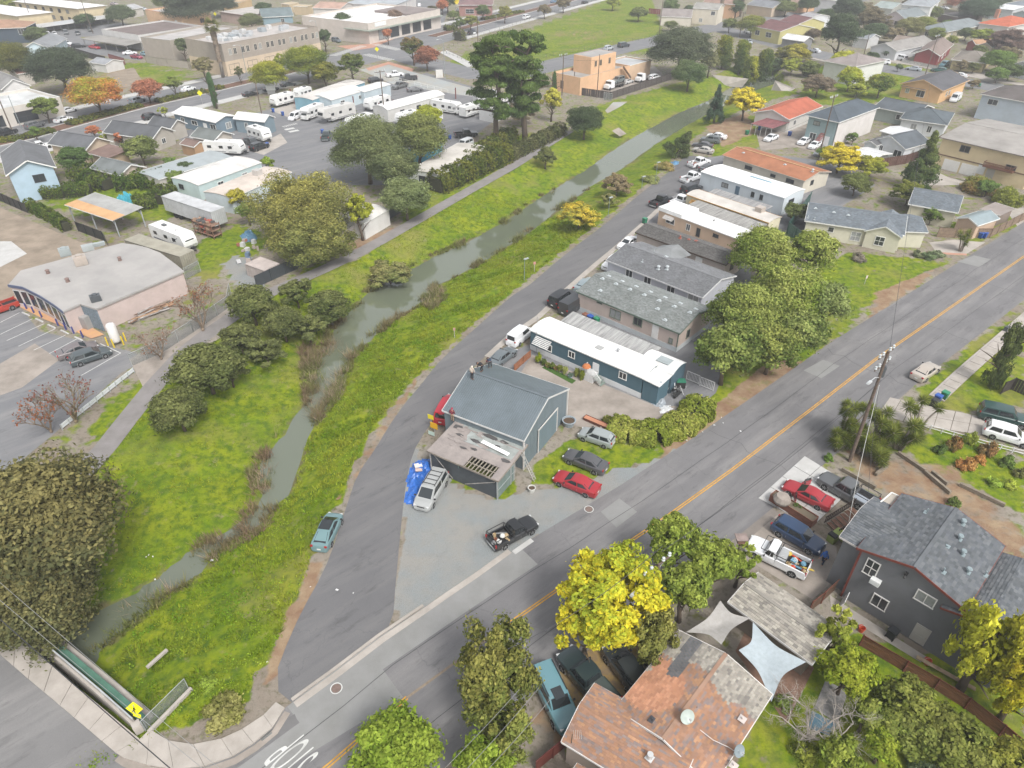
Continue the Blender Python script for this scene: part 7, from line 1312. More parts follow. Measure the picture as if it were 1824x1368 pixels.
def palm(base,top,label,crown=2.6):
 H=HT(base,top);b_=P(*base);r=Th('palm_tree',label,'palm tree',b_,.0,'fan palms');s_=random.Random(int(base[0]));mb=MB();mb.tube([OO,(.1,0,H*.4),(0,0,H-1.5)],[.55,.42,.36],10);mb.obj('trunk',M_BARKG,r,True)
 mb=MB()
 for i in range(260):
  a=s_.uniform(0,6.28);z=H-1.4-s_.random()**1.3*H*.55;w=.45+.9*(z/H);x=math.cos(a)*.45;y=math.sin(a)*.45;ln=s_.uniform(1.,1.9);ex=x+math.cos(a)*.35*w;ey=y+math.sin(a)*.35*w;t=Vc((-math.sin(a),math.cos(a),0))*.28
  mb.add([Vc((x,y,z))-t*.3,Vc((x,y,z))+t*.3,Vc((ex,ey,z-ln))+t,Vc((ex,ey,z-ln))-t],[(0,1,2,3)])
 stuff_part(mb.obj('dead_frond_skirt',mat('dry_fronds',(.26,.205,.155),.95,.45,2.),r))
 rng=np.random.default_rng(5);VV=[];CC=[]
 for i in range(46):
  a=rng.uniform(0,6.28);el=rng.uniform(-.5,1.3);d=Vc((math.cos(a)*math.cos(el),math.sin(a)*math.cos(el),math.sin(el)));st=Vc((0,0,H-1.3));hub=st+d*crown*.55;side=d.cross(Vc((0,0,1))).normalized();br=rng.uniform(.75,1.25);up=side.cross(d)
  for k in range(9):
   f=(k-4)/4*1.2;dd=(d*math.cos(f)+side*math.sin(f)+up*(-.25*abs(f))).normalized();e=hub+dd*crown*.55+Vc((0,0,-.2));t=dd.cross(up).normalized()*.26;VV+=[tuple(hub-t*.4),tuple(hub+t*.4),tuple(e+t*.2),tuple(e-t*.2)];CC+=[(br,rng.random()*.5,0,1)]*4
 o=link('crown',tri_mesh('crown',VV,np.arange(len(VV)).reshape(-1,4),CC,M_LEAF),r);o.color=(.13,.15,.035,1);o['tint']=[.27,.24,.06,1.]
palm((398,138),(368,38),'shaggy fan palm beside the office building side wall');palm((1281,38),(1283,-20),'shaggy palm trunk beside the cream house across the field');palm((1318,30),(1312,-14),'second shaggy palm beyond the field')
def yucca(px,stems,label,seed,hgt=2.6):
 b_=P(*px);r=Th('yucca',label,'yucca',b_,.0,'yucca clump around the utility pole');s_=random.Random(seed);mb=MB();VV=[];CC=[]
 for i in range(stems):
  a=s_.uniform(0,6.28);d=s_.uniform(.2,1.7);h=s_.uniform(.35,1.)*hgt*1.35;tip=Vc((math.cos(a)*d,math.sin(a)*d,h));mb.tube([(math.cos(a)*d*.3,math.sin(a)*d*.3,0),tip*.55+Vc((0,0,.1)),tip],[.13,.10,.09],6);n=80;R_=s_.uniform(.85,1.2)
  for k in range(n):
   az=k*2.39996;el=math.asin(max(-.6,min(1,1-1.55*k/n)));dd=Vc((math.cos(az)*math.cos(el),math.sin(az)*math.cos(el),math.sin(el)));e=tip+dd*R_*s_.uniform(.8,1.1)+Vc((0,0,-.05));sd=dd.cross(Vc((.1,.2,1))).normalized()*.065;m=tip.lerp(e,.45);br=.7+.5*(el>.3)+s_.uniform(-.15,.2)
   VV+=[tuple(tip+dd*.05),tuple(m+sd),tuple(e),tuple(m-sd)];CC+=[(br,s_.random()*.7 if el>.2 else 0,0,1)]*4
 mb.obj('trunk',M_BARKG,r,True);o=link('crown',tri_mesh('crown',VV,np.arange(len(VV)).reshape(-1,4),CC,M_LEAF),r);o.color=(.12,.155,.032,1);o['tint']=[.27,.28,.06,1.]
for i,(x,y,n,h_,lab)in En([(1497,785,13,4.,'yucca clump at the street side of the leaning pole'),(1490,800,7,2.,'low yucca at the foot of the tall street side clump'),(1562,790,12,3.,'broad yucca clump right of the pole'),(1598,800,12,3.,'yucca clump between the pole and the driveway gate'),(1560,826,10,1.3,'low bright yucca rosettes in front of the pole'),(1628,770,4,3.2,'tall thin yucca beside the driveway gate'),(1525,806,5,2.2,'yucca tucked against the pole'),(1712,448,5,2.6,'palm-like yucca beside the blue bin across the street')]):
 yucca((x,y),n,lab,i+3,h_)
def hedge(label,pts,w,h,col,tint,dens=60,name='hedge',cat='hedge',leaf=.2,px=True,group=None,z=.0):
 q=PP(pts)if px else pts;rng=np.random.default_rng(int(abs(q[0].x*13+q[0].y*7)));Ls=[(b_-a).length for a,b_ in zip(q,q[1:])];tot=sum(Ls);n=int(tot*(w+2*h)*dens)
 t=rng.uniform(0,tot,n);cum=np.cumsum([0]+Ls);i=np.clip(np.searchsorted(cum,t)-1,0,len(Ls)-1);f=(t-cum[i])/np.array(Ls)[i];A=np.array([tuple(p)for p in q]);base=A[i]*(1-f[:,None])+A[i+1]*f[:,None];d=unit(A[i+1]-A[i]);nn=np.stack([-d[:,1],d[:,0],np.zeros(n)],1)
 th=rng.uniform(-.15,np.pi+.15,n);bump=1+.10*np.sin(t*1.7)+.07*np.sin(t*4.1+th*3)+rng.uniform(-.12,.14,n);y=np.cos(th);zz=np.sin(th);y=np.sign(y)*np.abs(y)**.6*w/2*bump;zz=np.clip(np.sign(zz)*np.abs(zz)**.6*h*bump,.02,9)
 p=base+nn*y[:,None];p[:,2]=zz+z;org=np.array([base[0,0],base[0,1],0]);nor=unit(nn*np.cos(th)[:,None]+np.array([0,0,1])*np.sin(th)[:,None]+rng.normal(size=(n,3))*.6)
 V,F=leaf_cards(p-A[0]*np.array([1,1,0]),nor,leaf*rng.uniform(.7,1.4,n),rng);C=np.stack([np.repeat(rng.uniform(.7,1.3,n),4),np.repeat(np.clip(rng.normal(.3,.3,n)+.3*np.sin(t*.9),0,1),4),np.zeros(len(V)),np.ones(len(V))],1)
 r=Th(name,label,cat,Vc((q[0].x,q[0].y,0)),.0,group);o=link('foliage',tri_mesh('foliage',V,F,C,M_LEAF),r);o.color=(*col,1);o['tint']=[*tint,1.]
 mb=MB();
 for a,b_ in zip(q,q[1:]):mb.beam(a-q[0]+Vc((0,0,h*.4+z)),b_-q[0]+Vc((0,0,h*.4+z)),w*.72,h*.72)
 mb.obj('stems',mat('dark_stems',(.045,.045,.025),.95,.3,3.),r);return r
IV,IVT=(.075,.125,.022),(.16,.19,.04)
hedge('tangled yellow green vine mound between the patio and the street',[(1085,765),(1120,775),(1165,778),(1205,765),(1235,745),(1250,718)],3.4,1.15,(.20,.25,.035),(.40,.40,.10),170,'vine_mound','vine')
hedge('thin end of the vine creeping along the rubble edge',[(1078,748),(1105,768)],.9,.6,(.13,.16,.03),(.26,.25,.06),80,'vine_mound','vine')
hedge('clipped dark green hedge along the dirt lot fence',[(55,374),(92,392),(122,412)],1.6,2.,IV,IVT,35);hedge('ivy bank behind the orange and grey carport',[(80,352),(120,350),(165,345)],3,2.2,IV,IVT,28,'ivy_bank','ivy');hedge('wide ivy bank behind the grey green garage roof',[(150,318),(205,335),(262,326),(300,335)],6,2.6,(.06,.105,.02),IVT,22,'ivy_bank','ivy',.28);hedge('ivy bank behind the turquoise covered car',[(240,372),(280,365),(300,345)],4,2.,(.07,.11,.025),IVT,25,'ivy_bank','ivy',.25)
hedge('shrubby hedge along the upper footpath beside the pines',[(905,285),(945,266),(1000,238)],3.,2.4,(.095,.11,.045),(.18,.175,.075),30,leaf=.26);hedge('green shrub belt between the off-white home and the footpath',[(775,342),(815,326),(850,308),(900,285)],4.5,3.4,(.085,.115,.026),(.20,.20,.04),26,'shrub_belt','shrub',.28);hedge('overgrown climber on the fence near the off-white mobile home',[(835,300),(880,268),(912,250)],3.5,3.,(.085,.12,.03),(.22,.21,.05),26,'shrub_belt','shrub',.28)
for i,(lab,pts)in En([('clipped median hedge at the left end of the boulevard',[(-10,255),(45,248),(95,234)]),('clipped median hedge below the orange red tree',[(123,224),(180,208),(250,190)]),('clipped median hedge left of the narrow cypress',[(280,184),(330,172),(368,165)]),('short clipped median hedge right of the narrow cypress',[(382,161),(396,157)]),('long median hedge along the field side of the boulevard',[(860,36),(890,30),(930,22)])]):
 hedge(lab,pts,3.,1.,(.10,.125,.025),(.2,.19,.03),14,leaf=.3,group='clipped median hedges')
hedge('low mounded shrubs on the median in front of the corner store',[(793,55),(812,53)],3.5,1.8,(.085,.115,.025),(.17,.18,.03),12,'shrub','shrub',.35);hedge('round grey green shrub at the corner of the field',[(815,73),(824,71)],4.5,3.6,(.13,.15,.06),(.2,.2,.09),12,'shrub','shrub',.35)
for i,(x,y,w,H,c,t,lab)in En([(1676,800,24,1.2,(.075,.10,.035),None,'dark green round shrub by the stone path'),(1700,790,30,1.6,(.13,.11,.04),(.25,.12,.06),'reddish green shrub below the driveway rail'),(1730,780,30,1.7,(.17,.18,.04),None,'yellow green shrub below the driveway rail'),(1762,800,34,1.7,(.15,.12,.06),(.26,.14,.07),'brown green shrub in front of the white SUV'),(1722,826,36,1.2,(.30,.13,.055),(.36,.2,.08),'orange brown shrub in the garden bed'),(1745,818,26,.9,(.35,.17,.06),(.4,.2,.08),'pale orange flower clump in the garden bed'),(1795,822,30,1.3,(.10,.13,.04),None,'green garden shrub at the right of the flower clump'),(1772,858,30,.9,(.2,.24,.05),None,'lime green plant on the terrace'),(1800,862,26,.9,(.24,.25,.05),None,'yellow lime plant near the right edge of the terrace'),(1818,842,24,1.1,(.13,.12,.05),None,'olive shrub cut by the right edge of the terrace'),(1476,815,20,.8,(.09,.13,.03),None,'small green bush below the yucca at the driveway'),(1700,895,30,1.,(.10,.12,.04),None,'green bush on the slope above the grey roof'),(1655,455,30,1.3,(.10,.12,.07),None,'grey green mound beside the cream bungalow porch'),(1672,452,26,1.1,(.14,.15,.10),None,'silvery mound beside the green one at the porch'),(1636,452,24,1.1,(.12,.12,.08),None,'dusty mound at the left of the porch'),(1530,458,30,1.2,(.15,.12,.11),None,'lavender grey bush before the cream bungalow wall'),(1420,905,24,1.,(.085,.11,.035),None,'dark shrub in the wooden planter'),(1505,955,22,1.2,(.20,.22,.03),None,'yellow green shrub at the corner of the grey house porch'),(1435,1340,60,1.2,(.11,.14,.025),(.2,.2,.04),'low green shrub under the bare grey tree'),(1395,1250,40,1.,(.12,.15,.03),None,'small shrub beside the white sail edge'),(1655,1350,80,2.4,(.10,.13,.075),(.17,.19,.12),'bluish green shrub in the bottom right thicket'),(400,1268,90,1.3,(.15,.14,.045),(.22,.19,.08),'rough olive brush at the corner sidewalk'),(370,1215,40,.6,(.14,.17,.03),None,'low weed clump near the street corner'),(1185,295,40,1.5,(.17,.15,.06),(.26,.18,.08),'dry garden shrub below the bent juniper'),(1160,318,40,1.2,(.14,.14,.06),None,'grey green garden shrub at the lane edge'),(1445,128,30,2.5,(.12,.12,.06),None,'shrub on the far bank at the concrete slope')]):
 tree('shrub',x,y,w,H,c,lab,t,'garden shrubs' if 1600<x else None,'shrub','shrub')
def scatter_blades(name,poly_test,n,box,hmin,hmax,blades,cols,seed,lean=.5,width=.05):
 rng=np.random.default_rng(seed);X=rng.uniform(box[0],box[1],n);Y=rng.uniform(box[2],box[3],n);Z,inw,inb,dw,dt=bank_fields(X,Y);keep=poly_test(X,Y,inw,inb,dw,dt);X,Y,Z=X[keep],Y[keep],Z[keep];m=len(X)
 x=np.repeat(X,blades)+rng.normal(0,.10,m*blades);y=np.repeat(Y,blades)+rng.normal(0,.10,m*blades);z=np.repeat(Z,blades)-.04;h=np.repeat(rng.uniform(hmin,hmax,m)*(.7+.5*(noise2(X,Y,.5)>0)),blades)*rng.uniform(.6,1.2,m*blades);a=rng.uniform(0,6.28,m*blades);l=rng.uniform(.1,lean,m*blades)*h*1.6;w=width*rng.uniform(.7,1.5,m*blades)
 p0=np.stack([x-np.sin(a)*w,y+np.cos(a)*w,z],1);p1=np.stack([x+np.sin(a)*w,y-np.cos(a)*w,z],1);p2=np.stack([x+np.cos(a)*l,y+np.sin(a)*l,z+h],1)
 V=np.stack([p0,p1,p2],1).reshape(-1,3);F=np.arange(len(V)).reshape(-1,3);br=np.repeat(rng.uniform(.75,1.25,m),blades)*rng.uniform(.85,1.15,m*blades);mx_=np.clip(np.repeat(.5+.5*noise2(X,Y,.25)+rng.normal(0,.25,m),blades),0,1)
 C=np.stack([np.repeat(br,3),np.repeat(mx_,3),np.zeros(len(V)),np.ones(len(V))],1);o=link(name,tri_mesh(name,V,F,C,M_GRASS));o.color=(*cols[0],1);o['tint']=[*cols[1],1.];return tag(o,kind='stuff')
east=lambda X,Y:np.array([True])
_Et=[(p.x,p.y)for p in PP(EAST_T)];_Ew=[(p.x,p.y)for p in PP(EAST_W,WZ)];_eastpoly=_Et+_Ew[::-1]
scatter_blades('bank_weeds',lambda X,Y,iw,ib,dw,dt:ib&~iw&inside(_eastpoly,X,Y)&(dw>.5)&(noise2(X,Y,.6)>-.75)&(np.hypot(X,Y)<130),80000,(-32,16,20,125),.10,.34,5,((.130,.200,.012),(.225,.255,.025)),21,.9,.06)
scatter_blades('bank_grass',lambda X,Y,iw,ib,dw,dt:ib&~iw&~inside(_eastpoly,X,Y)&(dw>.5)&(np.hypot(X,Y)<140),90000,(-50,16,20,135),.06,.20,4,((.128,.195,.010),(.225,.245,.02)),22,.8,.045)
REED=[poly_px(q)for q in([(528,600),(600,580),(632,612),(622,640),(600,690),(575,720),(552,735),(535,690)],[(420,905),(440,870),(470,880),(480,905),(440,940),(380,968),(330,985),(350,950)],[(430,800),(465,770),(490,790),(470,850),(440,860)],[(745,520),(790,490),(800,512),(765,540)],[(140,1090),(215,1050),(300,1020),(270,1060),(190,1105)])]
def in_reeds(X,Y):
 r=np.zeros(X.shape,bool)
 for q in REED:r|=inside(q,X,Y)
 return r
RT=lambda X,Y,iw,ib,dw,dt:(ib&(dw<.9)&(noise2(X,Y,.35)>.15))|(in_reeds(X,Y)&(noise2(X,Y,.8)>-.45))
scatter_blades('reeds',RT,110000,(-40,18,22,140),.35,1.,6,((.20,.165,.085),(.15,.17,.05)),23,.6,.04)
scatter_blades('dry_brush',lambda X,Y,iw,ib,dw,dt:in_reeds(X,Y)&(noise2(X,Y,.5)>-.1),30000,(-40,10,22,120),.5,1.3,7,((.22,.15,.10),(.30,.24,.16)),24,.8,.03)
rng=np.random.default_rng(31);X=rng.uniform(-32,14,26000);Y=rng.uniform(20,120,26000);Z,iw,ib,dw,dt=bank_fields(X,Y);k=ib&~iw&inside(_eastpoly,X,Y)&(dw>.7)&(noise2(X,Y,.45)+rng.normal(0,.35,len(X))>.15);X,Y,Z=X[k],Y[k],Z[k];m=len(X);n_l=9
cen=np.repeat(np.stack([X,Y,Z+.10],1),n_l,0)+rng.normal(0,1,(m*n_l,3))*np.array([.17,.17,.07]);V,F=leaf_cards(cen,unit(rng.normal(size=(m*n_l,3))*.6+np.array([0,0,1])),rng.uniform(.07,.16,m*n_l),rng,1.3)
C=np.stack([np.repeat(np.repeat(rng.uniform(.75,1.3,m),n_l)*rng.uniform(.8,1.2,m*n_l),4),np.repeat(np.repeat(np.clip(.5+.5*noise2(X,Y,.2),0,1),n_l),4),np.zeros(len(V)),np.ones(len(V))],1)
o=link('broadleaf_weeds',tri_mesh('broadleaf_weeds',V,F,C,M_GRASS));o.color=(.115,.21,.016,1);o['tint']=[.22,.28,.03,1.];tag(o,kind='stuff')
# more paving
BLV=PP([(-60,268),(45,246),(123,224),(250,190),(368,163),(480,137),(560,118),(640,100),(700,84),(770,65),(860,41),(930,23),(1000,5),(1060,-10)])
Sp('boulevard',BLV,24,.020,M_LOT,world=True)
for sgn,nm in((14.,'far'),(-14.,'near')):
 q=SHIFT(BLV,sgn);Sp('sidewalk',q[:6],3.4,.0,M_CONC2,h=.13,world=True);Sp('sidewalk',q[9:],3.4,.0,M_CONC2,h=.13,world=True)
for a,b_ in((0,3),(3,6),(9,13)):Sp('median',BLV[a:b_+1],4.6,.0,M_MULCH,h=.16,world=True)
for s in(2.5,-2.5):
 for a,b_ in((0,6),(9,13)):Sp('median_kerb',SHIFT(BLV,s)[a:b_+1],.3,.0,M_CONC2,h=.18,world=True)
Ar('side_street',[(640,104),(655,85),(700,60),(725,30),(738,0),(745,-20),(815,-20),(800,5),(792,38),(775,55),(740,75),(700,92)],.024,M_LOT)
Sp('field_street',[(690,92),(760,112),(850,134),(930,130),(1010,109),(1100,88),(1180,70),(1240,55),(1320,40)],13,.026,M_LOT);Sp('cross_street',[(1270,48),(1420,88),(1540,116),(1640,133),(1740,150),(1900,178)],12,.028,M_LOT);Sp('far_street',[(1320,45),(1420,24),(1500,6),(1560,-8)],10,.028,M_LOT)
Sp('sidewalk',[(790,92),(842,119)],4,.0,M_CONC2,h=.13);Sp('sidewalk',[(1420,98),(1540,126),(1560,130)],2,.0,M_CONC,h=.12);Sp('sidewalk',[(1560,105),(1640,118),(1740,138),(1900,165)],3,.0,M_CONC,h=.12)
Ar('gravel_forecourt',[(640,124),(692,115),(735,128),(850,160),(840,172),(800,166),(700,150)],.014,M_GRAVB);Ar('brick_paving',[(652,122),(692,110),(738,123),(734,128),(692,115),(657,126)],.032,M_BRICKP);Ar('brick_paving',[(600,82),(660,78),(690,62),(720,52),(700,70),(665,85),(630,90)],.032,M_BRICKP)
Ar('car_park',[(60,100),(95,55),(220,40),(250,60),(140,66),(255,98),(250,108),(120,90)],.014,M_LOT);Ar('concrete_court',[(1355,268),(1345,230),(1420,215),(1520,262),(1490,285),(1420,262)],.018,M_CONCD);Ar('dirt_yard',[(190,132),(238,120),(256,148),(200,160)],.012,M_DIRT);Ar('tow_yard',[(1030,165),(1090,175),(1190,140),(1165,118),(1040,145)],.016,M_CONCD)
Ar('concrete_pad',[(480,196),(530,184),(560,206),(530,215)],.02,M_CONC);Ar('concrete_pad',[(440,268),(500,238),(512,254),(470,276)],.02,M_CONC);Ar('concrete_apron',[(0,648),(62,612),(106,641),(40,690),(-40,720)],.02,M_CONCD);Ar('yard_slab',[(-40,430),(20,430),(48,452),(-20,486)],.02,M_CONC2)
Ar('apartment_forecourt',[(1655,300),(1690,316),(1824,350),(1824,420),(1760,330),(1640,330)],.016,M_CONC);Ar('house_drive',[(1655,432),(1700,427),(1755,432),(1722,452),(1668,450)],.018,M_CONC);Ar('house_drive',[(1738,120),(1790,140),(1770,150),(1720,132)],.03,M_CONC);Ar('house_drive',[(1590,92),(1620,112),(1600,116),(1575,100)],.03,M_CONC)
Ar('brick_edging',[(1650,448),(1722,452),(1722,455),(1650,452)],.02,M_BRICKP)
Ar('asphalt_apron',[(1282,1005),(1350,893),(1393,916),(1325,990)],.018,mat('old_apron',(.22,.195,.175),.95,.3,.5,bump=.2,bscale=10));Ar('parking_slab',[(1340,955),(1396,908),(1490,975),(1492,1030),(1447,1068),(1312,985)],.022,M_CONCD);Ar('side_path',[(1478,1060),(1500,1075),(1650,1170),(1640,1180),(1480,1082)],.02,M_CONC);Ar('patio',[(1340,1100),(1450,1190),(1400,1290),(1310,1160)],.02,mat('brick_patio',(.24,.145,.105),.9,.3,2.));Ar('leafy_dirt',[(985,1180),(1050,1130),(1160,1150),(1120,1240),(1010,1330)],.012,mat('leaf_litter',(.17,.125,.09),.95,.0,1.5,col2=(.28,.19,.06)))  # last sheet: brown dirt under the trees, mottled with yellowish leaf litter
def slab_area(name,quad,nx,ny,z,m,piece='slab',h=.10,gap=.03):
 "concrete poured in separate slabs: a base and one child for each slab"
 q=PP(quad);c=sum(q,Vc())/4;mb=MB();mb.sheet(q,z);b_=St(name,mb,mat('joint_dirt',(.14,.12,.09),.95,.3,2.))
 for i in range(nx):
  for j in range(ny):
   f=lambda s,t:(q[0]*(1-s)+q[1]*s)*(1-t)+(q[3]*(1-s)+q[2]*s)*t
   gx_,gy_=gap/max(.1,(q[1]-q[0]).length/nx),gap/max(.1,(q[3]-q[0]).length/ny)
   mb=MB();mb.prism([f((i+gx_)/nx,(j+gy_)/ny),f((i+1-gx_)/nx,(j+gy_)/ny),f((i+1-gx_)/nx,(j+1-gy_)/ny),f((i+gx_)/nx,(j+1-gy_)/ny)],z+.002,z+h+random.uniform(-.012,.012));mb.obj(piece,m,b_)
 return b_
slab_area('driveway',[(1350,888),(1433,813),(1522,868),(1448,938)],4,3,.02,M_CONC2,h=.06)
slab_area('driveway',[(1585,708),(1645,722),(1632,758),(1563,738)],3,2,.02,M_CONC,h=.05);slab_area('driveway',[(1645,722),(1760,745),(1754,776),(1632,758)],4,2,.02,M_CONC,h=.05)
sw=PP([(1658,706),(1690,676),(1726,644),(1768,608),(1836,550)])
for i in range(4):
 a,b_=sw[i],sw[i+1];d=(b_-a).normalized();n_=Vc((d.y,-d.x,0))
 mb=MB();mb.prism([a,b_,b_-n_*.25,a-n_*.25],0,.14);St('kerb',mb,M_CONC);k=max(2,int((b_-a).length/1.6));base=MB();base.sheet([a,b_,b_+n_*1.5,a+n_*1.5],.02);bo=St('sidewalk',base,MATS['joint_dirt'])
 for j in range(k):
  p,q=a.lerp(b_,(j+.02)/k),a.lerp(b_,(j+.98)/k);mb=MB();mb.prism([p+n_*.02,q+n_*.02,q+n_*1.48,p+n_*1.48],.022,.14+random.uniform(-.01,.01));mb.obj('slab',M_CONC,bo)
  # the bridge and its corner
Ar('bridge_street',[(-420,1080),(-160,1062),(0,1165),(205,1340),(330,1368),(460,1318),(560,1420),(300,1900),(-700,1900)],.024,asphalt('bridge_asphalt',(.165,.162,.162),(.195,.192,.19)))
bw=[(-150,1020),(-60,1062),(0,1112),(60,1160),(130,1218),(190,1268),(250,1318)];bk=[(-150,1068),(-60,1118),(0,1166),(52,1211),(108,1258),(160,1302),(207,1342)]
qa,qb=PP(bw),PP(bk);base=MB()
for i in range(6):base.add([(p.x,p.y,.03)for p in(qb[i],qb[i+1],qa[i+1],qa[i])],[(0,1,2,3)])
bs=St('sidewalk',base,MATS['joint_dirt'])
for i in range(6):
 for j in range(2):
  t0,t1=j/2+.006,(j+1)/2-.006;a,b_,c_,d_=qb[i].lerp(qb[i+1],t0),qb[i].lerp(qb[i+1],t1),qa[i].lerp(qa[i+1],t1),qa[i].lerp(qa[i+1],t0)
  mb=MB();mb.prism([a,b_,c_,d_],.032,.15);mb.obj('slab',M_CONC,bs)
cor=PP([(207,1342),(250,1318),(268,1300),(300,1320),(345,1327),(395,1317),(432,1300),(470,1275),(492,1252)]);out_=PP([(207,1342),(222,1352),(262,1364),(310,1372),(365,1366),(415,1348),(452,1325),(486,1297),(508,1262)])
base=MB()
for i in range(8):base.add([(p.x,p.y,.03)for p in(out_[i],out_[i+1],cor[i+1],cor[i])],[(0,1,2,3)])
bs=St('sidewalk',base,MATS['joint_dirt'])
for i in range(8):
 a,b_,c_,d_=out_[i],out_[i+1],cor[i+1],cor[i];mb=MB();mb.prism([p.lerp((a+b_+c_+d_)/4,.012)for p in(a,b_,c_,d_)]if i else[b_,c_,d_,b_.lerp(c_,.01)],.032,.14);mb.obj('slab',M_CONC,bs)
Sp('gutter',[q for q in[p+Vc((.25,-.3,0))for p in out_]],.5,.050,M_CONCD,world=True)
Ar('storm_drain',[(455,1307),(474,1290),(482,1301),(463,1318)],.062,M_CONCD);mb=MB();a,b_=P(460,1309,.075),P(477,1296,.075);d=b_-a;n_=Vc((d.y,-d.x,0)).normalized()
r=Th('drain_grate','iron storm drain grate in the gutter at the street corner','drain grate',a)
for i in range(9):mb=MB();p=d*(i/8);mb.beam(p,p+n_*.55,.03,.05);mb.obj('bar',Cm((.13,.15,.15),ME),r)
for s in(0,.55):BM('frame_bar',Cm((.2,.22,.22),ME),r,n_*s,d+n_*s,.05,.06)
for px,lab in(((599,1226),'manhole cover with a white ring in the shoulder of the street'),((1049,907),'rusty manhole cover with a white ring beside the gravel lot')):
 r=Th('manhole_cover',lab,'manhole cover',P(*px,.035));mb=MB();mb.cyl(OO,(0,0,.015),.36,n=24);mb.obj('cover',mat('rusty_iron',(.20,.145,.125),.7,.3,4.,bump=.4,bscale=20),r);LA('ring',Cm((.6,.6,.58)),r,[(.40,.0),(.40,.012),(.46,.012),(.46,0)],28)
pa=PP([(-160,985),(-60,1048),(0,1090),(60,1138),(130,1196),(190,1247),(247,1298)]);par=Th('bridge_parapet','concrete bridge parapet topped by a green meshed rail fence over the creek','parapet',pa[0])
for i in range(6):
 a,b_=pa[i]-pa[0],pa[i+1]-pa[0];BM('wall',M_CONC,par,a+Vc((0,0,-.7)),b_+Vc((0,0,-.7)),.34,2.5)
 BM('panel',M_CONC,par,a+Vc((0,0,1.)),b_+Vc((0,0,1.)),.03,.75)
 TU('top_rail',Cm((.50,.53,.54),ME),par,[a+Vc((0,0,1.42)),b_+Vc((0,0,1.42))],.055,8)
 for t in(0,.5):mb=MB();p=a.lerp(b_,t);mb.cyl(p+Vc((0,0,.5)),p+Vc((0,0,1.45)),.05,n=8);mb.obj(PO,Cm((.45,.48,.48),ME),par)
BX('end_pillar',M_CONC,par,tuple(pa[-1]-pa[0]+Vc((.12,-.12,.45))),(.55,.55,.95),rz=.7)
for i in range(6):
 a,b_=pa[i]-pa[0]+Vc((.28,.42,0)),pa[i+1]-pa[0]+Vc((.28,.42,0));BM('green_ledge',mat('green_ledge',(.085,.19,.14),.8,.3,1.),par,a+Vc((0,0,.62)),b_+Vc((0,0,.62)),.5,.12)
ed=[p+Vc((.55,.85,0))for p in pa];mb=MB()
for i in range(6):mb.beam(ed[i]+Vc((0,0,-.05)),ed[i+1]+Vc((0,0,-.05)),.35,.35)
St('bridge_edge',mb,M_CONC)
ab=[(30,1090),(250,1292)]
def PF(label,pts,h,col,nm=FE,cat=FE,board=.0,post=2.4,horiz=False,postc=None,kind=WO,t=.03,group=None,zoff=.0,top=True,meshy=False):
 "a fence along a line: posts, and boards one by one (or one mesh panel a bay)"
 q=PP(pts)if not isinstance(pts[0],Vc)else pts;r=Th(nm,label,cat,q[0],0,group);m=Cm(col,kind);pm=Cm(postc or tuple(c*.8 for c in col),WO if kind==WO else ME)
 for a,b_ in zip(q,q[1:]):
  L=(b_-a).length;n=max(1,round(L/post));d=(b_-a)/n;o0=a-q[0];u=(b_-a).normalized();nn=Vc((-u.y,u.x,0))*.05
  for i in range(n):
   s,e=o0+d*i,o0+d*(i+1);BX(PO,pm,r,tuple(s+Vc((0,0,h/2+.05+zoff/2))),(.09,.09,h+.1+zoff))
   if horiz:
    k=max(1,round(h/board))
    for j in range(k):mb=MB();z=(j+.5)*h/k;w_=Vc((0,0,z+random.uniform(-.008,.008)));mb.beam(s+nn*random.uniform(.9,1.3)+w_,e+nn+w_,t,h/k-.025);mb.obj(BO,m,r)
   elif board:
    k=max(2,round(d.length/board));
    for j in range(k):mb=MB();p0,p1=s.lerp(e,(j+.05)/k),s.lerp(e,(j+.95)/k);hh=h+random.uniform(-.03,.02);w_=Vc((0,0,hh/2));mb.beam(p0+nn+w_,p1+nn+w_,t,hh);mb.obj(BO,m,r)
   else:mb=MB();w_=Vc((0,0,h/2));mb.beam(s+nn+w_,e+nn+w_,t,h);mb.obj('panel',m,r)
   if top:mb=MB();w_=Vc((0,0,h+.02));mb.beam(s+w_,e+w_,.05,.05);mb.obj('rail',pm,r)
 return r
def net_material():
 m=bpy.data.materials.new('chain_link');m.use_nodes=True;N=m.node_tree.nodes;L=m.node_tree.links;b=N['Principled BSDF'];b.inputs['Base Color'].default_value=(.33,.36,.36,1);b.inputs['Metallic'].default_value=.4;b.inputs['Roughness'].default_value=.5
 tr=N.new('ShaderNodeBsdfTransparent');ms=N.new('ShaderNodeMixShader');ms.inputs[0].default_value=.30;L.new(tr.outputs[0],ms.inputs[1]);L.new(b.outputs[0],ms.inputs[2]);L.new(ms.outputs[0],N['Material Output'].inputs['Surface']);return m
MATS['net']=net_material()
def chain_fence(label,pts,h=1.8,post=2.6,group='chain link fences'):
 q=PP(pts);r=Th('chain_link_fence',label,FE,q[0],0,group);pm=Cm((.40,.42,.42),ME)
 for a,b_ in zip(q,q[1:]):
  n=max(1,round((b_-a).length/post));d=(b_-a)/n;o0=a-q[0]
  for i in range(n+1):mb=MB();p=o0+d*i;mb.cyl(p,p+Vc((0,0,h)),.035,n=6);mb.obj(PO,pm,r)
  BM('mesh',MATS['net'],r,o0+Vc((0,0,h/2)),o0+d*n+Vc((0,0,h/2)),.012,h-.08);TU('top_rail',pm,r,[o0+Vc((0,0,h)),o0+d*n+Vc((0,0,h))],.03,6)
 return r
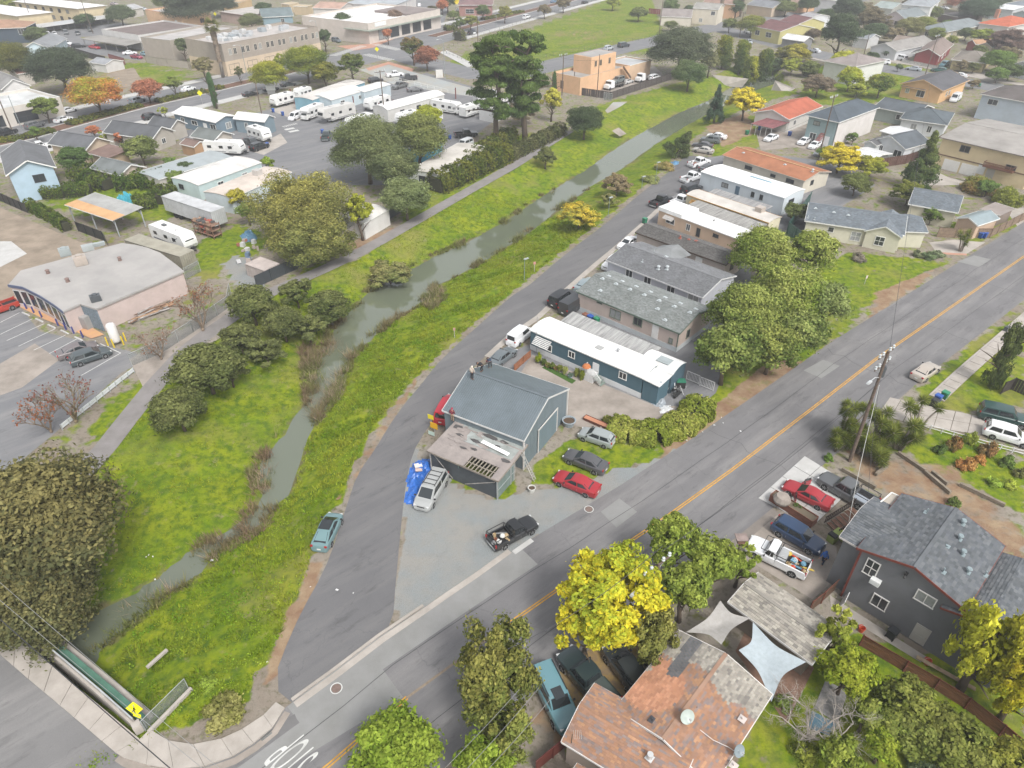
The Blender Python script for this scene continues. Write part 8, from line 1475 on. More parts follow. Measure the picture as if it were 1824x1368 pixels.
chain_fence('short chain link fence on a concrete kerb behind the pedestrian sign',[(260,1302),(336,1226)],1.3,3.5);mb=MB();a,b_=P(266,1306),P(342,1228);mb.beam(a+Vc((0,0,.12)),b_+Vc((0,0,.12)),.25,.3);tag(mb.obj('concrete_beam',M_CONC),'weathered concrete kerb beam under the short chain link fence','kerb')
mb=MB();a,b_=P(262,1190,.0),P(298,1158,.0);mb.beam(a+Vc((0,0,.05)),b_+Vc((0,0,.05)),.24,.2);tag(mb.obj('concrete_beam',M_CONC),'loose concrete beam lying in the weeds of the creek corner','beam')
sg=Th('pedestrian_sign','yellow diamond pedestrian crossing sign with an AHEAD plate by the bridge end','road sign',P(262,1297));CY(PO,Cm((.35,.38,.38),ME),sg,OO,(0,0,3.1),.04,n=8);sg.rotation_euler=(0,0,R(-18))
YS=mat('sign_yellow',(.75,.68,.01),.5,.05,2.);KB=mat('sign_black',(.012,.012,.012),.6)
o=BX('diamond',YS,sg,(0,-.06,0),(.86,.02,.86));o.location=(0,0,2.75);o.rotation_euler=(R(-24),R(45),0)
tl=Mx.Translation((0,-.085,2.75))@Mx.Rotation(R(-24),4,'X')
def mark(parts,mtx,name,par_,m=KB):
 mb=MB()
 for a,b_,w in parts:mb.beam((a[0],-.012,a[1]),(b_[0],-.012,b_[1]),.012,w)
 o=mb.obj(name,m,par_);o.matrix_local=mtx;return o
mark([((0,.12),(.02,-.08),.11),((.02,-.08),(.14,-.34),.06),((.0,-.08),(-.08,-.22),.06),((-.08,-.22),(-.18,-.32),.055),((.02,.1),(.16,.0),.045),((.0,.1),(-.12,.02),.045),((-.12,.02),(-.15,-.08),.04),((-.02,.2),(.06,.2),.1)],tl,'walking_figure',sg)
o=BX('plate',YS,sg,(0,-.06,0),(.66,.02,.30));o.location=(.0,-.06,1.95);o.rotation_euler=(R(-24),0,0)
def text(body,size,name,par_,loc,rot,m,sx=1.,sy=1.,ext=.004):
 c=bpy.data.curves.new(name,'FONT');c.body=body;c.size=size;c.align_x='CENTER';c.align_y='CENTER';c.extrude=ext;c.materials.append(m);o_=bpy.data.objects.new(name,c);o=link(name,bpy.data.meshes.new_from_object(o_));o.parent=par_;o.location=loc;o.rotation_euler=rot;o.scale=(sx,sy,1);return o
text('AHEAD',.20,'lettering',sg,(.0,-.087,1.962),(R(90-24),0,0),KB)
a,b_=P(573,1342),P(545,1316);mid=(a+b_)/2;dr_=(CL[1]-CL[2]).normalized();rzt=math.atan2(dr_.y,dr_.x)-math.pi/2;c_=P(523,1348)
o=text('STOP',1.,'road_lettering',None,(c_.x,c_.y,.046),(0,0,rzt),M_WHITE,1.,4.4,.001);tag(o,kind='structure')
# fences
PF('red brown board fence stepping down beside the grey house',[(1530,1150),(1608,1196),(1663,1228),(1717,1262),(1778,1310),(1850,1370)],1.35,(.23,.105,.055),board=.27,horiz=True,post=2.6,postc=(.15,.045,.03))
PF('dark brown board fence between the parking slab and the grey house wall',[(1440,1092),(1462,1075),(1487,1052)],1.5,(.13,.075,.05),board=.3,horiz=True,post=1.8,postc=(.17,.06,.04))
PF('tall dark green panel fence behind the cream bungalow',[(1441,362),(1400,418),(1428,440)],2.3,(.035,.105,.085),board=.55,kind=ME,post=2.5);PF('tan board fence along the upper street',[(1668,422),(1700,424),(1762,424),(1800,404),(1840,384)],1.7,(.27,.195,.14),board=.32,post=2.6)
PF('black slatted fence along the far side of the dirt lot',[(-60,334),(0,358),(50,380)],1.9,(.03,.032,.035),board=.5,kind=ME);PF('black slatted fence in front of the open carport',[(140,412),(187,430),(192,438)],1.8,(.03,.032,.035),board=.4,kind=ME)
PF('dark mesh fence along the footpath below the olive trees',[(458,512),(510,488),(568,462),(600,446)],1.9,(.065,.075,.085),kind=ME,post=3);PF('dark mesh fence beside the white-roofed home by the path',[(656,412),(692,392),(724,372)],1.8,(.065,.075,.085),kind=ME,post=3);PF('white and red rusty metal panels standing by the footpath',[(604,442),(632,424),(656,412)],2.2,(.50,.46,.45),kind=ME,board=1.2,post=2.4)
PF('dark slatted fence around the tow yard',[(1024,168),(1088,177),(1140,160),(1196,142)],2.,(.105,.09,.085),board=.7,post=3);PF('dark brown fence right of the white bungalow',[(1560,300),(1612,292),(1650,278)],2.,(.13,.07,.055),board=.6);PF('dark fence along the back of the carport lane',[(120,92),(160,104),(190,112)],2.,(.06,.05,.05),board=1.,post=4);PF('brick red fence at the vacant lot',[(196,108),(224,116)],2.2,(.30,.12,.11),board=1.,post=4);PF('dark wooden fence at the right edge by the cypress',[(1782,702),(1800,694),(1850,716)],1.7,(.06,.05,.045),board=.3);PF('black wooden fence before the yellow twin houses',[(1392,78),(1436,86)],2.4,(.05,.045,.045),board=.8,post=4);PF('brown fence corner of the field by the cream garage',[(1155,24),(1176,26)],2.2,(.28,.08,.08),board=1.2,post=4);PF('white picket wall in front of the dark red bungalow',[(1605,112),(1640,118),(1668,124)],1.1,(.6,.59,.57),board=.5,post=3);PF('red fence at the trailer park entrance',[(525,186),(552,196),(560,192)],1.4,(.26,.07,.05),board=.6);PF('taupe wall in front of the taupe warehouse',[(262,112),(300,118),(336,122)],2.2,(.36,.32,.28),kind=SU,post=6)
PF('orange brown board fence between the lane and the patio',[(916,663),(932,648),(946,636)],1.1,(.33,.14,.075),board=.22,horiz=True,post=1.6)
chain_fence('chain link fence round the shop yard',[(236,652),(290,628),(345,592),(408,548),(412,524)]);chain_fence('chain link gate panel beside the shop and the container',[(332,498),(358,484)],1.9);chain_fence('chain link fence round the trailer corner of the tow yard',[(1075,178),(1090,180)],2.)
def rail_fence(label,pts,h,n,col,rails=2,group=None,r_=.06):
 q=PP(pts);r=Th('rail_fence',label,FE,q[0],0,group);L=[(b_-a).length for a,b_ in zip(q,q[1:])];qs=resample(q,n)
 for p in qs:CY(PO,Cm(col),r,p-q[0],p-q[0]+Vc((0,0,h)),r_,n=6)
 for k in range(rails):mb=MB();z=h*(k+1)/rails-.06;mb.tube([p-q[0]+Vc((0,0,z))for p in qs],r_*.7,4);mb.obj('rail',Cm(col),r)
 return r
rail_fence('white pipe rail fence in front of the trailer park',[(668,137),(722,148),(752,155),(798,166)],1.1,12,(.68,.68,.67));rail_fence('thin post and wire fence along the boulevard side of the field',[(792,90),(830,72),(880,58),(930,40),(990,22),(1060,2)],1.3,36,(.16,.14,.12),2,r_=.05);rail_fence('post and wire fence along the street side of the field',[(800,98),(850,118),(930,112),(1010,96),(1100,78),(1170,68)],1.3,34,(.16,.14,.12),2,r_=.05);rail_fence('white rail along the concrete driveway at the right',[(1636,760),(1690,776),(1760,796),(1824,812)],.7,10,(.62,.62,.62),2)
def gate(label,a,b_,h,col):
 a,b_=P(*a),P(*b_);r=Th('metal_gate',label,'gate',a);d=b_-a;up=Vc((0,0,h))
 for p,q in((Vc(),up),(d,d+up),(up,d+up),(Vc((0,0,.15)),d+Vc((0,0,.15)))):BM('frame_bar',Cm(col),r,p,q,.05,.05)
 for i in range(1,9):mb=MB();p=d*(i/9);mb.beam(p+Vc((0,0,.15)),p+up,.025,.025);mb.obj('bar',Cm(col),r)
gate('white metal gate at the end of the teal home, left leaf',(1222,676),(1244,685),1.3,(.66,.66,.66));gate('white metal gate at the end of the teal home, right leaf',(1246,687),(1270,697),1.3,(.60,.60,.60))
r=Th('barrier','long white metal barrier along the edge of the shop car park','barrier',P(112,766));q=[p-P(112,766)for p in PP([(112,766),(160,728),(207,690),(240,664)])]
for i in range(3):
 for z in(.35,.65):BM('rail',Cm((.62,.65,.67)),r,q[i]+Vc((0,0,z)),q[i+1]+Vc((0,0,z)),.05,.24)
for i in range(12):p=q[0].lerp(q[3],i/11);BX(PO,Cm((.4,.42,.43),ME),r,(p.x,p.y,.4),(.1,.1,.8))
# poles and cables
WD=(.16,.12,.095)
def pole(base,H,label,arms=1,lean=(0,0),lamp=None,transformer=False,col=WD,rz=.7,r0=.16,name='utility_pole',group='utility poles',armlen=3.):
 r=Th(name,label,'utility pole' if name=='utility_pole' else 'street lamp',P(*base),rz,group);r.rotation_euler=(lean[0],lean[1],rz);mb=MB();mb.tube([(0,0,-.2),(0,0,H*.5),(0,0,H)],[r0,r0*.85,r0*.65],8);mb.obj('pole',Cm(col,WO if col==WD else ME),r)
 for k in range(arms):
  z=H-.35-1.3*k;o=BX('crossarm',Cm(col,WO),r,(0,.12,z),(armlen,.1,.12))
  for s in(-.92,-.45,.45,.92):LA('insulator',Cm((.5,.53,.54),PL),o,[(.001,0),(.08,0),(.15,.12),(.09,.24),(.13,.36),(.001,.45)],8,c=(s*armlen/2,.12,z+.06))
  for s in(-1,1):BM('brace',Cm((.4,.42,.42),ME),r,(s*.75,.12,z-.05),(0,.1,z-.8),.04,.04)
 if transformer:mb=MB();mb.cyl((.38,0,H-3.),(.38,0,H-1.9),.27,n=12);mb.cyl((.38,0,H-1.9),(.38,0,H-1.8),.2,n=12);mb.obj('transformer',Cm((.10,.11,.12),ME),r)
 if lamp:o=TU('lamp_arm',Cm((.5,.52,.53),ME),r,[(0,0,H*lamp[1]),(-lamp[0]*.6,0,H*lamp[1]+.5),(-lamp[0],0,H*lamp[1]+.45)],.045,6);BX('lamp_head',Cm((.55,.57,.58),ME),o,(-lamp[0]-.3,0,H*lamp[1]+.42),(.75,.28,.16),taper=.8)
 return r
bigp=pole((1513,822),13.6,'tall wooden utility pole with transformer and street light leaning over the yuccas',2,(-.03,.02),(1.9,.78),True,r0=.2)
pole((1457,285),13.5,'utility pole at the corner of the concrete court',1);pole((1001,170),11,'utility pole left of the tow yard',1);pole((1063,174),11.5,'dark slim pole in front of the tow yard trucks',0,r0=.14);pole((1022,163),5.5,'short pole beside the peach building wall',0);pole((1174,62),13,'utility pole at the far edge of the field',0);pole((471,226),11,'utility pole beside the white gable office',0);pole((686,214),12,'utility pole in the middle of the trailer park',1);pole((852,102),14,'utility pole by the pines and the field',0);pole((166,60),15,'leaning utility pole between the yellow apartments',0,(0,-.04));pole((62,52),12,'utility pole before the nearer yellow apartments',0);pole((24,238),12,'utility pole at the shop row',0);pole((1648,133),11.5,'utility pole in front of the dark red bungalow',1);pole((600,26),10,'pole against the white corner store',0);pole((1150,1128),8.6,'wooden pole standing inside the yellow and olive trees',1,(0,0),(2.2,.8));pole((1538,100),7,'short pole beside the yellow green tree',0);pole((1317,66),9,'pole by the red-leaved bush across the field',0)
LM=(.30,.33,.34)
for b_,H,lab in(((793,143),12,'black and grey lamp post on the gravel forecourt'),((571,96),11,'white street lamp at the office corner'),((39,230),8,'blue banner lamp post before the shop row'),((440,134),9,'blue banner lamp post before the office'),((728,55),12,'street lamp at the crossing by the white store'),((884,50),9,'slim lamp post on the median by the field')):pole(b_,H,lab,0,col=LM,lamp=(1.8,.95),r0=.1,name='street_lamp',group='street lamps')
for b_,H,lab in(((934,500),3.6,'low square-headed lamp post on the grass nearest the barn'),((1083,388),3.8,'low lamp post beside the yellowing shrub tree'),((1143,336),2.4,'short lamp post by the red brown brush'),((1167,326),4.2,'low lamp post nearest the bent juniper')):
 r=pole(b_,H,lab,0,col=(.24,.30,.29),r0=.06,name='street_lamp',group='low lamps on the grass strip');mb=MB();mb.box((.32,0,H),(.85,.3,.12));mb.box((.32,0,H-.07),(.7,.22,.03));mb.obj('lamp_head',Cm((.45,.48,.48),ME),r)
def cable(label,a,b_,sag=.6,r_=.018,n=14,col=(.05,.05,.055)):
 pts=[a.lerp(b_,i/n)-Vc((0,0,4*sag*(i/n)*(1-i/n)))for i in range(n+1)];mb=MB();mb.tube(pts,r_,4);return tag(mb.obj('cable',Cm(col)),label,'cable','overhead cables')
cable('thick overhead cable crossing the bridge sidewalk',P(-30,1076,6),P(330,1392,6),.25,.032);cable('upper thin cable over the creek corner',P(-20,1020,8),P(390,1368,8),.3,.014,col=(.3,.3,.3));cable('lower thin cable over the creek corner',P(-20,1052,8),P(360,1368,8),.3,.014,col=(.3,.3,.3))
for i,(a,b_)in En([((925,1228),(770,1390)),((960,1225),(812,1390)),((985,1240),(850,1390))]):cable(['overhead cable over the drooping olive tree, outermost','overhead cable over the drooping olive tree, middle one','overhead cable over the teal SUV'][i],P(*a,7.5),P(*b_,7.5),.2,.016,col=(.22,.22,.22))
T0=P(1513,822)+Vc((0,0,10));cable('twisted service cable from the tall pole down to the grey house porch',T0,P(1512,930,5.8),.8,.022,col=(.5,.5,.48));cable('guy wire from the tall pole to the house corner',T0,P(1545,905,5.6),.5,.014);cable('cable between the court pole and the orange roofed home',P(1457,285)+Vc((0,0,11)),P(1300,270,6),.6,.02);cable('long cable between the tow yard poles',P(1001,170)+Vc((0,0,10)),P(1063,174)+Vc((0,0,10)),.4,.025)
for i,(a,b_)in En([((1513,822),(1650,133)),((1513,822),(1150,1128)),((1150,1128),(905,1300)),((1457,285),(1648,133)),((686,214),(471,226)),((852,102),(1001,170))]):cable('long sagging street cable between wooden poles, '+('to the red bungalow','over the olive trees','to the bottom edge','over the teal house','over the caravans','past the pines')[i],P(*a)+Vc((0,0,10.6 if i else 12.5)),P(*b_)+Vc((0,0,10)),1.,.022)
# people
SKIN=(.36,.20,.14)
def person(label,loc,rz,pose,top,legs,hat,hatkind='cap',z=None):
 "one body with its clothes: joints in metres, x forward, y left, z up"
 r=Th('person',label,'person',loc,rz)
 if pose=='bend':J={'pel':(-.12,0,.86),'chest':(.22,0,1.02),'neck':(.36,0,1.),'head':(.50,0,.96),'crown':(.60,0,.93),'sh':(.26,.19,1.02),'el':(.34,.24,.74),'wr':(.44,.20,.50),'hip':(-.10,.10,.86),'kn':(.04,.13,.47),'an':(-.06,.14,.08),'toe':(.14,.15,.04)};off=0
 else:
  J={'pel':(0,0,.95),'chest':(.02,0,1.30),'neck':(.02,0,1.48),'head':(.05,0,1.60),'crown':(.05,0,1.72),'sh':(0,.20,1.42),'el':(.02,.27,1.14),'wr':(.13,.26,.92),'hip':(0,.10,.93),'kn':(.04,.11,.50),'an':(0,.12,.08),'toe':(.17,.13,.04)};off=.16 if pose=='walk' else.03
 def mirror(k,s):
  x,y,zz=J[k];sw=0
  if pose!='bend':sw={'kn':.5,'an':1.,'toe':1.,'wr':-.8,'el':-.4}.get(k,0)*off*s*1.3
  return(x+sw,y*s,zz+(.04 if pose=='walk' and s<0 and k in('an','toe')else 0))
 def skin(name,chains,mtl,sub=1):
  vs,es,rr,ids=[],[],[],{}
  for ch in chains:
   pv=None
   for key,pos,rad in ch:
    if key not in ids:ids[key]=len(vs);vs.append(pos);rr.append(rad)
    if pv is not None:es.append((pv,ids[key]))
    pv=ids[key]
  me=bpy.data.meshes.new(name);me.from_pydata(vs,es,[]);me.materials.append(mtl);o=link(name,me,r);bm_=bmesh.new();bm_.from_mesh(me);ly=bm_.verts.layers.skin.verify()
  for i,v in En(bm_.verts):v[ly].radius=(rr[i],rr[i]);v[ly].use_root=(i==0)
  bm_.to_mesh(me);bm_.free();o.modifiers.new('skin','SKIN');o.modifiers.new('smooth','SUBSURF').levels=sub;o.modifiers['smooth'].render_levels=sub
  return o
 body=[[('pel',J['pel'],.13),('chest',J['chest'],.14),('neck',J['neck'],.06),('head',J['head'],.098),('crown',J['crown'],.075)]];coat=[[('pel',J['pel'],.165),('chest',J['chest'],.185),('nb',tuple((Vc(J['neck'])*.85+Vc(J['chest'])*.15)),.085)]];pants=[[('pel',J['pel'],.15),('p2',tuple(Vc(J['pel'])+Vc((0,0,-.06))),.15)]];shoes=[]
 for s in(1,-1):
  t='l' if s>0 else 'r';m=lambda k:mirror(k,s);w=Vc(m('wr'));e=Vc(m('el'));d=(w-e).normalized();hand=w+d*.09
  body+=[[('chest',J['chest'],.14),(t+'sh',m('sh'),.06),(t+'el',m('el'),.042),(t+'wr',m('wr'),.03),(t+'pa',tuple(hand),.034)],[('pel',J['pel'],.13),(t+'hip',m('hip'),.085),(t+'kn',m('kn'),.058),(t+'an',m('an'),.04),(t+'toe',m('toe'),.035)]]
  sd=d.cross(Vc((1,0,.2))).normalized()
  for k in range(4):body.append([(t+'pa',tuple(hand),.034),(t+'f%d'%k,tuple(hand+d*(.05+.008*(k in(1,2)))+sd*(k-1.5)*.02),.010),(t+'g%d'%k,tuple(hand+d*(.085+.012*(k in(1,2)))+sd*(k-1.5)*.022+Vc((.02,0,-.01))),.008)])
  body.append([(t+'pa',tuple(hand),.034),(t+'th',tuple(hand+d*.02+sd*.05),.011),(t+'ti',tuple(hand+d*.055+sd*.065),.009)])
  coat.append([('chest',J['chest'],.185),(t+'sh',m('sh'),.085),(t+'el',m('el'),.066),(t+'cu',tuple(w-d*.03),.052)]);pants.append([('pel',J['pel'],.15),(t+'hip',m('hip'),.108),(t+'kn',m('kn'),.08),(t+'an',tuple(Vc(m('an'))+Vc((0,0,.05))),.068)]);a=Vc(m('an'));to=Vc(m('toe'));shoes.append([(t+'h',tuple(a+Vc((-.05,0,-.03))),.05),(t+'m',tuple(a.lerp(to,.5)+Vc((0,0,-.02))),.052),(t+'t',tuple(to),.045)])
 skin('body',body,Cm(SKIN,PL));skin('jacket',coat,Cm(top,'cloth'));skin('trousers',pants,Cm(legs,'cloth'))
 for s in shoes:skin('shoe',[s],Cm((.45,.45,.44)if pose=='walk' else(.10,.07,.05),'cloth'))
 h=Vc(J['head']);c=Vc(J['crown']);mb=MB();ax=(c-h).normalized();M=Mx.Translation(h)@ax.to_track_quat('Z','Y').to_matrix().to_4x4();n_=12
 l=MB();l.lathe([(.125,-.09 if hatkind=='hood' else.02),(.138,.03),(.125,.10),(.085,.155),(.03,.178),(.001,.18)],n_);mb.add(l.v,l.f,0,M)
 if hatkind=='cap':mb.box((.14,0,.035),(.12,.15,.015),M=M)
 mb.obj('hood' if hatkind=='hood' else 'cap',Cm(hat,'cloth'),r,True);fc=MB()
 for s in(1,-1):fc.box((.098,s*.035,.012),(.012,.022,.012),M=M)
 fc.obj('eyes',KB,r);fc=MB();fc.box((.112,0,-.02),(.035,.022,.04),M=M,taper=.6);fc.box((.098,0,-.062),(.01,.045,.012),1,M=M);fc.obj('nose_and_mouth',[Cm(SKIN,PL),Cm((.22,.09,.08))],r)
 return r
zr_=lambda px,a:None
bT=Lb.matrix_basis;bi=bT.inverted();bL,bW=Lb['L'],Lb['W']
def on_roof(px,guess=5.5):
 "where the sight line of a pixel meets the barn's near roof slope"
 z=guess
 for _ in range(12):p=P(*px,z);l=bi@p;z=4.1+2.1*(1-min(1,abs(l.y)/(bW/2)))+.03
 return P(*px,z)
p=on_roof((841,676));person('roofer in a pale hooded jacket and dark trousers standing on the barn roof',p,ang(p,P(880,640))-.3,'stand',(.50,.44,.38),(.04,.04,.045),(.55,.50,.44),'hood')
p=on_roof((858,662),6);person('roofer in black bending over the barn ridge, nearer one',p,bT.to_euler().z+math.pi,'bend',(.025,.025,.028),(.03,.03,.032),(.02,.02,.02))
p=on_roof((873,655),6);person('roofer in dark blue crouching at the far corner of the barn roof',p,bT.to_euler().z+math.pi*.8,'bend',(.04,.055,.085),(.03,.035,.04),(.03,.03,.035))
p=P(806,750,3.2);person('worker in a maroon jacket and cap standing on the torn shed roof',p,ang(p,P(850,720)),'stand',(.17,.035,.05),(.27,.20,.14),(.30,.05,.08));p=P(1464,1005);person('person in a blue hooded jacket walking beside the white work pickup',p,ang(p,P(1420,1040)),'walk',(.035,.115,.36),(.03,.04,.07),(.03,.10,.33),'hood');p=P(796,97);person('tiny pedestrian in white on the sidewalk at the field corner',p,2.,'walk',(.6,.6,.6),(.3,.35,.4),(.1,.08,.06))
# things around the barn and homes
def bin_(px,col,label,z=.0,rz=.6,s=1.,group='wheeled bins'):
 r=Th('wheeled_bin',label,'bin',P(*px,z),rz,group);r.scale=(s,s,s);mb=MB();mb.add([(x*(.27+.05*(zz>.5)),y*(.30+.06*(zz>.5)),zz)for zz in(.05,.98)for x,y in((-1,-1),(1,-1),(1,1),(-1,1))],[(0,3,2,1),(4,5,6,7),(0,1,5,4),(1,2,6,5),(2,3,7,6),(3,0,4,7)]);mb.obj('body',Cm(col,PL),r);mb=MB();mb.box((0,0,1.02),(.70,.78,.07),taper=.9);mb.box((-.36,0,.98),(.08,.6,.05));mb.obj('lid',Cm(tuple(min(1,c*1.25+.01)for c in col),PL),r)
 for s_ in(-1,1):CY('wheel',M_TYRE,r,(-.26,s_*.26,.13),(-.26,s_*.33,.13),.13,n=10)
BB,GB2,KB2,BR=(.02,.07,.27),(.02,.16,.085),(.02,.022,.025),(.16,.07,.045)
for px,c,lab in[((1148,398),GB2,'green wheeled bin at the lane kerb by the brown home'),((1042,570),BR,'brown wheeled bin against the beige home, first of three'),((1051,573),BB,'blue wheeled bin against the beige home, second of three'),((1062,577),GB2,'green wheeled bin against the beige home, third of three'),((1668,716),BB,'blue wheeled bin on the grass by the driveway'),((1680,710),GB2,'green wheeled bin beside the blue one on the grass'),((1662,724),KB2,'black wheeled bin beside the blue one on the grass'),((1745,424),BB,'blue wheeled bin at the end of the tan fence, left of two'),((1752,424),(.03,.08,.30),'blue wheeled bin at the end of the tan fence, right of two'),((1586,1135),KB2,'black wheeled bin lying along the grey house wall'),((1330,240),GB2,'green wheeled bin at the corner of the maroon carport'),((1353,232),BB,'blue wheeled bin under the maroon carport'),((487,200),BB,'blue bin by the small trailer at the red fence'),((504,206),BB,'blue bin at the head of the park lane'),((575,238),BB,'blue bin below the fifth wheel'),((477,262),BB,'blue bin beside the black SUV on the pad'),((801,248),BB,'blue bin on the grass by the trailer park hedge'),((1406,242),BB,'blue bin beside the teal two-storey house'),((1743,155),GB2,'green bin at the corner of the orange peach bungalow')]:bin_(px,c,lab)
for px,lab in[((1533,1124),'orange bucket on the brick path by the red fence'),((1650,1182),'orange bucket below the steps at the grey house corner')]:
 r=Th('bucket',lab,'bucket',P(*px),0,'orange buckets');LA('pail',Cm((.52,.07,.025),PL),r,[(.001,0),(.2,0),(.28,.5),(.25,.5),(.18,.04),(.001,.04)],14);TU('handle',Cm((.5,.5,.5),ME),r,[(.27*math.cos(a),.27*math.sin(a)*.3,.5+.14*math.sin(a))for a in np.linspace(0,3.14,9)],.012,4)
def tarp(label,pts,h,col,seed,name='tarpaulin',z=.0,step=.22):
 q=PP(pts,z);xs=[p.x for p in q];ys=[p.y for p in q];X,Y=np.meshgrid(np.arange(min(xs)-.1,max(xs)+.1,step),np.arange(min(ys)-.1,max(ys)+.1,step));poly=[(p.x,p.y)for p in q];ins=inside(poly,X,Y);d=dist_line(poly,X,Y,True);rng=np.random.default_rng(seed);Z=np.where(ins,np.minimum(1,d*2.2)*h*(.55+.35*noise2(X*1.3+seed,Y*1.3,1.)+rng.uniform(-.22,.22,X.shape)),0)
 mb=MB();ny_,nx_=X.shape;c0=q[0];mb.v=[(X[i,j]-c0.x,Y[i,j]-c0.y,max(.012,Z[i,j]))for i in range(ny_)for j in range(nx_)]
 for i in range(ny_-1):
  for j in range(nx_-1):
   if ins[i,j]or ins[i+1,j]or ins[i,j+1]:mb.f+=[(i*nx_+j,i*nx_+j+1,(i+1)*nx_+j+1),(i*nx_+j,(i+1)*nx_+j+1,(i+1)*nx_+j)];mb.m+=[0,0]
 o=mb.obj(name,mat('tarp_%d'%seed,col,.35,.25,2.5,bump=.5,bscale=6,spec=.5));o.location=(c0.x,c0.y,z);return tag(o,label,name.replace('_',' '))
tarp('crumpled bright blue tarpaulin heaped beside the silver minivan',[(756,818),(770,822),(768,840),(752,855),(746,872),(738,884),(737,900),(720,895),(728,872),(724,856),(732,838),(738,826)],.75,(.035,.145,.50),3)
tarp('grey tarpaulin over a heap at the end of the teal home',[(1167,705),(1180,702),(1186,716),(1178,726),(1162,722)],1.,(.30,.33,.36),5);tarp('white plastic sheet on the ground at the end of the teal home',[(1168,728),(1188,722),(1200,728),(1180,738)],.35,(.62,.63,.64),6);tarp('turquoise tarpaulin draped over a parked car behind the carport',[(207,357),(222,351),(238,354),(250,362),(246,368),(230,366),(214,362)],1.6,(.06,.36,.46),8);tarp('faded blue tarpaulin over junk near the semi trailer',[(427,420),(452,416),(458,426),(436,432)],1.,(.10,.22,.33),9);tarp('blue tarpaulin on the bank below the bent juniper',[(1196,289),(1210,287),(1208,293),(1198,294)],.5,(.10,.24,.40),10)
o=BX('carton',Cm((.62,.58,.55)),None,(0,0,.02),(.8,.55,.03));o.location=P(745,829,.75);o.rotation_euler=(.15,.1,.4);tag(o,'white cardboard piece lying on the upper end of the blue tarpaulin','cardboard');o=BX('carton',Cm((.58,.44,.38)),None,(0,0,.02),(.7,.5,.03));o.location=P(746,837,.7);o.rotation_euler=(-.1,.1,.2);tag(o,'pinkish cardboard piece lying lower on the blue tarpaulin','cardboard')
def sign_board(px,z,w,h,col,label,rz,mk=None,post=True,txt=None,tc=None):
 r=Th('sign',label,'sign',P(*px),rz,None);BX(BO,Cm(col),r,(0,0,z),(w,.03,h))
 if post:BX(PO,Cm((.45,.45,.44),ME),r,(0,.04,z/2),(.07,.05,z))
 if txt:text(txt,h*.6,'lettering',r,(0,-.022,z),(R(90),0,0),Cm(tc or(.02,.02,.02)))
 return r
sign_board((769,764),1.7,.75,.6,(.72,.60,.03),'yellow sign board leaning at the barn corner, upper one',-.5);sign_board((774,772),1.1,.95,.8,(.70,.38,.02),'orange sign board at the barn corner, middle one',-.5);sign_board((769,778),.5,.8,.5,(.48,.60,.54),'pale green sign board at the barn corner, lowest one',-.5,post=False)
sign_board((822,858),2.2,.5,.5,(.16,.30,.25),'small green and white sign on a post against the tarred shed wall',.35);sign_board((1540,506),1.2,.35,.5,(.6,.5,.48),'small wooden sign post on the verge beside the street',.4);sign_board((952,484),1.5,.4,.45,(.50,.26,.22),'small reddish sign post near the low lamp on the grass',.3);sign_board((810,602),1.4,.3,.4,(.45,.27,.22),'small sign post on the creek bank above the barn',.3)
r=Th('birdhouse','wooden birdhouse on a post among the green trees','birdhouse',P(1300,1030));BX(PO,Cm(WD,WO),r,(0,0,2.4),(.1,.1,4.8));mb=MB();mb.box((0,0,5.),(.6,.5,.5));mb.cyl((0,-.25,5.),(0,-.27,5.),.08,n=10);mb.obj('box',Cm((.24,.14,.105),WO),r);BX('roof',Cm((.28,.22,.20),WO),r,(0,0,5.3),(1.,.8,.08))
a,b_=P(953,856),P(929,806,3.3);r=Th('ladder','aluminium ladder leaning from the grass to the barn eave','ladder',a);d=b_-a;s_=Vc((d.y,-d.x,0)).normalized()*.2
for s in(1,-1):BM('rail',Cm((.52,.50,.48),ME),r,s_*s,d+s_*s,.04,.08)
for i in range(12):mb=MB();p=d*((i+.6)/12.5);mb.beam(p-s_,p+s_,.03,.03);mb.obj('rung',Cm((.52,.50,.48),ME),r)
def pot(px,label,r0,h,col,plant=None,cat='plant pot',z=.0,group=None):
 r=Th('plant_pot',label,cat,P(*px,z),0,group);LA('pot',Cm(col,PL),r,[(.001,0),(r0*.75,0),(r0,h),(r0*1.08,h),(r0*1.08,h*1.06),(r0*.9,h*1.06),(r0*.86,h*.8),(.001,h*.8)],14);CY('soil',Cm((.09,.06,.04)),r,(0,0,h*.7),(0,0,h*.82),r0*.87,n=12)
 if plant:cm,cr=crown_mesh('shrub',1.5,len(label)%2);o=link('foliage',cm,r,(0,0,h*.8));o.scale=(r0*1.5/cr,)*2+(plant[0]/cr,);o.color=(*plant[1],1);o['tint']=[min(1,c*1.6)for c in plant[1]]+[1.]
pot((947,875),'white flower pot standing alone on the gravel',.38,.5,(.55,.55,.52));pot((1013,757),'galvanised tub planter beside the barn wall',.75,.7,(.27,.31,.34))
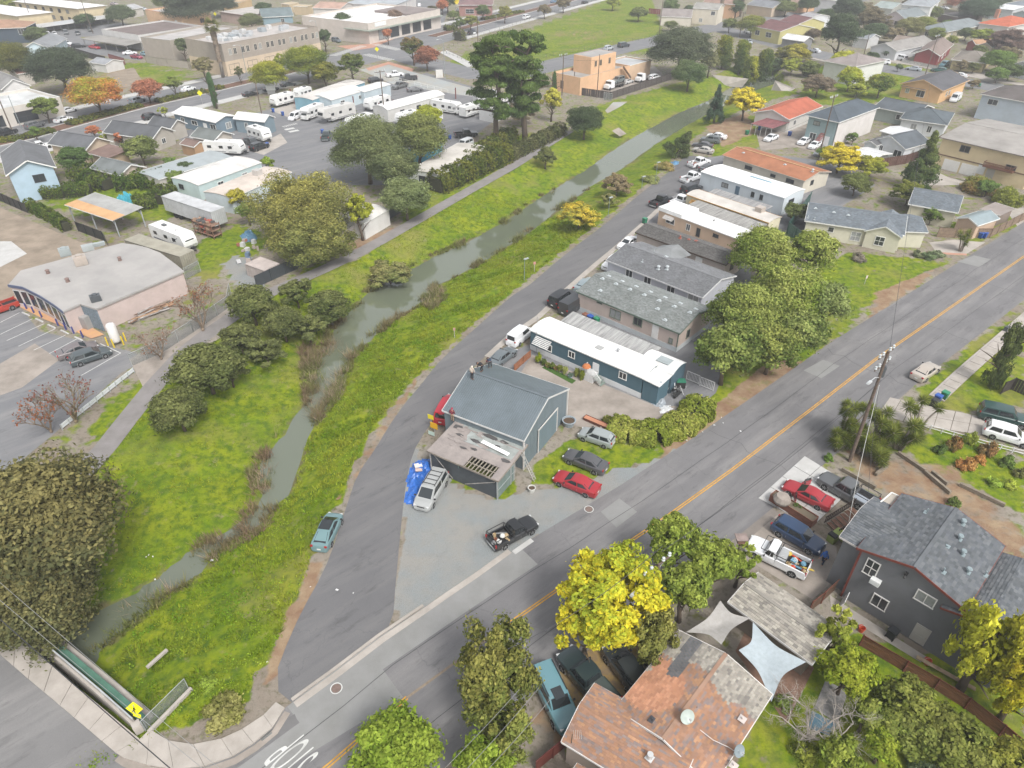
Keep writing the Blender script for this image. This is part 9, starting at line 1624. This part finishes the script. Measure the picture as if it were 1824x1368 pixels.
for i,(x,y,h_,c,pc,lab)in En([(959,646,1.3,(.2,.24,.02),(.1,.1,.1),'yellow green potted shrub at the left end of the teal home'),(968,650,.7,(.08,.11,.03),(.03,.03,.03),'dark potted plant, second along the teal home'),(975,653,.4,(.13,.14,.04),(.40,.2,.13),'terracotta pot, third along the teal home'),(983,656,.6,(.1,.13,.03),(.05,.05,.05),'potted plant, fourth along the teal home'),(990,658,.3,(.12,.1,.03),(.42,.20,.12),'low terracotta pot, fifth along the teal home'),(997,661,.7,(.16,.18,.04),(.1,.1,.1),'bushy potted plant, sixth along the teal home'),(1006,666,.9,(.26,.28,.09),(.2,.2,.2),'pale variegated potted plant, seventh along the teal home'),(1016,672,.4,(.1,.14,.1),(.25,.33,.40),'blue grey pot, eighth along the teal home'),(1027,670,1.,(.2,.22,.05),(.1,.1,.1),'tall grassy potted plant near the porch'),(1036,676,1.2,(.17,.2,.03),(.08,.08,.08),'leafy potted shrub beside the porch')]):pot((x,y),lab,.30,.35,pc,(h_,c),group='potted plants along the teal mobile home')
Ar('lawn_strip',[(965,655),(972,651),(1026,678),(1019,684)],.022,mat('fake_lawn',(.055,.115,.02),.95,.3,3.,bump=.6,bscale=15))
def trough(px,px2,w,h,col,label,soil=(.30,.13,.08),nm='planter_box'):
 a,b_=P(*px),P(*px2);r=Th(nm,label,'planter',a,ang(a,b_));L=(b_-a).length;k=max(2,int(h/.2))
 for s in(-1,1):
  for j in range(k):BX(BO,Cm(col,WO),r,(L/2,s*w/2,(j+.5)*h/k),(L,.05,h/k-.015))
  for j in range(k):BX(BO,Cm(col,WO),r,(L/2+s*L/2,0,(j+.5)*h/k),(.05,w-.06,h/k-.015))
 BX('soil',Cm(soil),r,(L/2,0,h*.42),(L-.06,w-.06,h*.8));return r
trough((1041,745),(1085,764),.7,.35,(.15,.06,.04),'long rusty trough planter on the rubble beside the patio',(.45,.21,.13));trough((1374,888),(1449,936),1.,.9,(.26,.115,.08),'long wooden planter box between the two driveways',(.16,.13,.09));o=LA('boulder',M_CONCD,None,[(.001,0),(.75,0),(.85,.3),(.6,.75),(.001,.85)],12);o.location=P(1392,893,.85);tag(o,'rounded rock mound in the upper end of the wooden planter','boulder')
rd=random.Random(8)
for i,(x,y,lab,c)in En([(1195,702,'grey folded ladder among the junk at the teal home',(.4,.4,.4)),(1203,706,'stack of black crates in the junk at the teal home',(.05,.05,.05)),(1210,700,'white chair frame in the junk at the teal home',(.5,.5,.5)),(1188,694,'brown poles leaning on the teal end wall',(.25,.18,.12))]):
 r=Th('junk',lab,'junk',P(x,y),i);
 for k in range(7):mb=MB();p=Vc((rd.uniform(-.5,.5),rd.uniform(-.5,.5),rd.uniform(.1,.7)));mb.beam(p-Vc((rd.uniform(-.4,.4),rd.uniform(-.4,.4),.3)),p+Vc((rd.uniform(-.4,.4),rd.uniform(-.3,.3),rd.uniform(.3,.9))),.06 if i!=1 else.25,.06 if i!=1 else.2);mb.obj('bar' if i!=1 else 'crate',Cm(c,ME),r)
r=Th('barbecue','dark kettle barbecue with a green cover by the teal end wall','barbecue',P(1211,690));BX('body',Cm((.03,.03,.03)),r,(0,0,.5),(1.1,.7,.9));BX('cover',Cm((.03,.16,.10),'cloth'),r,(0,0,1.05),(1.2,.8,.18),taper=.8)
r=Th('umbrella','small black and orange parasol folded on the porch of the teal home','parasol',P(1044,664,1.1));LA('canopy',Cm((.45,.16,.06),'cloth'),r,[(.55,.9),(.4,1.15),(.001,1.3)],10);CY('pole',M_BLACK,r,OO,(0,0,1.2),.03,n=6)
for i in range(26):
 p=P(rd.uniform(1052,1110),rd.uniform(746,772));o=BX('rubble',M_CONCD,None,(0,0,.08),(rd.uniform(.2,.5),rd.uniform(.2,.4),rd.uniform(.12,.25)),taper=.8);o.location=p;o.rotation_euler=(0,0,rd.uniform(0,3));tag(o,'grey broken concrete lump in the rubble behind the silver hatchback','rubble','rubble behind the silver hatchback')
for i in range(26):
 x,y=rd.choice([(1265,770),(1330,735),(1290,760),(1500,900),(330,980),(260,975),(445,1080),(480,1190),(620,1080),(545,1040),(1420,590),(1240,770),(1450,880)]);p=P(x+rd.gauss(0,22),y+rd.gauss(0,14));zz=float(bank_fields(np.array([[p.x]]),np.array([[p.y]]))[0][0,0]);mb=MB();s=rd.uniform(.06,.15);mb.add([(-s,-s*.6,.03),(s,-s*.5,.05),(s*.8,s*.7,.02),(-s*.7,s*.5,.09)],[(0,1,2,3)]);o=mb.obj('litter',Cm((.6,.6,.6)));o.location=(p.x,p.y,zz+.06);o.rotation_euler=(0,0,rd.uniform(0,6));tag(o,'small scrap of white litter on the verge or bank','litter','white litter scraps')
r=Th('wooden_stair','dark wooden stair with slatted rails from the driveway to the grey house','stair',P(1478,945),ang(P(1478,945),P(1535,925)));
for k in range(6):BX('step',Cm((.24,.13,.09),WO),r,(.5+.45*k,0,.15+.22*k),(.46,1.5,.07))
for s in(-.85,.85):
 for z0 in(.95,.25):BM('rail',Cm((.06,.04,.035),WO),r,(0,s,z0),(3.2,s,z0+1.3),.07,.1)
 for k in range(15):x=.1+3.*k/14;BM('baluster',Cm((.07,.05,.04),WO),r,(x,s,.25+x*.406),(x,s,.95+x*.406),.06,.06)
for i,(a,b_,lab)in En([((1600,806),(1648,838),'long weathered timber holding the terrace, upper one'),((1648,840),(1693,878),'long weathered timber sliding down the slope'),((1710,862),(1790,900),'weathered timber along the lower terrace edge'),((1660,840),(1688,862),'short broken timber behind the sliding one'),((1560,845),(1580,830),'burnt log end below the yuccas'),((1500,835),(1560,868),'line of rough stones and logs below the yuccas')]):
 a,b_=P(*a,.25),P(*b_,.25);mb=MB();mb.beam(a,b_,.28,.38);tag(mb.obj('timber',Cm((.26,.22,.17),WO)),lab,'timber')
r=Th('green_box','lime green bin with a dark lid at the porch of the grey house','bin',P(1486,960),.6);BX('body',Cm((.27,.33,.09),PL),r,(0,0,.4),(1.6,.7,.8));BX('lid',M_BLACK,r,(-.55,0,.9),(.5,.75,.2))
r=Th(BO,'white board leaning on the grey house wall',BO,P(1497,1075),.9);o=BX('sheet',Cm((.62,.63,.63)),r,(0,0,.55),(1.3,.05,1.1));o.rotation_euler=(.25,0,0)
o=BX('plank',Cm((.36,.27,.18),WO),None,(0,0,.4),(4.2,.35,.06));o.location=P(1680,1203);o.rotation_euler=(0,.08,ang(P(1645,1185),P(1725,1225)));tag(o,'long tan plank lying beside the orange bucket and red fence','plank');Ar('pool_cover',[(1470,1212),(1510,1232),(1492,1290),(1450,1262)],.06,mat('speckled_cover',(.36,.35,.345),.8,.45,2.5));Ar('blue_cover',[(1446,1266),(1490,1290),(1480,1312),(1440,1298)],.05,mat('blue_tarp_sheet',(.12,.22,.29),.6,.3,2.));PF('dull red metal fence at the bottom edge beside the brown-roofed house',[(955,1375),(985,1350),(1012,1328)],1.5,(.17,.045,.035),kind=ME,post=2.5)
r=Th('mailbox','dark mailbox tipped on the sidewalk of the right street','mailbox',P(1791,590),.6);BX('box',Cm((.07,.08,.085),ME),r,(0,0,.45),(.9,.55,.6),taper=.8);BX('base',Cm((.1,.1,.1),ME),r,(0,0,.08),(.5,.35,.16))
r=Th('gas_tank','upright white propane tank with yellow guards at the shop corner','gas tank',P(209,612));mb=MB();mb.lathe([(.001,.3),(.55,.35),(.6,.6),(.6,2.7),(.45,3.05),(.001,3.15)],16);mb.obj('tank',Cm((.66,.64,.62)),r,True)
for x,y in((-.95,-.5),(.1,-1.),(1.,-.3),(.9,.6)):CY('guard_post',Cm((.70,.52,.03)),r,(x,y,0),(x,y,1.3),.09,n=8)
for i,(x,y)in En([(36,545),(48,551),(61,558),(75,566),(104,580),(118,587),(132,594),(148,601)]):o=MB().cyl(OO,(0,0,1.),.11,n=10).lathe([(.11,1.),(.08,1.07),(.001,1.1)],10).obj('bollard',Cm((.05,.055,.20)));o.location=P(x,y);tag(o,'dark blue bollard on the ochre shop walk, %s from the left'%('first','second','third','fourth','fifth','sixth','seventh','last')[i],'bollard','blue bollards at the shop')
r=Th('ice_box','grey ice chest against the blue stone wall of the shop','ice chest',P(156,584),ang(P(142,555),P(170,563)));BX('chest',Cm((.40,.39,.38),ME),r,(0,0,.95),(1.5,.9,1.9));mb=MB();mb.box((-.36,-.47,1.),(.68,.05,1.5));mb.box((.36,-.47,1.),(.68,.05,1.5));mb.obj('doors',Cm((.33,.32,.32),ME),r)
for a,b_ in[((-10,580),(35,557)),((-8,600),(58,568)),((12,607),(78,577)),((33,617),(98,586)),((60,624),(117,597)),((88,630),(137,604)),((145,669),(215,629)),((178,612),(215,629))]:Sp('parking_line',[a,b_],.12,.026,M_WHITE)
for i,(x,y)in En([(46,560),(70,571),(92,582),(115,592),(140,604)]):o=BX('wheel_stop',M_CONC2,None,(0,0,.08),(1.8,.2,.15),taper=.9);o.location=P(x,y);o.rotation_euler=(0,0,ang(P(36,555),P(150,608)));tag(o,'concrete wheel stop in the shop car park, %s from the left'%('first','second','third','fourth','fifth')[i],'wheel stop','wheel stops at the shop')
tp=Th('timber_pile','pile of long weathered timbers beside the pink shop wall','timber pile',P(270,556));dA=(P(322,534)-P(222,578)).normalized();nA=Vc((-dA.y,dA.x,0))
for i in range(20):mb=MB();off=nA*rd.uniform(-1.3,1.1);l=rd.uniform(2.5,5.2);z=.1+.14*(i//6);q=off+dA*rd.uniform(-1.5,1.5);tw=nA*rd.uniform(-.5,.5);mb.beam(q-dA*l/2-tw+Vc((0,0,z)),q+dA*l/2+tw+Vc((0,0,z)),rd.uniform(.15,.3),.12);mb.obj('plank',Cm(rd.choice([(.42,.27,.17),(.36,.30,.25),(.45,.42,.40),(.25,.16,.11)]),WO),tp)
def box_trailer(label,A,B,C,z,h,col,ribs=.35,nm='shipping_container',cat='container',wheels=False,adj='B',depth=None):
 c,rz,L,W=rect(A,B,C,z,adj,depth);r=Th(nm,label,cat,c,rz);mb=MB();mb.box((0,0,z-h/2),(L,W,h));mb.obj('body',mat('weathered_%d'%int(col[0]*999),col,.85,.0,.5,col2=tuple(k*.72 for k in col),bump=.2),r);mb=MB();n=int(L/ribs)
 for i in range(n):
  for s in(-1,1):mb.box((-L/2+.2+(L-.4)*i/(n-1),s*(W/2+.015),z-h/2),(.1,.03,h-.25))
 for i in range(int(W/.4)):
  for s in(-1,1):mb.box((s*(L/2+.015),-W/2+.25+.4*i,z-h/2),(.03,.1,h-.25))
 stuff_part(mb.obj('side_ribs',Cm(tuple(k*.86 for k in col),ME),r))
 for s in(-1,1):BX('top_rail',Cm(tuple(k*.8 for k in col),ME),r,(0,s*(W/2+.03),z-.06),(L+.1,.06,.12))
 if wheels:
  for x in(-L*.32,-L*.22,L*.30):
   for s in(-1,1):t=MB();t.lathe([(.001,-.14),(.5,-.14),(.5,.14),(.001,.14)],12);m=MB();m.add(t.v,t.f,0,Mx.Translation((x,s*(W/2-.25),.5))@Mx.Rotation(math.pi/2,4,'X'));m.obj('wheel',M_TYRE,r)
 return r
box_trailer('mossy beige shipping container between the shop and the travel trailer',(221,427),(320,457),None,2.6,2.5,(.34,.32,.26),depth=2.7);box_trailer('grey white semi trailer box parked in the grassy yard',(287,349),(375,378),(400,369),3.7,2.7,(.50,.51,.52),.5,'semi_trailer','trailer',True);box_trailer('rust-streaked white shed box at the end of the gravel track',(436,470),(470,482),None,2.,2.,(.46,.40,.37),.5,'shed','shed',depth=3)
r=Th('storage_rack','rusty timber rack of scrap beside the semi trailer','rack',P(372,418),ang(P(340,410),P(385,425)))
for x in(-2.5,-.9,.9,2.5):
 for y in(-.8,.8):BX(PO,Cm((.24,.14,.10),WO),r,(x,y,1.3),(.12,.12,2.6))
for z in(.5,1.4,2.3):BX('shelf',Cm((.28,.17,.12),WO),r,(0,0,z),(5.2,1.7,.08))
for i in range(26):o=BX('scrap_box',Cm(rd.choice([(.36,.10,.07),(.1,.1,.1),(.3,.2,.14),(.45,.40,.36)])),r,OO,(rd.uniform(.3,.8),rd.uniform(.3,.8),rd.uniform(.2,.5)));o.location=(rd.uniform(-2.2,2.2),rd.uniform(-.5,.5),rd.choice((.75,1.65,2.55)));o.rotation_euler=(0,0,rd.uniform(0,3))
for i in range(16):o=BX('scrap',Cm(rd.choice([(.36,.30,.27),(.5,.5,.5),(.12,.17,.25),(.3,.12,.08)])),None,(0,0,.3),(rd.uniform(.3,1.),rd.uniform(.3,.8),rd.uniform(.3,.9)),taper=rd.uniform(.6,1));o.location=P(rd.uniform(425,470),rd.uniform(428,470));o.rotation_euler=(0,0,rd.uniform(0,3));tag(o,'small piece of scrap in the grassy yard by the blue tarpaulin','scrap','scrap in the grassy yard')
o=caravan('boat','small white and teal boat upside down by the shop yard',366,511,378,507,3.2,1.4,1.,(.60,.62,.60),(.10,.33,.33))if False else None
mb=MB();mb.add([P(1090,233,.3),P(1102,227,.3),P(1116,238,-1.),P(1104,243,-1.2)],[(0,1,2,3)]);o=tag(mb.obj('culvert_apron',M_CONCD),kind='structure')
for i in range(9):a=P(672+rd.uniform(-8,14),505+rd.uniform(-6,6),-1.9);mb=MB();mb.tube([a,a+Vc((rd.uniform(-1.2,1.2),rd.uniform(-1,1),rd.uniform(.2,.9)))],[.09,.03],5);tag(mb.obj('driftwood',Cm((.30,.25,.21),WO)),'grey driftwood branch stuck at the creek bend','driftwood','driftwood at the creek bend')
mb=MB();q=[P(1268,133,.6),P(1333,140,.6),P(1322,154,-1.8),P(1290,152,-1.8)];mb.add([*q,*[p-Vc((0,0,.3))for p in q]],[(3,2,1,0),(4,5,6,7),(0,1,5,4),(1,2,6,5),(2,3,7,6),(3,0,4,7)]);St('concrete_bank',mb,M_CONC);mb=MB();q=[P(1381,143,1.2),P(1416,157,.3),P(1398,168,-1.),P(1372,164,-2.)];mb.add([*q,*[p-Vc((0,0,.3))for p in q]],[(3,2,1,0),(4,5,6,7),(0,1,5,4),(1,2,6,5),(2,3,7,6),(3,0,4,7)]);St('concrete_bank',mb,M_CONC)
for i,(x,y)in En([(520,178),(556,184),(592,188),(631,192),(677,204),(702,198),(736,194),(776,182),(812,176)]):CY('service_post',Cm((.16,.035,.03)),None,OO,(0,0,3),.16,n=6);o=COL.objects[-1];o.location=P(x,y);tag(o,'dark red service post among the caravans, %s from the left'%('first','second','third','fourth','fifth','sixth','seventh','eighth','last')[i],PO,'red service posts')
for px,lab in(((361,186),'yellow pedestrian sign on the median by the cypress'),((673,104),'yellow green sign in the middle of the crossing'),((386,38),'yellow sign by the low pink shop')):
 r=Th('road_sign',lab,'road sign',P(*px),0,'far yellow road signs');CY(PO,Cm((.4,.4,.4),ME),r,OO,(0,0,3),.06,n=6);o=BX('diamond',YS,r,OO,(1.1,.04,1.1));o.location=(0,-.05,3);o.rotation_euler=(0,R(45),0)
def crosswalk(a,b_,n,w,l):
 a,b_=P(*a),P(*b_);d=(b_-a);nn=Vc((-d.y,d.x,0)).normalized()*l;mb=MB()
 for i in range(n):p,q=a+d*((i+.1)/n),a+d*((i+.6)/n);mb.add([(v.x,v.y,.045)for v in(p,q,q+nn,p+nn)],[(0,1,2,3)])
 St('crosswalk',mb,M_WHITE)
crosswalk((600,100),(655,82),14,.5,3.2);crosswalk((645,98),(692,109),12,.5,3.2);crosswalk((662,80),(705,90),12,.5,3.2);crosswalk((730,54),(762,45),8,.5,3)
crosswalk((506,227),(532,221),7,.5,1.2);crosswalk((505,230),(520,238),2,.3,2.5)
r=Th('sign','white sign board on two posts at the trailer park front','sign',P(484,168),.2);BX(BO,Cm((.66,.68,.68)),r,(0,0,2.4),(2.6,.1,2.6));BX('posts',Cm((.4,.4,.4)),r,(0,0,.6),(2.2,.08,1.2))
r=Th('monument_sign','low white block sign on the gravel forecourt','sign',P(783,138),.1);BX('block',Cm((.62,.60,.57)),r,(0,0,1.1),(2.2,1.4,2.2),taper=.97);BX('plinth',M_CONC,r,(0,0,.06),(2.6,1.8,.12))
r=Th('banner','yellow banner sign in front of the roadside restaurant','sign',P(812,15),0);BX(BO,Cm((.72,.55,.03)),r,(0,0,3.),(3.4,.2,2.2));CY(PO,Cm((.3,.3,.3)),r,(0,.1,0),(0,.1,3),.12,n=6)
hz=bpy.data.materials.new('haze');hz.use_nodes=True;N=hz.node_tree.nodes;N.clear();pv=N.new('ShaderNodeVolumePrincipled');pv.inputs[CLR].default_value=(.93,.95,.97,1);pv.inputs['Density'].default_value=HAZE;pv.inputs['Anisotropy'].default_value=.2
no=N.new('ShaderNodeOutputMaterial');hz.node_tree.links.new(pv.outputs[0],no.inputs['Volume']);mb=MB();mb.box((0,2400,23.),(13400,9800,56.));tag(mb.obj('haze',hz),kind='stuff')
